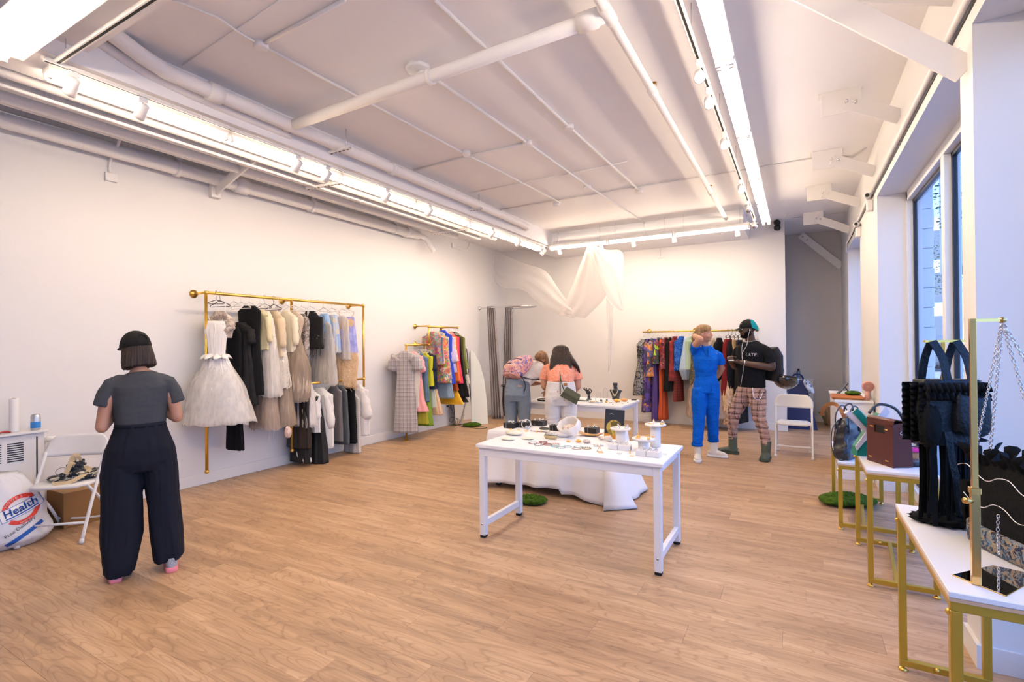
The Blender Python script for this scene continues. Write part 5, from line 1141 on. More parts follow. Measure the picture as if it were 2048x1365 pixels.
q = [Vector(p) for p in ((0.437,2.163,0.774), (0.577,2.319,0.774), (0.688,2.290,0.774), (0.541,2.058,0.774))]
dn = Vector((0, 0, .003)); MB().add([p - dn*.6 for p in q] + [p + dn*0 for p in q], [(3,2,1,0), (4,5,6,7), (0,1,5,4), (1,2,6,5), (2,3,7,6), (3,0,4,7)]).build('base_edge', GOLD, t)
MB().add([p + (sum(q, Vector()) / 4 - p)*.02 + dn*.1 for p in q] + [p + (sum(q, Vector()) / 4 - p)*.02 + dn*.5 for p in q], [(3,2,1,0), (4,5,6,7), (0,1,5,4), (1,2,6,5), (2,3,7,6), (3,0,4,7)]).build('base_mirror', MIRROR, t)
sp_ = Vector((0.486,2.115,0.776)); POLG = M('polished_gold', (.75, .48, .16), .12, 1)
MB().box(sp_ + Vector((-.011, -.011, .0)), sp_ + Vector((.011, .011, .30)), .001).build('lower_post', POLG, t); MB().box(sp_ + Vector((-.008, -.008, .29)), sp_ + Vector((.008, .008, .84)), .001).build('upper_post', POLG, t)
MB().box(sp_ + Vector((-.014, -.014, .285)), sp_ + Vector((.014, .014, .305)), .002).build('collar', POLG, t); MB().cyl(sp_ + Vector((-.03, -.012, .262)), sp_ + Vector((-.008, -.004, .262)), .009, n=14).build('clamp_knob', POLG, t)
hk = sp_ + Vector((.078, .03, .835)); MB().beam(sp_ + Vector((0, 0, .835)), hk, .012, .010).build('arm', POLG, t); MB().ell(hk, (.012, .012, .010), 12, 8).build('hook_end', POLG, t)
def chain(name, pts, parent, ln=.013, r_=.0017):
    pp = smooth_path(pts, 24); acc = 0; last = pp[0]; i_ = 0; g = MB(); flip = 0
    for p in pp[1:]:
        acc += (p - last).length
        if acc > ln * .72:
            x, y, d = frame(p - last); a = (PI/4 if flip else -PI/4); sx_ = x*math.cos(a) + y*math.sin(a); nn = sx_.cross(d); c = p; K = 10
            ring = [c + d * math.cos(2*PI*k/K) * ln*.52 + sx_ * math.sin(2*PI*k/K) * ln*.34 for k in range(K)]
            g.tube(ring + [ring[0]], r_, 5, cap=False); acc = 0; flip = 1 - flip
        last = p
    g.build(name, CHROME, parent, kind='stuff')
t = thing('chain_ruffled_bag', 'black ruffled bag with floral tapestry base and silver chain handles', 'handbag', (.68, 2.42, zb3))
m_ = MB(); rings = []
ca, cb = Vector((.635, 2.60, zb3)), Vector((.80, 2.22, zb3)); dl = (cb - ca).normalized(); dnn = Vector((-dl.y, dl.x, 0))
def BP(u, y, z): return ca + dl * u + dnn * y + Vector((0, 0, z))
for i in range(25):
    v = i / 24; ring = []; tp = .12*math.sin(PI*v)
    for j in range(52):
        a = 2*PI*j/52; ring.append(BP(.20 + (.24 - .03*v)*math.copysign(abs(math.cos(a))**.6, math.cos(a))*(1 + .02*math.sin(a*13 + v*9)), (.085 - .04*v)*math.copysign(abs(math.sin(a))**.7, math.sin(a))*(1 + .12*nz((math.cos(a), v*3, 0), 3)), .005 + .31*v + .015*nz((math.cos(a)*3, 1, v))*v))
    rings.append(ring)
m_.loft(rings).build('bag_body', RUF, t)
TAP = cells('floral_tapestry', [(.012, .02, .06), (.03, .08, .16), (.28, .22, .16), (.02, .03, .05), (.16, .22, .28), (.35, .26, .18)], 38, .8, noise_mix=.3)
rings = []
for z, k in ((.0, .9), (.004, 1.0), (.04, 1.03), (.075, 1.02), (.08, .98)):
    rings.append([BP(.20 + .243*k*math.copysign(abs(math.cos(2*PI*j/52))**.6, math.cos(2*PI*j/52)), .09*k*math.copysign(abs(math.sin(2*PI*j/52))**.7, math.sin(2*PI*j/52)), z) for j in range(52)])
MB().loft(rings).build('tapestry_base', TAP, t)
for s_ in (-1, 1):
    P_ = [[BP(-.04 + .48*i/70, s_*.04, .30), BP(-.04 + .48*i/70, s_*(.05 + .012*math.sin(i*1.1)), .335 + .012*math.sin(i*.7)), BP(-.04 + .48*i/70, s_*(.06 + .022*math.sin(i*1.1)), .355 + .02*math.sin(i*.7))] for i in range(71)]
    MB().grid(P_, .002).build('ruffle', RUF, t)
for s_ in (-1, 1):
    P_ = [[BP(-.035, -.05 + .10*i/30, .02 + .0*i), BP(-.06 + .01*math.sin(i*1.3), -.05 + .10*i/30, .10), BP(-.05 + .02*math.sin(i*1.3 + s_), -.05 + .10*i/30, .22)] for i in range(31)]
    MB().grid(P_, .002).build('side_ruffle', RUF, t)
for (u, y_) in ((-.0, -.045), (.07, -.045), (.30, -.045), (.40, .02)): chain('chain_handle', [hk + Vector((.0, 0, -.006)), (hk + BP(u, y_, .34)) / 2 + Vector((0, 0, -.012)), BP(u, y_, .33)], t)
chain('chain_drop', [BP(.17, -.095, .16), BP(.18, -.105, .10), BP(.19, -.11, .02)], t)
for (z0, sd_) in ((.29, 0), (.17, 2)):
    MB().tube(smooth_path([BP(-.01 + .42*i/9, -.088 + .02*(z0 < .2) - .012, z0 - .012*i*(.3 if z0 > .2 else .15) + .018*math.sin(i*1.7 + sd_)) for i in range(10)], 5), .0022, 6).build('silver_cord', CHROME, t)

# ================================================================== counter, alcove things
t = thing('counter_cabinet', 'white counter cabinet against the pier beyond the benches', 'cabinet', (.55, 7.2, 0))
MB().box((.375, 6.72, 0), (.72, 7.9, .86), .003).build('body', WHITE, t); MB().box((.36, 6.70, .86), (.72, 7.92, .89), .004).build('counter_top', WHITE, t)
MB().box((.395, 6.712, .08), (.705, 6.722, .80), .003).build('side_panel', WHITE, t)
LP = M('cognac_leather', (.42, .13, .03), .4, bump=.1, bscale=80)
t = MB().box((.33, 6.715, .892), (.645, 7.05, .93), .016).top('leather_case', LP, 'long cognac leather case lying on the counter', 'case'); MB().box((.37, 6.713, .910), (.61, 6.716, .913)).build('zip', BRASS, t)
t = thing('tablet_stand', 'tablet screen tilted on a stand behind the cognac case', 'tablet', (.46, 7.2, .891))
MB().beam((.41, 7.2, .896), (.52, 7.2, 1.05), .2, .012, up=(-.8, 0, .6), bev=.003).build('tablet', M('tablet_grey', (.12, .12, .13), .3, .5), t); MB().tube([(.56, 7.2, .896), (.49, 7.2, 1.0)], .006, 6).build('prop', BLACK, t)
moss((.55, 6.92, .931), (.08, .08, .04), 'green moss ball on the cognac leather case', 12)
PK = M('pink_plastic', (.62, .32, .27), .5)
t = thing('desk_fan', 'pink hand fan with round grille standing on the counter', 'fan', (.665, 6.80, .892))
MB().tube([(.665, 6.75, .892), (.668, 6.75, .95), (.672, 6.75, 1.0)], [.026, .022, .018], 12).build('handle', PK, t)
MB().lathe((.675, 6.75, 1.045), [(.01, -.018), (.05, -.018), (.058, -.01), (.058, .012), (.05, .018), (.01, .018)], 30, RX(PI/2)).build('fan_head', PK, t)
for r_ in (.018, .032, .045): MB().torus((.675, 6.728, 1.045), r_, .0025, 24, 5, RX(PI/2)).build('grille_ring', M('pink_dark', (.40, .18, .15), .5), t)
t = thing('glass_jar', 'small glass jar of orange trinkets behind the pink fan', 'jar', (.70, 6.84, .892)); MB().lathe((.69, 6.88, .892), [(.025, 0), (.028, .005), (.028, .08), (.022, .09)], 18).build('jar', M('jar_glass', (.55, .55, .55), .1, .2), t); MB().lathe((.69, 6.88, .982), [(.024, 0), (.024, .012), (.01, .014)], 18).build('lid', M('orange_lid', (.7, .22, .05), .4), t)

t = thing('radiator_cover', 'white slotted radiator cover against the alcove wall', 'radiator', (0, 11.2, 0))
MB().box((-.33, 11.1, .05), (.26, YA, .80), .005).build('body', M('radiator_enamel', (.72, .71, .71), .4), t); MB().box((-.33, 11.09, .80), (.28, YA, .82), .004).build('top_shelf', RADM, t)
for k in range(4):
    g = MB()
    for j in range(7): g.box((-.20 + k*.11, 11.098, .56 + j*.022), (-.12 + k*.11, 11.101, .572 + j*.022))
    g.build('slotted_grille', DARK, t, kind='stuff')
t = thing('steel_bottle', 'steel blue drinking bottle standing on the alcove radiator', 'bottle', (.02, 11.18, .82)); MB().lathe((.02, 11.18, .82), [(.03, 0), (.035, .005), (.035, .13), (.02, .165)], 18).build('body', M('bottle_blue', (.20, .26, .32), .3, .7), t); MB().lathe((.02, 11.18, .985), [(.021, 0), (.021, .03), (.01, .035)], 14).build('cap', BLACK, t)
NVY = M('navy_bag', (.008, .018, .09), .45, bump=.1, bscale=20)
t = thing('navy_garment_bag', 'large navy blue bag standing behind the white folding chair', 'bag', (.03, 10.35, 0))
MB().add([(-.16, 10.2, 0), (.30, 10.2, 0), (.30, 10.5, 0), (-.16, 10.5, 0), (-.14, 10.3, .85), (.12, 10.3, .85), (.12, 10.42, .85), (-.14, 10.42, .85)], [(0,3,2,1), (4,5,6,7), (0,1,5,4), (1,2,6,5), (2,3,7,6), (3,0,4,7)]).build('bag_body', NVY, t)
strap([(-.1, 10.35, .85), (-.05, 10.30, .95), (.05, 10.30, .95), (.1, 10.35, .85)], .03, NVY, 'handle', t, (0, 1, 0))
t = MB().loft(lump((.17, 10.16, .76), (.05, .03, .14), 4, RY(-.5), 40, 24, .15, 3)).top('striped_cloth', cells('blue_white_print', [(.55, .58, .62), (.10, .14, .22), (.7, .72, .74)], 30, .8), 'folded blue and white patterned cloth over the navy bag', 'fabric')
t = thing('paper_bag', 'open brown paper bag with dried plants on the alcove floor', 'paper bag', (.56, 10.9, 0))
KP = M('kraft_paper', (.30, .18, .10), .8)
rings = [[Vector((.58 + w*math.copysign(abs(math.cos(a))**.4, math.cos(a)), 10.95 + .09*math.copysign(abs(math.sin(a))**.4, math.sin(a)), z)) for a in [2*PI*j/32 for j in range(32)]] for w, z in ((.13, 0), (.14, .15), (.15, .32), (.145, .32), (.12, .02))]
MB().loft(rings).build('bag_body', KP, t)
for s_ in (-.09, .09): MB().tube(smooth_path([(.52, 10.95 + s_, .31), (.54, 10.95 + s_, .40), (.62, 10.95 + s_, .40), (.64, 10.95 + s_, .31)], 5), .005, 6).build('handle', KP, t)
for k in range(6): a = k*1.1; MB().grid([[(.42 + .03*k + .02*j*math.cos(a), 10.86 + .01*k, .02 + .30*i/8 * (.7 + .05*k)) if j else (.42 + .03*k - .10*(i/8)**2*(k < 3), 10.85 + .01*k, .02 + .32*i/8 * (.7 + .05*k)) for j in range(3)] for i in range(9)], .002).build('dried_leaf', M('dried_leaf', (.13, .11, .06), .8), t)

# ================================================================== clothes on hangers
HW = M('hanger_white', (.78, .76, .72), .4); HB = M('hanger_black', (.012, .012, .012), .4)
def hanger_mb(w, drop=.10):
    m_ = MB(); m_.tube(smooth_path([(0, .020, .006), (0, .012, .022), (0, -.008, .022), (0, -.020, .004), (0, -.010, -.02), (0, 0, -.04), (0, 0, -.075)], 5), .0022, 6)
    m_.tube([(0, 0, -.075), (w, 0, -.075 - w*.38), (w + .004, 0, -.082 - w*.38), (w - .01, 0, -.09 - w*.38), (-w + .01, 0, -.09 - w*.38), (-w - .004, 0, -.082 - w*.38), (-w, 0, -.075 - w*.38), (0, 0, -.075)], .004, 6)
    return m_
def lerp_prof(prof, v):
    for i in range(len(prof) - 1):
        if v <= prof[i+1][0]:
            a, b = prof[i], prof[i+1]; t = (v - a[0]) / max(1e-6, b[0] - a[0]); t = t*t*(3 - 2*t) * .5 + t * .5
            return a[1] + (b[1]-a[1])*t, a[2] + (b[2]-a[2])*t
    return prof[-1][1], prof[-1][2]
def gar(name, cat, label, x, y, zr, top, bot, prof, mat, rz=0, sleeve=None, folds=(7, .012), rag=0, hang='w', group=None, seed=1, shift=(0, 0), straps=None, layers=(), legs=False, extra=None, rows=34, N=52, sl_mat=None):
    """top/bot: heights of the cloth's upper edge and hem; prof: (fraction down, half width, half thickness)"""
    t = thing(name, label, cat, (x, y, zr), rz, group); rr = random.Random(seed); L = top - bot; zt = top - zr
    w0 = prof[0][1]
    if straps is None and hang and w0 > .095 and not legs: prof = [(0, .06, max(.025, prof[0][2]*.8)), (.028/L, .085, prof[0][2]*.9), (.075/L, w0, prof[0][2])] + [(max(p_[0], .08/L + .001*i_) if p_[0] < .1 else p_[0], p_[1], p_[2]) for i_, p_ in enumerate(prof[1:])]
    if hang: hanger_mb(min(.2, max(.07, w0 * .95))).build('hanger', HB if hang == 'b' else HW, t, local=True)
    def body(prof, zt, L, k=1.0, sd=0, rag=rag, folds=folds, x0=0, sh=shift):
        ph = rr.uniform(0, 6); rings = []; hem = [rag * (.5 * nz((j*.35, sd, 0)) + .5 * nz((j*1.3, sd + 4, 0))) for j in range(N)]
        for i in range(rows + 1):
            v = i / rows; w, d = lerp_prof(prof, v); w *= k; d *= k; ring = []; fa = folds[1] * (v ** .7) * min(1, w / .1)
            for j in range(N):
                a = 2*PI*j/N; cx, sx_ = math.cos(a), math.sin(a); X = w * math.copysign(abs(cx) ** .8, cx); Y = d * math.copysign(abs(sx_) ** .8, sx_)
                f_ = math.sin(folds[0] * a + ph + sd + 1.2*nz((v*2, sd, seed))) * fa + .5 * fa * math.sin(folds[0] * 2.3 * a + ph * 2)
                X += cx * f_ * .8; Y += sx_ * f_ + (.35 * f_ if abs(sx_) > .3 else 0)
                zz = zt - L * v - hem[j] * v ** 3 * (1 if v > .8 else .3)
                ring.append(Vector((x0 + X + sh[0]*v*v, Y + sh[1]*v*v + .006*nz((X*9, v*5, seed)), zz + .004*nz((X*20, Y*20, v*9), 1, seed))))
            rings.append(ring)
        return rings
    if legs:
        for s_ in (-1, 1): MB().loft(body([(0, prof[0][1]*.55, prof[0][2]), (.25, prof[0][1]*.5, prof[0][2]), (1, prof[-1][1]*.5, prof[-1][2])], zt, L, 1, s_, x0=s_*prof[0][1]*.42)).build('trouser_leg', mat, t, local=True)
    else: MB().loft(body(prof, zt, L)).build('cloth_body', mat, t, local=True)
    for q, (lm, lk, lz0, lz1, lr) in enumerate(layers):    # outer or under layers: material, scale, from, to (fractions), raggedness
        sub = [( (p_[0] - lz0) / (lz1 - lz0), p_[1], p_[2]) for p_ in prof]
        w0_, d0_ = lerp_prof(prof, min(1, max(0, lz0))); w1_, d1_ = lerp_prof(prof, min(1, lz1))
        mid_ = lerp_prof(prof, min(1, (lz0 + lz1)/2))
        MB().loft(body([(0, w0_, d0_), (.5, *mid_), (1, w1_, d1_)], zt - L*lz0, L*(lz1 - lz0), lk, 3 + q, rag=lr, folds=(folds[0] + 4 + 3*q, folds[1]*1.25), sh=(shift[0], shift[1])), cap=False).build('overlay', lm, t, local=True)
    if sleeve:
        sl, sr0, sr1, sa = sleeve
        for s_ in (-1, 1):
            pts = []; p = Vector((s_*(w0 - .03), 0, zt - .095)); rad_ = []
            for i in range(9):
                v = i / 8; ang = sa * (1 - v * .8); pts.append(p.copy()); rad_.append((sr0 + (sr1 - sr0) * v) * (1 + .10*math.sin(v*16 + seed)) * (1 - .25*(v > .95))); p = p + Vector((s_*math.sin(ang), .0, -math.cos(ang))) * (sl / 8)
            MB().tube(pts, rad_, 14).build('sleeve', sl_mat or mat, t, local=True)
    if straps:
        for s_ in (-1, 1):
            MB().tube(smooth_path([(s_*straps, 0, -.075 - straps*.38 + .004), (s_*straps*1.05, -.008, (zt - .1)/2 - .0), (s_*w0*.7, -.004, zt - .002)], 5), .005, 6).build('strap', mat, t, local=True)
    if extra: extra(t, zt, L, prof)
    return t
def flowers(mat2, spots, r_):
    def f_(t, zt, L, prof):
        for (u, v, y) in spots:
            m_ = MB()
            for k in range(4): m_.torus((u, y - .006*k, zt - L*v), r_*(1 - .24*k), r_*.16, 16, 6, RX(PI/2 + .2*k))
            m_.ell((u, y, zt - L*v), (r_*.9, r_*.35, r_*.9), 12, 8).build('fabric_rose', mat2, t, local=True)
    return f_
def threads(mat2, n_, l0, l1, w, seed=1):
    def f_(t, zt, L, prof):
        rr = random.Random(seed); g = MB()
        for k in range(n_):
            x = rr.uniform(-w, w); y = rr.uniform(-.03, .03); q = rr.uniform(l0, l1); g.tube(smooth_path([(x, y, zt - L + .02), (x + rr.uniform(-.02, .02), y, zt - L - q*.5), (x + rr.uniform(-.03, .03), y, zt - L - q)], 3), .0025, 4)
        g.build('loose_threads', mat2, t, local=True, kind='stuff')
    return f_
K = M('cloth_black', (.007, .007, .008), .85, bump=.1, bscale=30); K2 = M('cloth_soft_black', (.010, .010, .011), .8, var=(.018, .018, .019), vscale=9)
IV = M('cloth_ivory', (.74, .68, .58), .8, bump=.2, bscale=30); WH = M('cloth_white', (.80, .77, .74), .8, bump=.2, bscale=25)
TW = sheer('tulle_white', (.88, .85, .82), .42, 22); TW2 = sheer('tulle_white_dense', (.88, .85, .82), .62, 26); TB = sheer('tulle_taupe', (.52, .42, .33), .6, 24); TBD = M('taupe_cloth', (.46, .36, .27), .85, bump=.4, bscale=26, var=(.56, .47, .38), vscale=14)
TAU = sheer('tulle_blush', (.62, .50, .42), .55, 24); BGE = M('cloth_beige', (.62, .48, .34), .8, bump=.3, bscale=35); BGL = lace('beige_lace', (.55, .38, .24), 55, .25, var=(.66, .50, .34)); IVL = lace('ivory_lace', (.72, .66, .57), 60, .26)
ROSE = cells('rosette_taupe', [(.50, .42, .36), (.36, .29, .25), (.66, .58, .50)], 30, .9, bump=.8)
A_ = (0, 'dresses on the upper brass rail, left wall')
GL = 'clothes on the upper rail of the large rack'; GL2 = 'clothes on the lower rail of the large rack'
def LP3(p, q): return p[1], p[2], q[2]
# --- large rack, upper rail
def gl(label, p, q, prof, mat, name='dress', cat='dress', dx=0, **k):
    y, zt, zb = LP3(p, q); return gar(name, cat, label, RLX + dx, y, RLZ + (y - 3.135)*.002, zt, zb, prof, mat, group=GL, **k)
def tutu_extra(t, zt, L, prof):
    P_ = [[((.085 + .012*q + .02*(q > 0))*math.cos(a)*(1 + .10*math.sin(a*11)*(q > 0)), (.055 + .03*q + .01*math.sin(a*9)*q)*math.sin(a), zt - L*.34 + .012*math.sin(a*9 + q) - .012*q) for a in [2*PI*i/70 for i in range(71)]] for q in (0, 1, 2, 3)]
    MB().grid(P_, .003).build('waist_frill', WH, t, local=True)
    MB().tube(smooth_path([(.0, -.052, zt - .03), (.012, -.06, zt - .10), (-.004, -.062, zt - .2), (.006, -.06, zt - .30)], 5), .004, 6).build('lacing', WH, t, local=True)
gl('long white ballet dress with layered tulle skirt, first on the rack', (-5.450,3.211,1.828), (-5.450,3.204,0.743), [(0, .085, .045), (.1, .12, .06), (.22, .095, .05), (.34, .08, .045), (.40, .12, .07), (.7, .24, .15), (1, .30, .20)], WH, rz=math.radians(38), hang='b', straps=.09, folds=(17, .014), rag=.06, shift=(.06, -.05), seed=3,
   layers=((TW2, 1.04, .36, 1.0, .04), (TW, 1.11, .36, 1.01, .05), (TW, 1.18, .37, 1.02, .06)), extra=tutu_extra, dx=.06)
gl('top made of taupe fabric rosettes, just behind the tulle ballet dress', (-5.450,3.289,1.941), (-5.450,3.259,1.643), [(0, .15, .05), (.5, .17, .07), (1, .13, .06)], ROSE, 'rosette_top', 'top', rz=.2, hang='b', seed=5, sleeve=(.12, .05, .05, .4),
   extra=flowers(ROSE, [(.02, .3, -.07), (.09, .55, -.08), (-.04, .7, -.07), (.12, .2, -.06), (-.10, .35, -.06), (.05, .95, -.07), (.15, .75, -.06)], .038))
gl('long plain black dress reaching lowest on the large rack', (-5.590,3.447,1.766), (-5.590,3.439,0.372), [(0, .12, .03), (.5, .10, .03), (1, .13, .035)], K, rz=.1, seed=6, folds=(5, .01), rag=.03)
gl('black dress with wide skirt behind the rosette top', (-5.590,3.531,1.826), (-5.590,3.525,0.874), [(0, .17, .05), (.3, .14, .05), (.6, .18, .07), (1, .22, .09)], K2, rz=.1, seed=7, folds=(8, .02), sleeve=(.16, .05, .045, .3))
gl('black dress with a grey silk rosette and trailing scarf', (-5.550,3.616,2.020), (-5.550,3.610,0.983), [(0, .08, .03), (.06, .17, .04), (.35, .14, .05), (1, .19, .08)], K, rz=.15, seed=8, folds=(6, .012), dx=.03,
   extra=lambda t, zt, L, prof: (flowers(M('grey_silk', (.07, .065, .065), .5), [(.03, .28, -.06)], .035)(t, zt, L, prof), MB().grid([[(.03 - .10*i/12 + .02*math.sin(j*1.5), -.065 - .006*j, zt - L*.32 - .22*i/12 - .012*j*j) for j in range(5)] for i in range(13)], .003).build('scarf', M('grey_silk', (.07, .065, .065), .5), t, local=True)))
gl('pale yellow sheer blouse, behind the black rosette dress', (-5.590,3.769,1.983), (-5.590,3.766,1.505), [(0, .17, .03), (1, .15, .05)], M('pale_yellow', (.70, .63, .40), .8), 'blouse', 'blouse', seed=9, sleeve=(.3, .04, .03, .2))
gl('ivory gown of sheer pleated layers on a black hanger', (-5.550,3.826,1.973), (-5.550,3.819,0.964), [(0, .12, .04), (.3, .15, .06), (.5, .17, .08), (1, .21, .10)], IV, rz=.1, hang='b', seed=10, folds=(14, .014), rag=.04, sleeve=(.42, .04, .055, .15), layers=((TW2, 1.1, .3, 1.02, .08),))
gl('beige chiffon blouse with long draped sleeves', (-5.590,3.948,1.981), (-5.590,3.944,1.410), [(0, .16, .03), (1, .17, .05)], M('beige_chiffon', (.66, .54, .38), .7), 'blouse', 'blouse', seed=11, hang='b', sleeve=(.36, .05, .04, .2))
gl('white lace trimmed dress with torn hem', (-5.530,3.966,1.961), (-5.530,3.959,1.043), [(0, .10, .03), (.4, .14, .05), (1, .20, .09)], WH, rz=.1, seed=12, folds=(11, .013), rag=.10, layers=((IVL, 1.1, .45, 1.0, .10),))
gl('brown sheer underskirt hanging lowest below the ivory gowns, left', (-5.590,3.818,1.504), (-5.590,3.811,0.602), [(0, .07, .03), (.5, .15, .06), (1, .20, .09)], TBD, 'tulle_skirt', 'skirt', seed=13, folds=(15, .014), rag=.07, hang='w', layers=((TAU, 1.15, .1, 1.05, .08),))
gl('dusty brown tulle skirt hanging below the white torn dress', (-5.550,4.005,1.563), (-5.550,3.998,0.627), [(0, .07, .03), (.5, .15, .07), (1, .19, .10)], TBD, 'tulle_skirt', 'skirt', seed=14, folds=(15, .014), rag=.07, layers=((TB, 1.15, .1, 1.05, .09),), dx=.03,
   extra=lambda t, zt, L, prof: [MB().tube(smooth_path([(q, -.10, zt - L*.5), (q + .01, -.11, zt - L*.9), (q - .01, -.11, zt - L - .18 - abs(q))], 4), .004, 5).build('hanging_ribbon', WH, t, local=True) for q in (-.05, .04)])
gl('cream jacket on a black hanger between ivory and taupe gowns', (-5.590,4.129,1.990), (-5.590,4.125,1.468), [(0, .17, .04), (1, .15, .05)], M('cream_cloth', (.74, .68, .52), .8), 'blouse', 'blouse', seed=15, sleeve=(.34, .045, .04, .15))
gl('full taupe tulle ball gown, largest brown dress on the rack', (-5.500,4.184,1.990), (-5.500,4.190,0.869), [(0, .15, .04), (.12, .15, .06), (.32, .10, .05), (.6, .19, .10), (.85, .22, .13), (1, .17, .11)], TBD, rz=.2, seed=16, folds=(16, .016), rag=.09, layers=((TB, 1.08, .3, 1.02, .06), (TB, 1.18, .34, .98, .08)), dx=.05)
gl('white frothy tulle petticoat below the taupe ball gown', (-5.590,4.344,1.237), (-5.590,4.338,0.539), [(0, .10, .05), (.5, .18, .09), (1, .20, .10)], WH, 'petticoat', 'skirt', seed=17, folds=(15, .015), rag=.05, layers=((TW, 1.12, .0, 1.04, .06),), hang=None)
gl('grey printed slim dress behind the taupe ball gown', (-5.550,4.348,1.961), (-5.550,4.344,1.367), [(0, .14, .03), (1, .13, .04)], cells('grey_print', [(.30, .26, .24), (.62, .56, .50), (.15, .13, .12)], 40, .8), seed=18)
gl('black fuzzy sweater with white face print and dangling threads', (-5.500,4.471,2.005), (-5.500,4.467,1.514), [(0, .13, .03), (.1, .19, .04), (.8, .18, .05), (1, .2, .05)], splash('black_face_print', (.006, .006, .007), (.5, .5, .5), 7, .6, .95), 'sweater', 'sweater', rz=.25, seed=19, folds=(5, .008), rag=.05, dx=.02, extra=threads(K, 26, .02, .16, .15, 3))
gl('sheer cream gown seen through the gap below the black sweater', (-5.550,4.689,1.896), (-5.550,4.681,1.032), [(0, .16, .03), (.4, .20, .05), (1, .23, .07)], sheer('sheer_cream', (.72, .67, .60), .75, 14), 'sheer_gown', 'dress', seed=20, folds=(10, .015), layers=((TW, 1.08, .3, 1.0, .04),))
gl('pale blue ruffled dress next to the black fuzzy sweater', (-5.520,4.706,1.977), (-5.520,4.701,1.477), [(0, .10, .04), (.5, .13, .05), (1, .15, .06)], cells('pale_blue_ruffle', [(.28, .45, .72), (.42, .58, .80), (.20, .34, .62)], 18, .7, bump=.9, smooth=True), seed=21, folds=(11, .02), rag=.08)
gl('second pale blue ruffled dress with an ivory front', (-5.520,4.841,1.970), (-5.520,4.837,1.448), [(0, .09, .04), (.5, .12, .05), (1, .13, .06)], cells('pale_blue_ruffle2', [(.30, .46, .74), (.62, .62, .62), (.30, .45, .76), (.66, .60, .48)], 14, .7, bump=.9, smooth=True), seed=22, folds=(11, .02), rag=.09)
gl('white fringed sheer dress beside the lavender dress', (-5.550,5.018,1.965), (-5.550,5.012,1.345), [(0, .12, .03), (1, .14, .05)], TW2, seed=23, folds=(9, .015), rag=.08)
LAV = lace('lavender_knit', (.28, .30, .66), 45, .12, var=(.42, .44, .78)); TAN = lace('tan_knit', (.60, .40, .22), 40, .16, var=(.70, .50, .30))
gl('lavender blue knitted dress with tan netted lower half, last on rack', (-5.450,5.062,1.949), (-5.450,5.053,0.952), [(0, .10, .03), (.12, .12, .05), (.42, .13, .055), (.6, .16, .06), (1, .13, .05)], TAN, rz=math.radians(30), seed=24, folds=(6, .008), rag=.06, straps=.10, layers=((LAV, 1.08, .0, .5, .10),), dx=.04, extra=threads(TAN, 30, .0, .06, .13, 5))
# --- lower rail
def gl2(label, px, zt, py, prof, mat, name, cat, **k):
    gar(name, cat, label, RLX, px[1], RLZ2, zt, py[2], prof, mat, group=GL2, **k)
BWP = splash('black_white_paint', (.012, .012, .013), (.72, .70, .67), 5, .5); WBP = splash('white_black_paint', (.76, .74, .71), (.012, .012, .013), 4.5, .56)
gl2('very dark brown leather coat at the left of the lower rail', (-5.590,4.295,0.854), .98, (-5.590,4.291,0.244), [(0, .14, .04), (.1, .2, .05), (1, .21, .06)], M('brown_black_leather', (.022, .016, .012), .4, bump=.4, bscale=15), 'leather_coat', 'coat', seed=30, sleeve=(.42, .055, .045, .15))
gl2('black trousers splashed with white paint', (-5.500,4.323,0.855), .92, (-5.500,4.317,0.050), [(0, .18, .05), (1, .19, .05)], splash('black_few_white', (.010, .010, .011), (.72, .70, .68), 6, .62), 'painted_trousers', 'trousers', seed=31, legs=True)
gl2('white shirt with a big black painted figure', (-5.500,4.461,0.841), .985, (-5.500,4.458,0.418), [(0, .15, .04), (.1, .19, .05), (1, .19, .05)], WBP, 'painted_shirt', 'shirt', seed=32, sleeve=(.3, .06, .05, .15))
gl2('long black skirt with pale draped marks, nearly on the floor', (-5.500,4.540,0.833), .9, (-5.500,4.533,0.004), [(0, .10, .04), (.5, .17, .06), (1, .21, .08)], splash('skirt_black_cream', (.010, .010, .011), (.50, .46, .42), 3.2, .62), 'painted_skirt', 'skirt', seed=33, folds=(7, .02))
gl2('white and black collaged shirt with ripped sleeve edges', (-5.470,4.629,0.826), .985, (-5.470,4.623,0.181), [(0, .14, .04), (.1, .2, .05), (1, .2, .06)], splash('white_black_collage', (.78, .76, .73), (.02, .02, .02), 5.5, .63), 'painted_shirt', 'shirt', rz=.25, seed=34, sleeve=(.45, .06, .055, .2), rag=.03)
gl2('mid grey trousers on the lower rail', (-5.590,4.866,0.796), .98, (-5.590,4.861,0.230), [(0, .15, .03), (1, .17, .04)], M('mid_grey', (.16, .15, .155), .85), 'grey_trousers', 'trousers', seed=35, folds=(4, .01))
gl2('slate blue grey trousers with a dark tie hanging', (-5.550,4.962,0.788), .985, (-5.550,4.957,0.175), [(0, .15, .04), (1, .18, .05)], M('slate_grey', (.085, .095, .105), .85), 'slate_trousers', 'trousers', seed=36, folds=(4, .012))
gl2('black straight trousers beside the crinkled white blouse', (-5.550,5.116,0.773), .985, (-5.550,5.110,0.162), [(0, .13, .04), (1, .16, .05)], K, 'black_trousers', 'trousers', seed=37, folds=(4, .01))
gl2('pale grey plaid trousers peeking below the dark ones', (-5.550,5.186,0.335), .86, (-5.550,5.183,0.006), [(0, .15, .03), (1, .16, .04)], plaid('grey_plaid', (.60, .57, .53), (.45, .42, .40), None, .03, .006), 'plaid_trousers', 'trousers', seed=38)
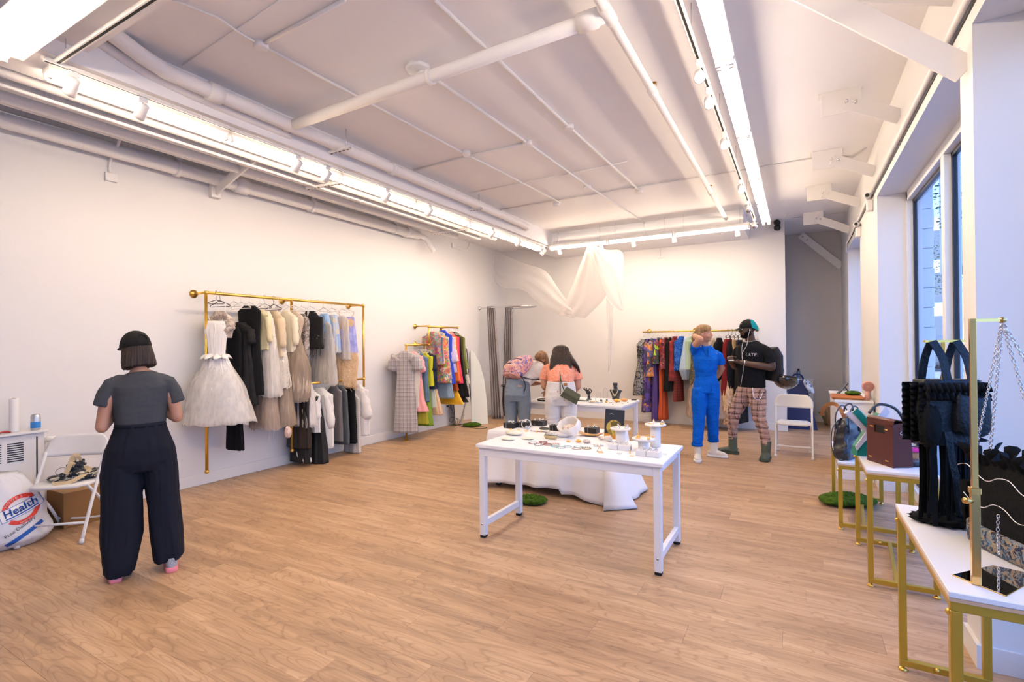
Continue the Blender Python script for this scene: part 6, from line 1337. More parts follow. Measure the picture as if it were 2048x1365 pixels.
gl2('crinkled white blouse with full sleeve, last on the lower rail', (-5.500,5.278,0.903), .985, (-5.500,5.271,0.239), [(0, .13, .04), (.1, .19, .05), (1, .20, .07)], M('crinkled_white', (.76, .72, .69), .8, bump=.9, bscale=22), 'white_blouse', 'blouse', rz=.3, seed=39, sleeve=(.42, .06, .08, .25), folds=(8, .012))
t = thing('flower_pouch', 'small pink fabric flower pouch hanging on a ribbon', 'pouch', (-5.350,3.969,1.501))
p_ = Vector((-5.350,3.961,0.507)); MB().tube(smooth_path([Vector((-5.400,4.015,1.867)), Vector((-5.360,3.987,1.138)), p_ + Vector((0, 0, .06))], 5), .0018, 5).build('ribbon', BGE, t)
m_ = MB().loft(lump(p_, (.035, .04, .07), 4, None, 30, 18, .25, 4)); m_.build('pouch_body', M('blush_cloth', (.70, .52, .45), .8, bump=.3), t)

# --- stepped rack
GM1 = 'clothes on the lower step of the brass rack'; GM2 = 'clothes on the upper step of the brass rack'
def gm(label, y, zt, zb, prof, mat, name, cat, hi=True, **k):
    k.setdefault('rz', .12); gar(name, cat, label, RMX, y, 1.855 if hi else 1.545, zt, zb, prof, mat, group=GM2 if hi else GM1, **k)
S4 = [(0, .12, .03), (.08, .19, .04), (.5, .18, .045), (1, .2, .055)]
PL = plaid('grey_window_plaid', (.50, .46, .46), (.10, .095, .10), (.32, .28, .30), .062, .0055)
gm('long grey plaid dress with puffed sleeves, front of the stepped rack', 6.22, 1.45, .14, [(0, .16, .05), (.04, .20, .06), (.18, .17, .06), (.28, .14, .05), (.6, .17, .06), (1, .20, .08)], PL, 'plaid_dress', 'dress', False, rz=math.radians(24), folds=(8, .014), sleeve=(.24, .10, .085, .55), seed=50)
gm('cream blouse with pink ruffles behind the grey plaid dress', 6.32, 1.42, .52, [(0, .2, .03), (.4, .19, .04), (1, .16, .05)], M('cream_ruffle', (.72, .66, .58), .8), 'cream_dress', 'dress', False, sleeve=(.2, .06, .06, .3), seed=51, sl_mat=M('soft_pink', (.75, .38, .38), .8))
gm('long pink dress with a flared hem', 6.40, 1.44, .46, [(0, .14, .04), (.08, .19, .05), (.35, .15, .05), (.75, .16, .05), (.78, .17, .055), (1, .24, .09)], M('candy_pink', (.78, .36, .38), .7, bump=.1), 'pink_dress', 'dress', False, folds=(9, .018), sleeve=(.26, .07, .08, .3), seed=52, shift=(.04, 0))
gm('yellow green long skirt showing below the pink dress', 6.46, .95, .25, [(0, .14, .04), (1, .24, .08)], splash('yellow_green', (.36, .34, .02), (.18, .30, .03), 2.5, .5), 'green_skirt', 'skirt', False, folds=(6, .018), seed=53, hang=None)
gm('blue denim dress with short sleeves', 6.53, 1.43, .60, S4, M('denim_blue', (.085, .14, .23), .85, bump=.2, bscale=90, var=(.12, .18, .28), vscale=10), 'denim_dress', 'dress', False, sleeve=(.22, .06, .06, .25), seed=54)
gm('bright green long trousers on the lower step', 6.60, 1.25, .20, [(0, .13, .03), (1, .17, .06)], M('leaf_green', (.19, .31, .03), .7), 'green_trousers', 'trousers', False, folds=(6, .015), seed=55, shift=(.05, 0))
gm('chartreuse top with a white collar', 6.66, 1.43, .85, S4, M('chartreuse', (.50, .50, .03), .7), 'chartreuse_top', 'top', False, seed=56)
gm('navy blue cropped shirt with white seams', 6.73, 1.44, .80, [(0, .13, .04), (.1, .20, .05), (1, .21, .08)], M('navy_cloth', (.012, .018, .045), .75), 'navy_shirt', 'shirt', False, sleeve=(.26, .07, .07, .3), seed=57)
gm('pale mint skirt hanging below the navy shirt', 6.77, .98, .48, [(0, .13, .04), (1, .18, .06)], M('mint_cloth', (.55, .60, .52), .8), 'mint_skirt', 'skirt', False, seed=58, folds=(9, .014), hang=None)
gm('peach beige lace maxi skirt, end of the lower step', 6.80, 1.10, .36, [(0, .12, .03), (1, .20, .06)], M('peach_lace', (.66, .46, .32), .8, bump=.8, bscale=70), 'lace_skirt', 'skirt', False, seed=59, folds=(12, .012), rag=.03, shift=(.08, 0), hang=None)
FL1 = cells('floral_jacket', [(.20, .28, .10), (.50, .10, .12), (.16, .22, .34), (.55, .30, .08), (.28, .35, .30), (.40, .06, .20)], 34, .8)
FL2 = cells('floral_dress', [(.60, .10, .12), (.20, .38, .05), (.62, .36, .06), (.55, .12, .26), (.10, .24, .30), (.70, .62, .50)], 30, .8)
gm('green and pink floral quilted jacket, first on the upper step', 6.90, 1.77, 1.20, S4, FL1, 'floral_jacket', 'jacket', sleeve=(.34, .06, .05, .2), seed=60)
gm('denim shirt behind the floral quilted jacket', 6.95, 1.76, 1.25, S4, M('denim_blue', (.085, .14, .23), .85), 'denim_shirt', 'shirt', sleeve=(.3, .055, .05, .2), seed=61)
gm('orange blouse with pink printed front', 7.0, 1.76, 1.20, S4, cells('orange_pink', [(.72, .20, .04), (.72, .42, .36), (.75, .25, .06), (.60, .14, .08)], 16, .75), 'orange_blouse', 'blouse', sleeve=(.25, .06, .05, .25), seed=62)
gm('long floral dress in red, green and orange', 7.05, 1.77, .88, [(0, .14, .04), (.1, .19, .05), (1, .24, .08)], FL2, 'floral_dress', 'dress', sleeve=(.4, .065, .06, .2), seed=63, shift=(.04, 0))
gm('black and white speckled dress', 7.11, 1.77, .95, S4, cells('speckle', [(.05, .05, .05), (.62, .58, .54), (.25, .22, .20), (.70, .66, .62)], 60, .8), 'speckled_dress', 'dress', sleeve=(.4, .05, .05, .15), seed=64, shift=(.05, 0))
gm('light blue ribbed knit dress below the cobalt shirt', 7.16, 1.40, .60, [(0, .15, .04), (1, .20, .06)], M('light_blue_knit', (.26, .38, .52), .9, bump=.8, bscale=60, stretch=(1, 1, .2)), 'knit_dress', 'dress', seed=65, hang=None, shift=(.05, 0))
gm('cobalt blue satin shirt', 7.20, 1.80, .85, S4, M('cobalt_satin', (.01, .04, .50), .35), 'cobalt_shirt', 'shirt', sleeve=(.5, .055, .05, .15), seed=66, shift=(.05, 0))
gm('lavender blouse with bell sleeve', 7.26, 1.76, 1.05, S4, M('lavender_cloth', (.50, .46, .70), .75), 'lavender_blouse', 'blouse', sleeve=(.45, .05, .09, .25), seed=67, shift=(.04, 0))
gm('white top with yellow and pink stripes', 7.31, 1.76, 1.25, S4, plaid('yellow_stripe', (.76, .70, .66), (.72, .52, .08), (.70, .35, .40), .09, .02, ax=('Z',)), 'striped_blouse', 'top', seed=68, shift=(.04, 0))
gm('bright orange long shirt', 7.36, 1.77, .88, S4, M('orange_cloth', (.78, .15, .02), .65), 'orange_shirt', 'shirt', sleeve=(.45, .055, .05, .15), seed=69, shift=(.05, 0))
gm('rust red long trousers below the orange shirt', 7.34, 1.2, .72, [(0, .15, .03), (1, .17, .05)], M('rust_cloth', (.30, .06, .015), .75), 'rust_trousers', 'trousers', seed=70, hang=None, shift=(.05, 0))
gm('yellow satin skirt with a wide hem, lowest on the upper step', 7.38, .75, .47, [(0, .17, .04), (1, .27, .06)], M('yellow_satin', (.75, .43, .02), .35), 'yellow_skirt', 'skirt', seed=71, hang=None, folds=(4, .012), shift=(.03, 0))
gm('hot pink red tunic beside the orange shirt', 7.42, 1.76, .84, S4, M('raspberry', (.62, .03, .10), .6), 'pink_tunic', 'top', sleeve=(.4, .05, .045, .15), seed=72, shift=(.06, 0))
gm('wide black dress, largest dark piece on the stepped rack', 7.48, 1.77, .60, [(0, .12, .04), (.08, .18, .05), (.5, .2, .06), (1, .25, .09)], K, 'black_dress', 'dress', seed=73, folds=(5, .015), shift=(.09, 0))
gm('black skirt with fur and silver band at its hem', 7.50, .72, .50, [(0, .20, .05), (1, .22, .07)], M('dark_fur', (.03, .025, .018), .9, bump=1, bscale=60), 'fur_skirt', 'skirt', seed=74, hang=None, shift=(.09, 0))
gm('olive green long jacket', 7.55, 1.77, 1.00, S4, M('olive_cloth', (.075, .075, .02), .75), 'olive_jacket', 'jacket', sleeve=(.5, .06, .055, .2), seed=75, shift=(.07, 0))
gm('olive satin skirt below the green jacket', 7.58, 1.1, .68, [(0, .16, .04), (1, .20, .05)], M('olive_satin', (.17, .14, .02), .35), 'olive_skirt', 'skirt', seed=76, hang=None, shift=(.05, 0))
gm('light olive knit cardigan', 7.60, 1.76, 1.10, S4, M('olive_knit', (.20, .22, .07), .9, bump=.6, bscale=70), 'green_cardigan', 'cardigan', sleeve=(.45, .055, .05, .2), seed=77, shift=(.06, 0))
gm('cream fringed scarf top, last on the stepped rack', 7.64, 1.5, .82, [(0, .16, .03), (1, .20, .05)], IVL, 'fringed_top', 'top', seed=78, hang=None, rag=.05, shift=(.06, 0), extra=threads(IV, 20, .02, .08, .18, 2))

# --- back wall rail: the rail runs along x, the clothes face along it
GB = 'dark and beige gowns on the back wall rail'
def gb(label, x, zt, zb, prof, mat, name='gown', cat='dress', **k):
    k.setdefault('rz', PI/2 - .42); gar(name, cat, label, x, RBY - .02, RBZ, zt, zb, prof, mat, group=GB, **k)
D4 = [(0, .10, .03), (.1, .15, .045), (.5, .15, .05), (1, .19, .07)]
def bz(py): return 1.55 - (py - 692) / 107
gb('black and silver sequinned long gown, first at the left', -2.53, 1.62, bz(798), [(0, .15, .06), (.1, .19, .07), (.4, .16, .07), (1, .27, .10)], cells('black_silver_sequin', [(.012, .012, .013), (.14, .14, .14), (.02, .02, .022), (.26, .25, .24)], 26, .4, .2, noise_mix=.3), seed=80, folds=(9, .02))
gb('purple and blue patterned robe, second from the left', -2.44, 1.62, bz(832), D4, cells('purple_pattern', [(.06, .02, .14), (.10, .06, .30), (.03, .03, .08), (.42, .16, .05)], 17, .6), seed=81, sleeve=(.4, .05, .05, .2))
gb('orange floral chiffon top over a navy slip', -2.36, 1.63, bz(760), D4, cells('orange_floral', [(.05, .04, .06), (.60, .22, .05), (.10, .10, .28), (.50, .30, .16)], 18, .7), name='floral_blouse', cat='top', seed=82)
gb('long violet chiffon dress hanging almost to the floor', -2.30, 1.60, bz(848), [(0, .10, .03), (.5, .10, .04), (1, .12, .05)], M('violet_chiffon', (.07, .04, .22), .6), seed=83)
gb('lime and black sequinned top', -2.24, 1.64, bz(735), D4, cells('lime_sequin', [(.03, .03, .03), (.35, .55, .02), (.06, .06, .10), (.30, .04, .05)], 20, .4, .2), name='sequin_blouse', cat='top', seed=84)
gb('rust orange long dress behind the sequinned tops', -2.18, 1.60, bz(846), [(0, .09, .03), (.6, .09, .04), (1, .11, .05)], M('rust_orange', (.45, .07, .02), .6), seed=85, rag=.05)
gb('burgundy sequinned jacket with long sleeves', -2.12, 1.64, bz(745), D4, cells('burgundy_sequin', [(.16, .01, .02), (.05, .01, .01), (.35, .05, .06)], 34, .35, .3), name='sequin_jacket', cat='jacket', seed=86, sleeve=(.35, .05, .05, .2))
gb('plain black gown between burgundy and red', -2.03, 1.64, bz(788), D4, K, seed=87)
gb('red lace dress with long sleeves', -1.96, 1.66, bz(768), D4, lace('red_lace', (.30, .02, .02), 50, .15, var=(.12, .01, .01)), seed=88, sleeve=(.5, .045, .04, .15))
gb('long dark red plaid skirt below the red lace', -1.90, 1.2, bz(808), [(0, .10, .03), (1, .13, .05)], plaid('red_plaid', (.22, .02, .015), (.03, .01, .01), (.10, .01, .01), .05, .01), name='plaid_skirt', cat='skirt', seed=89, hang=None)
gb('royal blue sequinned dress, brightest on the back rail', -1.85, 1.66, bz(747), [(0, .11, .05), (.1, .17, .06), (.6, .17, .07), (1, .16, .07)], cells('royal_sequin', [(.0, .06, .50), (.02, .20, .80), (.0, .03, .30), (.10, .35, .9)], 60, .25, .5, bump=1), seed=90, sleeve=(.42, .06, .055, .2))
gb('pale blue balloon sleeve satin dress', -1.73, 1.63, bz(765), [(0, .09, .04), (.2, .12, .05), (.75, .20, .08), (1, .12, .05)], M('pale_blue_satin', (.34, .44, .55), .45), seed=91, folds=(7, .02))
gb('pale sage green gown behind the balloon dress', -1.67, 1.66, bz(745), D4, M('sage_green', (.36, .45, .28), .6), seed=92)
gb('gold and black lace dress', -1.58, 1.64, bz(772), D4, cells('gold_black_lace', [(.03, .028, .02), (.16, .12, .05), (.02, .02, .02), (.08, .07, .03)], 40, .6), seed=93, rag=.04)
gb('dark green fringed gown', -1.50, 1.62, bz(790), D4, M('dark_green', (.02, .03, .02), .7), seed=94, rag=.08, extra=threads(M('dark_green', (.02, .03, .02), .7), 14, .05, .25, .15, 3))
gb('wide beige tulle ball gown beside the woman in blue', -1.36, 1.62, bz(836), [(0, .09, .05), (.25, .11, .06), (.45, .20, .12), (.8, .34, .20), (1, .30, .17)], TBD, seed=95, folds=(19, .022), rag=.07, rz=.5, shift=(-.06, -.10), layers=((TAU, 1.1, .3, 1.0, .08), (TAU, 1.22, .34, .98, .1)))
gb('black evening gown hidden behind the woman in blue', -1.2, 1.62, bz(800), D4, K, seed=96)
gb('deep red velvet dress to the right of the woman in blue', -1.05, 1.60, bz(792), D4, M('red_velvet', (.14, .008, .01), .7), seed=97, hang='b', straps=.07)
gb('black camisole dress on a black hanger', -.99, 1.56, bz(840), D4, K, seed=98, hang='b', straps=.07)
gb('tan pointed scarf dress between two black gowns', -.93, 1.58, bz(742), [(0, .10, .03), (.4, .08, .03), (1, .02, .015)], M('tan_satin', (.42, .27, .12), .5), seed=99, hang='b', straps=.06)
gb('peach feather trimmed skirt, low and pale', -1.02, .95, bz(846), [(0, .12, .05), (.4, .2, .09), (1, .18, .09)], cells('peach_feather', [(.62, .42, .26), (.70, .52, .36), (.50, .32, .18)], 22, .9, bump=1, smooth=True), name='feather_skirt', cat='skirt', seed=100, hang=None, folds=(17, .02), rag=.08)
gb('long black slip gown right of the tan scarf dress', -.86, 1.58, bz(842), [(0, .10, .03), (.4, .13, .05), (1, .2, .07)], K2, seed=101, hang='b', straps=.06)
gb('ivory net gown curving down beside the black slip', -.78, 1.60, bz(806), [(0, .05, .03), (.4, .08, .05), (.7, .18, .08), (1, .08, .04)], sheer('ivory_net', (.70, .64, .54), .75, 30), seed=102, hang='b', shift=(-.05, -.05))
gb('black sheer dress next to the champagne lace gown', -.72, 1.62, bz(790), D4, K2, seed=103, hang='b')
gb('champagne gold lace gown with peplum, beside the man', -.63, 1.62, bz(810), [(0, .12, .05), (.15, .15, .06), (.45, .12, .05), (.52, .20, .09), (.6, .13, .06), (1, .17, .07)], M('champagne_lace', (.60, .43, .24), .6, bump=.9, bscale=55, var=(.72, .57, .38), vscale=20), seed=104, folds=(9, .012))

# ================================================================== people
def remesh(mb, vox, sm=6, disp=None, cut=None):
    me = mb.mesh('tmp'); o = bpy.data.objects.new('tmp', me); COL.objects.link(o)
    md = o.modifiers.new('r', 'REMESH'); md.mode = 'VOXEL'; md.voxel_size = vox; md.use_smooth_shade = True
    if sm: s2 = o.modifiers.new('s', 'SMOOTH'); s2.factor = .5; s2.iterations = sm
    dg = bpy.context.evaluated_depsgraph_get(); out = bpy.data.meshes.new_from_object(o.evaluated_get(dg)); bpy.data.objects.remove(o); bpy.data.meshes.remove(me)
    if disp:
        ns = [v.normal.copy() for v in out.vertices]
        for v, n_ in zip(out.vertices, ns): v.co = v.co + n_ * disp(v.co, n_)
    out.polygons.foreach_set('use_smooth', [True] * len(out.polygons)); out.update(); return out
def put(name, me, mat, parent, label=None):
    o = link(name, me, parent, mat)
    if label: o['label'] = label
    return o
class BB(MB):
    def limb(s, pts, rs, n=16):
        s.tube(smooth_path(pts, 4), [r_ for r_ in np.interp(np.linspace(0, len(rs) - 1, (len(pts) - 1) * 4 + 1), range(len(rs)), rs)], n)
        s.ell(pts[0], rs[0] * .98, 14, 8); s.ell(pts[-1], rs[-1] * .98, 14, 8); return s
    def body(s, secs, xd=(1, 0, 0), n=28, pw=.9):
        """secs: (centre, half width, half depth, xdir optional)"""
        C_ = [Vector(q[0]) for q in secs]; rings = []
        for i, q in enumerate(secs):
            d = (C_[min(i+1, len(C_)-1)] - C_[max(i-1, 0)]).normalized(); X = Vector(q[3] if len(q) > 3 else xd); X = (X - d * X.dot(d)).normalized(); Y = d.cross(X)
            rings.append([C_[i] + X * q[1] * math.copysign(abs(math.cos(2*PI*j/n)) ** pw, math.cos(2*PI*j/n)) + Y * q[2] * math.copysign(abs(math.sin(2*PI*j/n)) ** pw, math.sin(2*PI*j/n)) for j in range(n)])
        return s.loft(rings)
    def head(s, Mh, k=1.0):
        R = Mh.to_3x3(); T = Mh.translation; g = lambda c, r_: s.ell(T + R @ (Vector(c) * k), tuple(q * k for q in r_), 20, 14, R)
        g((0, -.012, .035), (.074, .092, .088)); g((0, .015, -.015), (.064, .074, .088)); g((0, .03, -.068), (.048, .050, .036)); g((0, .068, -.090), (.020, .016, .016))
        g((0, .074, .030), (.046, .016, .012)); 
        for q in (-1, 1): g((.036*q, .058, -.028), (.024, .024, .024)); g((.074*q, -.008, -.008), (.009, .018, .030)); g((.011*q, .094, -.030), (.009, .012, .008))
        s.tube([T + R @ (Vector(p) * k) for p in ((0, .082, .020), (0, .096, 0), (0, .110, -.026))], [.008*k, .010*k, .012*k], 10)
        g((0, .088, -.050), (.022, .010, .006)); g((0, .086, -.060), (.019, .010, .006)); return s
    def hand(s, wrist, fwd, pn, side, curl=.5, k=1.0, thumb=1.0):
        f = Vector(fwd).normalized(); n_ = Vector(pn); n_ = (n_ - f*n_.dot(f)).normalized(); a = Vector(side); a = (a - f*a.dot(f) - n_*a.dot(n_)).normalized(); w = Vector(wrist)
        R = Matrix((a, f, n_)).transposed(); s.ell(w + f*.048*k, (.041*k, .054*k, .017*k), 16, 10, R)
        for i, (l_, off) in enumerate(((.92, .030), (1.0, .010), (.95, -.011), (.78, -.031))):
            p = w + f*.082*k + a*off*k; d = f.copy(); pts = [p - f*.02*k, p]
            for sg, ln in enumerate((.040, .026, .020)):
                c_ = curl * (.55 if sg == 0 else .8); ax = a; d = Matrix.Rotation(-c_, 3, ax) @ d if (Matrix.Rotation(-c_, 3, ax) @ d).dot(-n_) > (Matrix.Rotation(c_, 3, ax) @ d).dot(-n_) else Matrix.Rotation(c_, 3, ax) @ d
                p = p + d * ln * l_ * k; pts.append(p)
            s.tube(pts, [.0105*k, .0105*k, .0095*k, .0088*k, .0070*k], 10); s.ell(pts[-1], .0070*k, 8, 6)
        b = w + f*.026*k + a*.034*k; d = (f*.65 + a*.75*thumb - n_*.35).normalized(); s.tube([b - d*.02*k, b, b + d*.034*k, b + (d*.5 + f*.5 - n_*.2).normalized()*.030*k + d*.034*k], [.014*k, .013*k, .0105*k, .0085*k], 10)
        return s
def slv(b, pts, rs, fl=.85):
    b.body([(p, r_, r_*fl) for p, r_ in zip(pts, rs)], xd=(0, 1, 0), pw=1.0); b.ell(pts[0], rs[0]*.95, 14, 8); return b
def headM(c, yaw=0, pitch=0, roll=0): return Matrix.Translation(c) @ RZ(yaw) @ RX(-pitch) @ RY(roll)
def eyes(Mh, parent, iris, k=1.0):
    for q in (-1, 1):
        e = MB().ell(Mh @ (Vector((.031*q, .079, .010)) * k), (.013*k, .009*k, .008*k), 12, 8, Mh.to_3x3()).build('eye', M('eye_white', (.75, .72, .70), .2), parent, local=True)
        MB().ell(Mh @ (Vector((.031*q, .0865, .010)) * k), (.0055*k, .003*k, .0055*k), 10, 6, Mh.to_3x3()).build('iris', M('iris_dark', (.02, .012, .008), .1), e, local=True)
        MB().tube([Mh @ (Vector((x*q, .088 - abs(x - .03)*.4, .028 + z)) * k) for x, z in ((.014, -.001), (.030, .003), (.046, -.002))], [.0025, .0035, .0015], 6).build('eyebrow', iris, parent, local=True)
def skin(name, c, c2):
    m = M(name, c, .5, var=c2, vscale=5, bump=.05, bscale=60); b = m.node_tree.nodes['Principled BSDF']
    setb(b, 'Subsurface Weight', .08); setb(b, 'Subsurface Radius', (.6, .2, .1)); setb(b, 'Subsurface Scale', .02); return m
def hairmat(name, c, c2): return M(name, c, .45, var=c2, vscale=9, bump=.4, bscale=70, stretch=(6, 6, .35), spec=.35)
def wr(a1, a2=0, f1=11, f2=24, s=1):
    return lambda p, n_: a1 * nz((p.x, p.y, p.z * 1.6), f1, s) + a2 * nz((p.x * 1.0, p.y, p.z * 2.2), f2, s + 2)
def shoe(t, heel, toe, z0, hgt, mats, names, w=.045, boot=0, tilt=0):
    """sole, upper and laces along heel to toe"""
    h = Vector(heel); q = Vector(toe); d = (q - h).normalized(); L = (q - h).length; s_ = Vector((d.y, -d.x, 0)); rings = []
    prof = [(0, .6), (.12, .92), (.35, .88), (.7, 1.08), (.9, .9), (1.0, .45)]
    def outline(k, z, grow=0):
        pts = []
        for v, ww in prof: pts.append(h + d * (L * v + (grow if v > .9 else (-grow if v < .05 else 0))) + s_ * (ww * w * k + grow) + Vector((0, 0, z)))
        for v, ww in prof[::-1]: pts.append(h + d * (L * v + (grow if v > .9 else (-grow if v < .05 else 0))) - s_ * (ww * w * k + grow) + Vector((0, 0, z)))
        return smooth_path(pts + [pts[0]], 3)[:-1]
    so = MB().loft([outline(.95, z0), outline(1, z0 + .006, .003), outline(1, z0 + .028, .003), outline(.96, z0 + .032)])
    o_ = so.build(names[0], mats[0], t, local=True)
    u = BB(); c = h + d * (.075 if hgt > .12 else .06); zz = lambda v, z: h + d*L*v + Vector((0, 0, z0 + z))
    u.body([(zz(.03, .05), w*.6, .03), (zz(.12, .055), w*.85, .036), (zz(.35, .058), w*.88, .040), (zz(.6, .052), w*.98, .034), (zz(.8, .044), w*.98, .026), (zz(.95, .038), w*.62, .016), (zz(.985, .036), w*.3, .008)], xd=s_, n=28)
    u.body([(zz(.3, .055), w*.8, .035), (zz(.46, .07), w*.78, .03), (zz(.62, .062), w*.7, .02)], xd=s_)
    u.body([(c + Vector((0, 0, z0 + .03)), w*.9, .056), (c + Vector((0, 0, z0 + .09)), w*.95, .058), (c + Vector((0, 0, hgt)), w*1.12, .056)], xd=s_)
    put(names[1], remesh(u, .007, 4), mats[1], t)
    for k in range(4 if not boot else 0):
        b = h + d * L * (.44 + .07*k); MB().tube(smooth_path([b - s_*w*.6 + Vector((0, 0, z0 + .086 - .008*k)), b + Vector((0, 0, z0 + .103 - .009*k)), b + s_*w*.6 + Vector((0, 0, z0 + .086 - .008*k))], 3), .003, 5).build('lace', mats[2], t, local=True)
SK1 = skin('skin_light_tan', (.50, .27, .18), (.44, .22, .14)); SK2 = skin('skin_dark', (.085, .040, .024), (.06, .028, .017)); SK3 = skin('skin_tan', (.46, .24, .14), (.42, .20, .11))

# --- woman with a black cap, seen from behind
t = w1 = thing('person', 'woman seen from behind in black cap, grey cropped tee and wide dark trousers', 'person', (-3.93, 1.76, 0), math.radians(66)); t.scale = (.84, .92, .975)
Mh = headM((-.035, .04, 1.575), .45, .15, -.04)
b = BB(); b.body([((0, 0, .84), .165, .12), ((0, 0, .95), .17, .125), ((0, .005, 1.06), .148, .105), ((0, .01, 1.2), .165, .11), ((0, 0, 1.32), .175, .10), ((0, -.005, 1.39), .12, .075), ((-.005, .0, 1.43), .06, .058)])
b.limb([(-.005, -.01, 1.38), (-.015, .01, 1.45), (-.03, .025, 1.53)], [.06, .055, .06]); b.head(Mh)
for s_ in (-1, 1):
    el = Vector((s_*.245, -.03, 1.085 if s_ > 0 else 1.055)); hd = Vector((s_*.07 - .03, .24, 1.18)); b.limb([(s_*.165, 0, 1.335), (s_*.215, -.02, 1.22), el], [.042, .046, .043]); b.limb([el, (el + hd)/2 + Vector((s_*.01, 0, 0)), hd], [.046, .042, .027]); b.hand(hd, (-s_*.3, .8, .3), (-s_*.9, 0, .3), (0, .1, 1), .7)
    b.limb([(s_*.10, 0, .86), (s_*.12, .01, .5), (s_*.145 + .01, -.02, .10)], [.07, .045, .035])
put('body', remesh(b, .008, 5), SK1, t)
TEE = M('slate_tee', (.055, .06, .07), .85, bump=.06, bscale=90, spec=.15); NPT = M('dark_navy_trousers', (.012, .014, .022), .8, bump=.05, bscale=80, spec=.12)
b = BB(); b.body([((0, -.0, 1.045), .172, .122), ((0, .005, 1.12), .178, .125), ((0, .01, 1.22), .195, .128), ((0, 0, 1.32), .20, .118), ((0, -.003, 1.385), .15, .095), ((-.003, .0, 1.415), .085, .075)])
for s_ in (-1, 1): slv(b, [Vector(p) for p in ((s_*.13, 0, 1.36), (s_*.19, -.005, 1.33), (s_*.222, -.01, 1.27), (s_*.248, -.02, 1.185))], [.045, .056, .058, .060], 1)
put('cropped_tee', remesh(b, .008, 5, wr(.004, .002, 7, 20)), TEE, t)
def pleat(p, n_):
    a = math.atan2(n_.y, n_.x); return .006*nz((p.x*3 + a, p.y*3, p.z*1.2), 4, 5) + .006*math.sin(a*5 + p.z*3)*max(0, min(1, (.8 - p.z)*2)) + .002*nz(p, 18, 3)
b = BB(); b.body([((0, .0, 1.055), .168, .125), ((0, -.0, 1.0), .185, .135), ((0, -.01, .88), .235, .155), ((0, -.01, .80), .25, .15), ((0, -.005, .74), .235, .13)])
b.body([((-.115, -.005, .85), .125, .13), ((-.125, 0, .72), .138, .135), ((-.125, .0, .53), .135, .135), ((-.13, 0, .30), .14, .13), ((-.14, -.01, .12), .115, .115), ((-.145, -.01, .035), .10, .105)])
b.body([((.115, -.005, .85), .125, .13), ((.13, 0, .72), .125, .13), ((.145, 0, .53), .112, .12), ((.165, 0, .30), .118, .125), ((.185, -.01, .07), .108, .125)])
put('wide_trousers', remesh(b, .009, 3, pleat), NPT, t)
g = BB(); g.body([((0, -.0, 1.035), .176, .131), ((0, -.0, 1.062), .170, .127)]); g.build('waistband', NPT, t, local=True)
HD = hairmat('dark_brown_bob', (.030, .018, .012), (.055, .034, .022))
b = BB(); R3 = Mh.to_3x3()
b.body([(Mh @ Vector((0, -.02, .05)), .080, .09), (Mh @ Vector((0, -.025, .02)), .090, .098), (Mh @ Vector((0, -.03, -.02)), .100, .098), (Mh @ Vector((0, -.035, -.08)), .114, .09), (Mh @ Vector((0, -.04, -.135)), .118, .078)], xd=R3 @ Vector((1, 0, 0)))
put('bobbed_hair', remesh(b, .006, 2, lambda p, n_: .004*math.sin(math.atan2(p.y - .02, p.x + .03)*38) + .003*nz((p.x, p.y, p.z*.2), 60)), HD, t)
CAPM = M('black_cap_cloth', (.012, .012, .013), .8, bump=.15, bscale=100, spec=.15)
m_ = MB(); rings = [[Mh @ Vector(((.104 + .002*(i == 1)) * math.cos(th) * math.cos(a), -.014 + .119 * math.cos(th) * math.sin(a), .022 + .108 * math.sin(th))) for a in [2*PI*j/40 for j in range(40)]] for i, th in enumerate([-.12, .0, .15, .4, .65, .9, 1.2, 1.45])]
m_.loft(rings).build('cap', CAPM, t, local=True)
MB().grid([[Mh @ Vector((-.08 + .16*i/12, .085 + .075*j/5 * (1 - ((i-6)/7)**2), .025 - .008*j/5)) for i in range(13)] for j in range(6)], .004).build('cap_brim', CAPM, t, local=True)
MB().tube(smooth_path([Mh @ Vector((.04*math.cos(a), -.014 - .120*math.cos(.1 + .55*math.sin(a)), .022 + .106*math.sin(.1 + .55*math.sin(a)))) for a in [PI*k/8 for k in range(9)]], 3), .004, 6).build('cap_strap_arch', CAPM, t, local=True)
MB().tube([Mh @ Vector((-.088, -.02, -.0)), Mh @ Vector((-.080, .06, .005))], .003, 5).build('glasses_arm', BLACK, t, local=True)
GS = cells('grey_knit_shoe', [(.45, .45, .46), (.30, .30, .31), (.55, .54, .53)], 90, .8); PS = M('pink_sole', (.85, .25, .28), .5)
shoe(t, (-.16, -.09, 0), (-.19, .15, 0), 0, .10, (PS, GS, WH), ('pink_sole', 'knit_shoe')); shoe(t, (.20, -.135, 0), (.20, .12, 0), 0, .10, (PS, GS, WH), ('pink_sole', 'knit_shoe'))
ph = thing('phone', 'black phone held by the woman in the cap', 'phone', (0, 0, 0)); Mw = world_m(w1); ph.location = Mw @ Vector((-.035, .33, 1.20)); ph.rotation_euler = (.6, 0, math.radians(66))
MB().box((-.036, -.004, -.072), (.036, .004, .072), .004).build('case', BLG, ph, local=True); MB().box((-.033, -.0048, -.068), (.033, -.0042, .068)).build('screen', M('phone_screen', (.1, .1, .12), .1), ph, local=True)

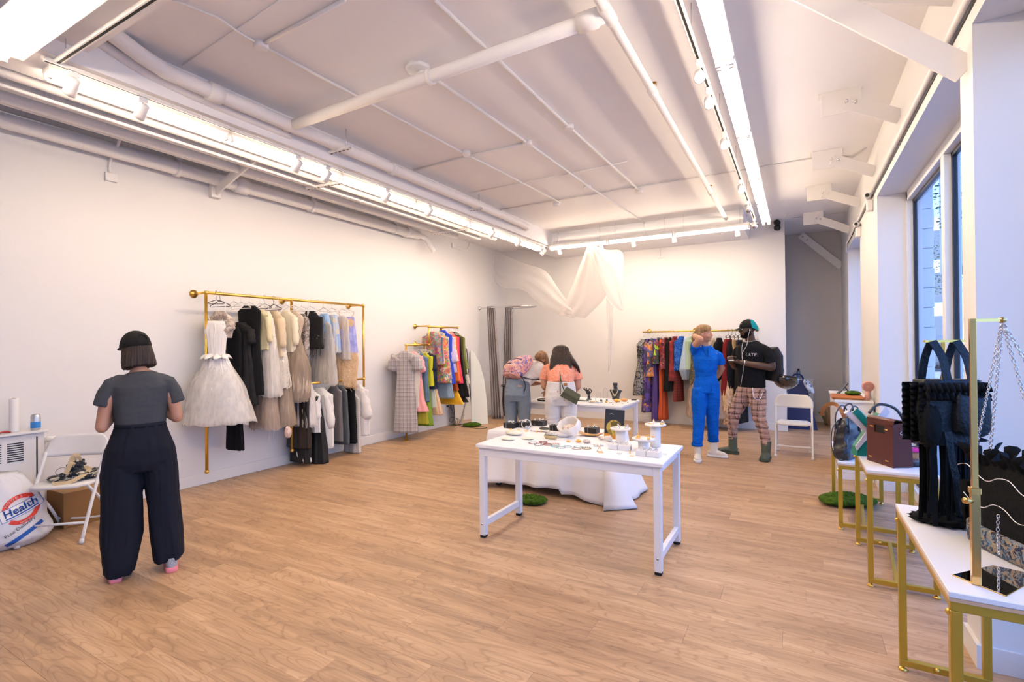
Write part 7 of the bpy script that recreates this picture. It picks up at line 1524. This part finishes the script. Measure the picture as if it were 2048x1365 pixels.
# --- woman in a blue jumpsuit
t = w2 = thing('person', 'woman in bright blue jumpsuit with one hand behind her head', 'person', (-1.065, 7.11, 0), math.radians(200.5))
Mh = headM((.015, .03, 1.655), 1.02, .0, .06)
b = BB(); b.body([((-.01, 0, .92), .155, .11), ((-.01, 0, 1.0), .15, .11), ((-.0, .005, 1.12), .122, .095), ((.0, .01, 1.28), .145, .105), ((0, 0, 1.40), .16, .09), ((0, -.005, 1.46), .10, .065), ((.005, 0, 1.50), .055, .052)])
b.limb([(.0, -.005, 1.46), (.008, .005, 1.53), (.015, .015, 1.60)], [.052, .048, .052]); b.head(Mh, .98)
b.limb([(.145, 0, 1.41), (.15, .10, 1.50), (.10, .20, 1.585)], [.042, .048, .042]); b.limb([(.10, .20, 1.585), (.13, .06, 1.62), (.125, -.045, 1.635)], [.042, .038, .026]); b.hand((.125, -.045, 1.635), (-.55, -.75, .1), (.3, -.8, -.1), (0, 0, 1), .6, .92)
b.limb([(-.13, 0, 1.385), (-.19, -.03, 1.32), (-.215, -.07, 1.20)], [.04, .042, .039]); b.limb([(-.225, -.07, 1.20), (-.19, -.13, 1.10), (-.13, -.15, 1.03)], [.041, .036, .026]); b.hand((-.13, -.15, 1.03), (.5, -.1, -.7), (0, -1, 0), (-.7, 0, .5), .5, .92)
for ank, kn in (((.135, .105, .09), (.085, .06, .50)), ((-.115, -.13, .09), (-.085, -.02, .50))): b.limb([(kn[0]*.9, 0, .90), kn, (ank[0], ank[1] + .01, .20), ank], [.06, .036, .028, .030])
put('body', remesh(b, .0075, 5), SK1, t)
JS = M('cobalt_cotton', (.0, .105, .56), .8, bump=.08, bscale=60, var=(.0, .085, .46), vscale=7, spec=.15)
b = BB(); b.body([((-.01, -.005, .88), .170, .128), ((-.01, -.005, .98), .165, .128), ((-.0, .0, 1.10), .135, .108), ((0, .003, 1.14), .130, .106), ((0, .008, 1.20), .148, .118), ((0, .008, 1.32), .162, .124), ((0, 0, 1.40), .150, .104), ((0, -.005, 1.46), .115, .08), ((.003, -.01, 1.485), .07, .06)])
slv(b, [Vector(p) for p in ((.12, -.02, 1.40), (.145, .04, 1.45), (.145, .12, 1.515))], [.055, .060, .060], 1); slv(b, [Vector(p) for p in ((-.12, 0, 1.40), (-.175, -.015, 1.36), (-.20, -.035, 1.30), (-.208, -.05, 1.25))], [.05, .056, .056, .056], 1)
b.body([((.08, 0, .93), .09, .115), ((.092, .02, .75), .095, .108), ((.10, .045, .52), .078, .084), ((.12, .08, .30), .068, .072), ((.135, .10, .205), .064, .068)])
b.body([((-.085, 0, .93), .09, .115), ((-.085, -.01, .75), .095, .106), ((-.09, -.04, .52), .078, .084), ((-.108, -.09, .32), .068, .074), ((-.115, -.12, .22), .064, .07)])
put('jumpsuit', remesh(b, .008, 4, wr(.006, .004, 9, 24)), JS, t)
for ank, z in (((.136, .102), .215), ((-.116, -.122), .235)): MB().lathe((ank[0], ank[1], z - .03), [(.066, 0), (.072, .004), (.072, .034), (.066, .038)], 24).build('rolled_cuff', JS, t, local=True)
MB().loft([[Vector((.0 + .139*math.cos(a), .003 + .113*math.sin(a), z)) for a in [2*PI*j/36 for j in range(36)]] for z in (1.115, 1.118, 1.152, 1.155)], cap=False).build('waist_belt', JS, t, local=True)
for s_ in (-1, 1): MB().grid([[(s_*(.015 + .05*j/3) * (1 - .5*i/6) - .0, .075 + .05*(1 - i/6) * -1 * -.6 + .055*i/6 * 1 - .01*j, 1.485 - .125*i/6 + .012*j) for j in range(4)] for i in range(7)], .005).build('collar', JS, t, local=True)
for k in range(5): MB().ell((-.004, .138 - .004*(k > 2), 1.35 - .055*k), (.005, .003, .005), 8, 6).build('button', M('dark_blue_button', (.0, .04, .25), .4), t, local=True)
for s_ in (-1, 1): MB().grid([[(s_*(.04 + .08*i/5), .122 - .03*i/5 * 1.6, 1.02 - .11*j/3 + .02*i/5) for i in range(6)] for j in range(4)], .004).build('hip_pocket', JS, t, local=True)
MB().torus((.002, .035, 1.475), .055, .0025, 26, 5, RX(-.55)).build('necklace', PEARL, t, local=True)
HB2 = hairmat('blond_streaked_hair', (.20, .11, .045), (.36, .22, .10))
b = BB(); g = lambda c, r_: b.ell(Mh @ (Vector(c)), r_, 18, 12, Mh.to_3x3())
g((0, -.028, .045), (.083, .092, .086)); g((0, .006, .066), (.077, .086, .064)); g((0, -.10, .0), (.045, .045, .055)); g((.05, -.04, .0), (.038, .05, .055)); g((-.05, -.04, .0), (.038, .05, .055))
b.limb([Mh @ Vector((0, -.11, 0)), Mh @ Vector((0, -.14, -.06)), Mh @ Vector((.0, -.12, -.15))], [.04, .035, .02])
put('tied_back_hair', remesh(b, .006, 3, None), HB2, t); eyes(Mh, t, HB2, .98)
CV = M('cream_canvas_shoe', (.72, .66, .55), .8); RB = M('white_rubber', (.75, .72, .68), .5)
shoe(t, (.115, .02, 0), (.165, .27, 0), 0, .19, (RB, CV, WH), ('rubber_sole', 'canvas_high_top')); shoe(t, (-.045, -.145, 0), (-.285, -.06, 0), 0, .20, (RB, CV, WH), ('rubber_sole', 'canvas_high_top'))

# --- man with phone
t = w3 = thing('person', 'man in black tee, teal and black cap and plaid trousers looking at phone', 'person', (-.54, 7.50, 0), math.radians(146.5))
Mh = headM((.01, .045, 1.715), -.66, .10, 0)
b = BB(); b.body([((0, 0, .93), .16, .11), ((0, 0, 1.05), .155, .11), ((0, .005, 1.2), .165, .115), ((0, .01, 1.36), .19, .12), ((0, 0, 1.47), .19, .10), ((0, -.005, 1.53), .12, .075), ((0, .0, 1.56), .07, .062)])
b.limb([(0, -.005, 1.52), (.005, .01, 1.59), (.01, .03, 1.66)], [.066, .062, .064]); b.head(Mh, 1.05)
RH = Vector((.11, .25, 1.335)); LH = Vector((-.05, .25, 1.275))
b.limb([(.185, 0, 1.46), (.23, -.01, 1.34), (.235, .03, 1.21)], [.048, .054, .048]); b.limb([(.235, .03, 1.21), (.18, .15, 1.27), RH], [.048, .044, .030]); b.hand(RH, (-.45, .75, .15), (.2, .1, 1), (-1, -.2, 0), .75, 1.05)
b.limb([(-.185, 0, 1.46), (-.262, -.02, 1.34), (-.285, -.02, 1.215)], [.048, .056, .050]); b.limb([(-.285, -.02, 1.215), (-.19, .13, 1.24), LH], [.050, .046, .031]); b.hand(LH, (.55, .55, .15), (-.1, .1, -1), (-.3, .9, .2), .65, 1.05)
for kn, ank in (((.195, .12, .56), (.25, .07, .12)), ((-.135, .05, .54), (-.195, -.03, .12))): b.limb([(kn[0]*.5, 0, .93), kn, (ank[0], ank[1], .22), ank], [.07, .038, .032, .034])
put('body', remesh(b, .0075, 5), SK2, t)
BT = M('black_tee', (.009, .010, .013), .85, bump=.05, bscale=80, spec=.12)
b = BB(); b.body([((0, -.003, .94), .185, .135), ((0, 0, 1.05), .18, .135), ((0, .005, 1.2), .185, .138), ((0, .01, 1.36), .208, .140), ((0, 0, 1.47), .205, .118), ((0, -.005, 1.53), .14, .09), ((0, -.003, 1.555), .088, .074)])
slv(b, [Vector(p) for p in ((.15, 0, 1.465), (.205, -.003, 1.42), (.232, -.005, 1.35), (.24, -.005, 1.27))], [.06, .068, .070, .072], 1); slv(b, [Vector(p) for p in ((-.15, 0, 1.465), (-.22, -.006, 1.42), (-.258, -.012, 1.35), (-.275, -.018, 1.27))], [.06, .070, .072, .074], 1)
teeme = remesh(b, .008, 4, wr(.006, .003, 7, 20)); put('black_tee', teeme, BT, t)
_tee = BVHTree.FromPolygons([v.co.copy() for v in teeme.vertices], [tuple(p.vertices) for p in teeme.polygons])
g = MB().text('LATE.', Matrix.Translation((-.105, .3, 1.375)) @ RZ(PI) @ RX(PI/2), .058, .001)
g.v = [(lambda h: h[0] + Vector((0, .0025, 0)) if h[0] is not None else p)(_tee.ray_cast(Vector((p.x, .5, p.z)), Vector((0, -1, 0)))) for p in g.v]; g.build('printed_word', BW, t, local=True)
PLD = plaid('brown_plaid_trousers', (.40, .24, .19), (.055, .022, .022), (.52, .36, .30), .075, .009, ax=('X', 'Z'))
b = BB(); b.body([((0, -.005, .985), .165, .12), ((0, -.01, .90), .178, .135), ((.0, -.01, .83), .17, .125)])
b.body([((.085, 0, .90), .095, .125), ((.125, .05, .74), .098, .112), ((.185, .115, .57), .078, .085), ((.225, .10, .38), .062, .066), ((.25, .07, .18), .050, .054)])
b.body([((-.085, 0, .90), .095, .125), ((-.11, .02, .74), .095, .11), ((-.14, .045, .56), .078, .085), ((-.17, .0, .38), .062, .066), ((-.195, -.03, .17), .050, .054)])
put('plaid_trousers', remesh(b, .008, 3, lambda p, n_: .006*nz((p.x, p.y, p.z*2.5), 10, 3) + .005*math.sin(p.z*75 + 6*nz(p, 5))*max(0, 1 - abs(p.z - .45)*2.6)), PLD, t)
MB().tube(smooth_path([(-.12, .13, .95), (-.15, .15, .82), (-.20, .10, .80), (-.205, .03, .92)], 5), .004, 6).build('belt_chain', CHROME, t, local=True)
BRD = M('black_beard', (.006, .005, .005), .9, bump=1, bscale=120, spec=.1)
b = BB(); g = lambda c, r_: b.ell(Mh @ (Vector(c) * 1.05), r_, 16, 10, Mh.to_3x3())
g((0, .045, -.088), (.050, .048, .028)); g((.045, .02, -.055), (.026, .045, .042)); g((-.045, .02, -.055), (.026, .045, .042)); g((0, .085, -.082), (.024, .018, .022)); g((0, .094, -.042), (.024, .009, .006)); g((.068, -.002, -.02), (.012, .02, .04)); g((-.068, -.002, -.02), (.012, .02, .04))
put('beard', remesh(b, .006, 2), BRD, t); eyes(Mh, t, BRD, 1.05)
rings = [[Mh @ Vector((.096 * math.cos(th) * math.cos(a), -.012 + .116 * math.cos(th) * math.sin(a), .035 + .102 * math.sin(th) - .055*max(0, -math.sin(a))*max(0, 1 - th))) for a in [2*PI*j/48 for j in range(48)]] for th in [-.10, .0, .15, .4, .65, .9, 1.2, 1.5]]
f_ = MB().loft(rings); fr_, bk_ = MB(), MB()
for q in f_.f:
    c = sum((Mh.inverted() @ f_.v[i] for i in q), Vector()) / len(q); tgt = fr_ if c.y > -.03 else bk_; tgt.add([f_.v[i] for i in q], [tuple(range(len(q)))], True)
def weld(mb_):
    me = mesh_from(mb_.v, mb_.f); bb2 = bmesh.new(); bb2.from_mesh(me); bmesh.ops.remove_doubles(bb2, verts=bb2.verts, dist=.0002); bb2.to_mesh(me); bb2.free(); me.polygons.foreach_set('use_smooth', [True]*len(me.polygons)); return me
put('cap_front', weld(fr_), CAPM, t); put('cap_mesh_back', weld(bk_), M('teal_mesh', (.0, .26, .30), .7, bump=.5, bscale=150), t, 'teal mesh cap back')
MB().grid([[Mh @ Vector((-.08 + .16*i/12, .088 + .078*j/5 * (1 - ((i-6)/7.5)**2), .036 - .022*j/5 - .012*((i-6)/6)**2)) for i in range(13)] for j in range(6)], .005).build('cap_brim', CAPM, t, local=True)
g = MB()
for k, (x, z) in enumerate(((-.03, .085), (-.012, .09), (.006, .09), (.022, .085), (-.022, .07), (-.004, .072), (.014, .07))): g.torus(Mh @ Vector((x, -.012 + .108*math.cos(math.asin(min(.95, (z-.035)/.098)))*1.0, z)), .007, .002, 8, 4, (Mh.to_3x3().to_4x4() @ RX(PI/2)))
g.build('cap_embroidery', M('cream_thread', (.60, .58, .50), .7), t, local=True, kind='stuff')
for q in (-1, 1):
    e0 = Mh @ Vector((.083*q, -.002, -.012)); MB().ell(e0, (.009, .009, .012), 10, 8).build('earphone', WHITEP, t, local=True)
    MB().tube(smooth_path([e0, e0 + Vector((0, .03, -.08)), (.035*q, .13, 1.50), (.01, .165, 1.38), (-.005, .162, 1.20), (.03, .15, 1.05), (.06, .14, .95)], 5), .0025, 5).build('earphone_wire', WHITEP, t, local=True)
MB().torus((0, .005, 1.565), .078, .004, 30, 6, RX(-.25)).build('neck_chain', SILV, t, local=True)
wv_ = (LH - Vector((-.285, -.02, 1.215))).normalized(); x_, y_, d_ = frame(wv_); Rw = Matrix((x_, y_, d_)).transposed().to_4x4()
for k, (off, mt) in enumerate(((.03, SILV), (.05, M('navy_band', (.02, .025, .05), .6)))): MB().torus(LH - wv_*off, .036, .008, 22, 8, Rw).build('wrist_band', mt, t, local=True)
GB_ = M('olive_boot', (.075, .095, .065), .6, bump=.15, bscale=40); GBS = M('olive_sole', (.05, .065, .045), .7)
shoe(t, (.19, .026, 0), (.422, .197, 0), 0, .24, (GBS, GB_, GB_), ('boot_sole', 'green_boot'), .058, 1); shoe(t, (-.155, -.09, 0), (-.285, .155, 0), 0, .24, (GBS, GB_, GB_), ('boot_sole', 'green_boot'), .058, 1)
ph = thing('phone', 'white phone held in both hands by the man in cap', 'phone', (0, 0, 0)); Mw = world_m(w3); ph.location = Mw @ Vector((.055, .335, 1.322)); ph.rotation_euler = (math.radians(75), 0, math.radians(146.5 + 45))
MB().box((-.036, -.004, -.074), (.036, .004, .074), .004).build('case', WHITEP, ph, local=True); MB().box((-.033, .0042, -.066), (.033, .0048, .066)).build('screen', M('phone_screen', (.1, .1, .12), .1), ph, local=True)
BPK = M('black_nylon', (.010, .010, .012), .55, bump=.1, bscale=60, spec=.3)
bp = thing('backpack', 'black backpack worn by the man in plaid trousers', 'backpack', w3.location, math.radians(146.5))
b = BB(); b.body([((-.12, -.21, 1.02), .12, .065), ((-.13, -.23, 1.12), .15, .09), ((-.13, -.23, 1.35), .15, .085), ((-.12, -.20, 1.46), .12, .06)], pw=.6)
put('pack_body', remesh(b, .009, 3), BPK, bp); MB().tube(smooth_path([(-.24, -.30, 1.42), (-.13, -.33, 1.36), (-.02, -.31, 1.42)], 5), .004, 6).build('zip', SILV, bp, local=True)
b = BB(); b.body([((-.13, -.30, 1.06), .11, .03), ((-.13, -.325, 1.16), .115, .035), ((-.13, -.31, 1.26), .10, .02)], pw=.6); put('front_pocket', remesh(b, .008, 3), BPK, bp)
for s_ in (-1, 1): strap([(s_*.10 - .04, -.15, 1.47), (s_*.13, -.06, 1.545), (s_*.135, .06, 1.53), (s_*.15, .145, 1.42), (s_*.19, .09, 1.25), (s_*.17, -.12, 1.12)][:(6 if s_ < 0 else 2)], .045, BPK, 'shoulder_strap', bp, (1, 0, 0)) if False else None
hl = thing('helmet', 'glossy black bicycle helmet hanging behind the man', 'helmet', w3.location, math.radians(146.5))
hm_c = Vector((-.25, -.36, 1.05)); m_ = MB(); rings = [[hm_c + RX(.15).to_3x3() @ Vector((.15*math.cos(th)*math.cos(a), .17*math.cos(th)*math.sin(a), -.14*math.sin(th))) for a in [2*PI*j/40 for j in range(40)]] for th in [-.25, 0, .2, .45, .7, 1.0, 1.3, 1.52]]
m_.loft(rings).build('shell', M('gloss_black', (.006, .006, .007), .08, coat=1), hl, local=True); MB().torus(hm_c + Vector((0, .004, .026)), .15, .009, 34, 6, RX(.15)).build('rim', BLACK, hl, local=True)
MB().tube(smooth_path([hm_c + Vector((.1, 0, .03)), hm_c + Vector((.08, .05, .12)), hm_c + Vector((.05, .10, .2))], 4), .005, 6).build('chin_strap', BLACK, hl, local=True)

# --- woman in jeans bending over the table with a backpack
t = w4 = thing('person', 'woman in blue jeans bending over the back table with flowered backpack', 'person', (-3.27, 5.93, 0), math.radians(12))
Mh = headM((.215, .43, 1.315), -.3, 1.05, 0)
b = BB(); b.body([((0, 0, .88), .155, .115), ((0, 0, .97), .15, .11), ((.03, .06, 1.06), .125, .10), ((.12, .19, 1.15), .145, .11), ((.19, .30, 1.21), .155, .10), ((.21, .35, 1.24), .08, .07)], xd=(.95, -.3, 0))
b.limb([(.20, .34, 1.235), (.21, .39, 1.27), (.215, .43, 1.31)], [.05, .046, .05]); b.head(Mh, .97)
b.limb([(.31, .26, 1.19), (.35, .31, 1.10), (.35, .36, .97)], [.04, .043, .038]); b.limb([(.35, .36, .97), (.32, .44, .90), (.26, .52, .86)], [.038, .034, .024]); b.hand((.26, .52, .86), (-.3, .8, -.35), (0, .3, 1), (-1, 0, 0), .5, .9)
b.limb([(.08, .32, 1.17), (.04, .38, 1.07), (.03, .42, .97)], [.04, .043, .038]); b.limb([(.03, .42, .97), (.11, .44, .985), (.19, .44, .985)], [.038, .034, .024]); b.hand((.19, .44, .985), (.9, .2, -.15), (0, -.2, 1), (0, 1, 0), .55, .9)
for s_ in (-1, 1): b.limb([(s_*.085, 0, .88), (s_*.085, -.01, .48), (s_*.09, -.02, .09)], [.07, .045, .036])
put('body', remesh(b, .008, 5), SK3, t)
b = BB(); b.body([((.0, .01, .985), .148, .118), ((.02, .04, 1.03), .148, .118), ((.07, .12, 1.10), .15, .12), ((.13, .20, 1.16), .162, .125), ((.19, .29, 1.215), .165, .11), ((.205, .33, 1.235), .10, .08)], xd=(.95, -.3, 0))
slv(b, [Vector(p) for p in ((.28, .27, 1.20), (.33, .285, 1.17), (.35, .30, 1.11))], [.05, .055, .056], 1); slv(b, [Vector(p) for p in ((.09, .31, 1.18), (.055, .345, 1.13), (.04, .375, 1.06))], [.05, .055, .057], 1)
put('white_tee', remesh(b, .008, 4, wr(.005, .002, 9, 22)), M('white_tee', (.74, .71, .68), .85), t)
JN = M('jeans_denim', (.15, .19, .25), .85, var=(.22, .27, .33), vscale=4, bump=.3, bscale=110, spec=.15)
b = BB(); b.body([((0.01, .01, 1.055), .152, .122), ((0, -.005, .97), .168, .13), ((0, -.02, .87), .175, .14), ((0, -.01, .80), .165, .125)])
for s_ in (-1, 1): b.body([((s_*.085, -.02, .88), .088, .125), ((s_*.09, -.01, .74), .088, .105), ((s_*.092, -.01, .50), .076, .085), ((s_*.095, -.02, .25), .075, .08), ((s_*.095, -.02, .07), .078, .085)])
put('jeans', remesh(b, .008, 4, wr(.004, .003, 9, 26)), JN, t)
for s_ in (-1, 1): MB().grid([[(s_*(.04 + .085*i/4), -.150 + .028*(i/4)**2 + .008*(1 - j/3), .96 - .12*j/3 + .0) for i in range(5)] for j in range(4)], .004).build('back_pocket', JN, t, local=True)
MB().box((.04, -.132, .985), (.10, -.126, 1.0)).build('label_patch', M('peach_patch', (.65, .42, .30), .7), t, local=True)
HB3 = hairmat('brown_hair', (.14, .065, .025), (.24, .12, .05))
b = BB(); g = lambda c, r_: b.ell(Mh @ (Vector(c)), r_, 18, 12, Mh.to_3x3())
g((0, -.025, .045), (.086, .095, .088)); g((0, -.06, .0), (.075, .06, .08)); b.limb([Mh @ Vector((0, .0, .08)), (.24, .47, 1.27), (.25, .50, 1.18)], [.07, .06, .03]); b.limb([Mh @ Vector((.07, -.01, .03)), (.30, .43, 1.24), (.31, .44, 1.16)], [.04, .045, .02])
put('brown_hair', remesh(b, .007, 3, lambda p, n_: .003*nz((p.x*3, p.y*3, p.z*.6), 22)), HB3, t)
for s_ in (-1, 1): shoe(t, (s_*.10, -.09, 0), (s_*.12, .15, 0), 0, .09, (RB, CV, WH), ('rubber_sole', 'canvas_shoe'))
FP = cells('flowered_nylon', [(.70, .32, .26), (.62, .24, .22), (.10, .14, .42), (.72, .50, .40), (.62, .30, .30), (.35, .12, .18), (.75, .42, .34)], 26, .7, noise_mix=.35)
bp = thing('backpack', 'pink flowered backpack worn by the woman in jeans', 'backpack', w4.location, math.radians(12))
ax_ = Vector((.17, .26, .20)).normalized(); c0 = Vector((-.01, -.02, 1.145)); up2 = Vector((-.35, -.35, .85)).normalized(); sd2 = ax_.cross(up2).normalized()
b = BB(); b.body([(c0 - ax_*.10 + up2*.02, .135, .075, sd2), (c0 - ax_*.06 + up2*.04, .16, .10, sd2), (c0 + ax_*.12 + up2*.06, .165, .105, sd2), (c0 + ax_*.24 + up2*.05, .14, .08, sd2), (c0 + ax_*.30 + up2*.04, .08, .05, sd2)], pw=.65)
put('pack_body', remesh(b, .008, 4, wr(.005, .0, 9)), FP, bp)
b = BB(); b.body([(c0 - ax_*.10 + up2*.09, .11, .04, sd2), (c0 - ax_*.04 + up2*.125, .125, .055, sd2), (c0 + ax_*.07 + up2*.14, .12, .045, sd2), (c0 + ax_*.10 + up2*.13, .10, .02, sd2)], pw=.65); put('front_pocket', remesh(b, .008, 3), FP, bp)
pk = c0 + up2*.182 - ax_*.02; MB().beam(pk - sd2*.04, pk + sd2*.04, .006, .022, up=ax_).build('dark_label', M('label_black', (.02, .01, .01), .6), bp, local=True)
MB().tube(smooth_path([c0 + ax_*.10 + up2*.15 - sd2*.13, c0 + ax_*.115 + up2*.165, c0 + ax_*.10 + up2*.15 + sd2*.13], 5), .005, 6).build('zip', DARK, bp, local=True)
Mi = world_m(bp)
for s_ in (-1, 1):
    pts = [c0 + ax_*.28 + sd2*s_*.06 + up2*.04, Vector((.20, .32, 1.29)) + sd2*s_*.10, Vector((.23, .33, 1.17)) + sd2*s_*.13, Vector((.13, .20, 1.05)) + sd2*s_*.15, c0 - ax_*.06 + sd2*s_*.13]
    strap([Mi @ p for p in pts], .045, M('black_webbing', (.012, .012, .013), .7), 'shoulder_strap', bp, (0, 0, 1), .006)
strap([Mi @ (c0 - ax_*.05 + sd2*.15), Mi @ Vector((.14, -.12, 1.03)), Mi @ Vector((.135, -.13, .93))], .022, M('black_webbing', (.012, .012, .013), .7), 'dangling_strap', bp, (1, .2, 0), .003)

# --- woman in white jeans
t = w5 = thing('person', 'long haired woman in white jeans and orange spotted blouse leaning over table', 'person', (-2.575, 5.78, 0), math.radians(22))
Mh = headM((.0, .27, 1.385), 0, .75, 0)
b = BB(); b.body([((0, 0, .88), .175, .13), ((0, 0, .97), .165, .12), ((0, .02, 1.06), .14, .105), ((.005, .10, 1.16), .155, .115), ((.01, .18, 1.25), .165, .105), ((.01, .22, 1.30), .09, .07)])
b.limb([(.01, .21, 1.29), (.005, .24, 1.33), (0, .27, 1.38)], [.05, .047, .05]); b.head(Mh, .98)
for s_ in (-1, 1):
    el = Vector((s_*.215, .15, 1.00)); hd = Vector((s_*.13, .36, .88)); b.limb([(s_*.165, .18, 1.25), (s_*.205, .16, 1.13), el], [.04, .046, .043]); b.limb([el, (el + hd)/2, hd], [.043, .038, .025]); b.hand(hd, (-s_*.3, .8, -.15), (0, .1, 1), (-s_, 0, 0), .5, .92)
    b.limb([(s_*.10, 0, .88), (s_*.10, -.01, .48), (s_*.10, -.02, .09)], [.075, .045, .036])
put('body', remesh(b, .008, 5), SK1, t)
OB = cells('orange_spotted', [(.72, .22, .12), (.72, .22, .12), (.76, .62, .52), (.72, .22, .12), (.70, .20, .11)], 95, .8, bump=0)
b = BB(); b.body([((0, -.0, 1.03), .165, .13), ((0, .02, 1.075), .162, .128), ((0, .05, 1.12), .168, .128), ((.005, .11, 1.18), .175, .125), ((.01, .17, 1.255), .172, .112), ((.01, .20, 1.30), .10, .08)])
for s_ in (-1, 1): slv(b, [Vector(p) for p in ((s_*.12, .17, 1.25), (s_*.175, .165, 1.225), (s_*.20, .16, 1.16), (s_*.212, .155, 1.08))], [.05, .060, .064, .070], 1)
put('spotted_blouse', remesh(b, .008, 4, wr(.006, .004, 9, 24)), OB, t)
WJ = M('white_denim', (.74, .70, .67), .8, bump=.15, bscale=90)
b = BB(); b.body([((0, .0, 1.075), .17, .138), ((0, -.0, 1.0), .185, .145), ((0, -.02, .88), .198, .155), ((0, -.015, .79), .19, .135)])
for s_ in (-1, 1): b.ell((s_*.09, -.075, .86), (.095, .085, .11)); b.body([((s_*.095, -.01, .88), .10, .14), ((s_*.10, -.0, .74), .103, .125), ((s_*.10, -.0, .50), .083, .09), ((s_*.10, -.02, .25), .065, .07), ((s_*.10, -.02, .09), .055, .06)])
put('white_jeans', remesh(b, .008, 3, lambda p, n_: .003*nz(p, 9, 2) + .0035*math.sin(p.z*110 + 5*nz(p, 6))*max(0, 1 - abs(p.z - .55)*4)), WJ, t)
MB().box((.04, -.142, 1.03), (.085, -.134, 1.065), .001).build('leather_patch', M('patch_tan', (.42, .17, .04), .6), t, local=True)
MB().box((-.035, -.165, .955), (-.025, -.160, .968)).build('red_tab', M('tab_red', (.5, .03, .04), .6), t, local=True)
for s_ in (-1, 1): MB().grid([[(s_*(.04 + .09*i/4), -.168 + .03*(i/4)**2 + .01*(1 - j/3), .975 - .13*j/3) for i in range(5)] for j in range(4)], .003).build('back_pocket', WJ, t, local=True)
HB4 = hairmat('near_black_hair', (.012, .007, .006), (.035, .018, .013))
b = BB(); g = lambda c, r_: b.ell(Mh @ (Vector(c)), r_, 18, 12, Mh.to_3x3()); g((0, -.02, .045), (.086, .098, .088))
b.body([(Mh @ Vector((0, -.04, .10)), .06, .05), (Mh @ Vector((0, -.09, .03)), .105, .06), ((.0, .12, 1.34), .135, .05), ((.0, .055, 1.24), .145, .035), ((-.0, .0, 1.16), .12, .025), ((-.01, -.02, 1.11), .07, .015)], pw=.8)
b.limb([Mh @ Vector((.07, -.05, .03)), (.15, .10, 1.32), (.215, .10, 1.24), (.235, .12, 1.17)], [.04, .035, .022, .008])
put('long_hair', remesh(b, .006, 2, lambda p, n_: .0022*math.sin(p.x*330 + 2*nz((p.x*2, p.y*2, p.z*.4), 5)) + .004*nz((p.x*4, p.y*2, p.z*.3), 14)), HB4, t)
for s_ in (-1, 1): shoe(t, (s_*.10, -.09, 0), (s_*.12, .15, 0), 0, .09, (RB, CV, WH), ('rubber_sole', 'canvas_shoe'))
OLP = M('olive_leather', (.055, .055, .02), .4, bump=.1, bscale=60)
pu = thing('crossbody_purse', 'olive green crossbody purse hanging behind the woman in white jeans', 'handbag', w5.location, math.radians(22)); Mi = world_m(pu)
Rp = RY(math.radians(28)); cp_ = (.135, -.215, .925)
poly([(-.115, -.07), (.105, -.07), (.09, .055), (-.09, .065)], -.035, .035, Rp, cp_).build('purse_body', OLP, pu, local=True)
poly([(-.098, .06), (.096, .052), (.108, -.01), (-.108, .0)], -.043, -.036, Rp, cp_).build('flap', M('olive_leather_edge', (.10, .10, .05), .4), pu, local=True)
strap([Mi @ Vector(p) for p in ((.05, -.17, .97), (.02, -.16, 1.06), (-.0, -.10, 1.15), (-.02, .05, 1.28))], .010, M('dark_olive', (.04, .04, .025), .5), 'strap', pu, (0, 1, .2), .004)
MB().tube(smooth_path([(.0, -.165, .93), (.0, -.15, 1.04), (.0, -.08, 1.16)], 4), .007, 6).build('strap', M('dark_olive', (.04, .04, .025), .5), pu, local=True)
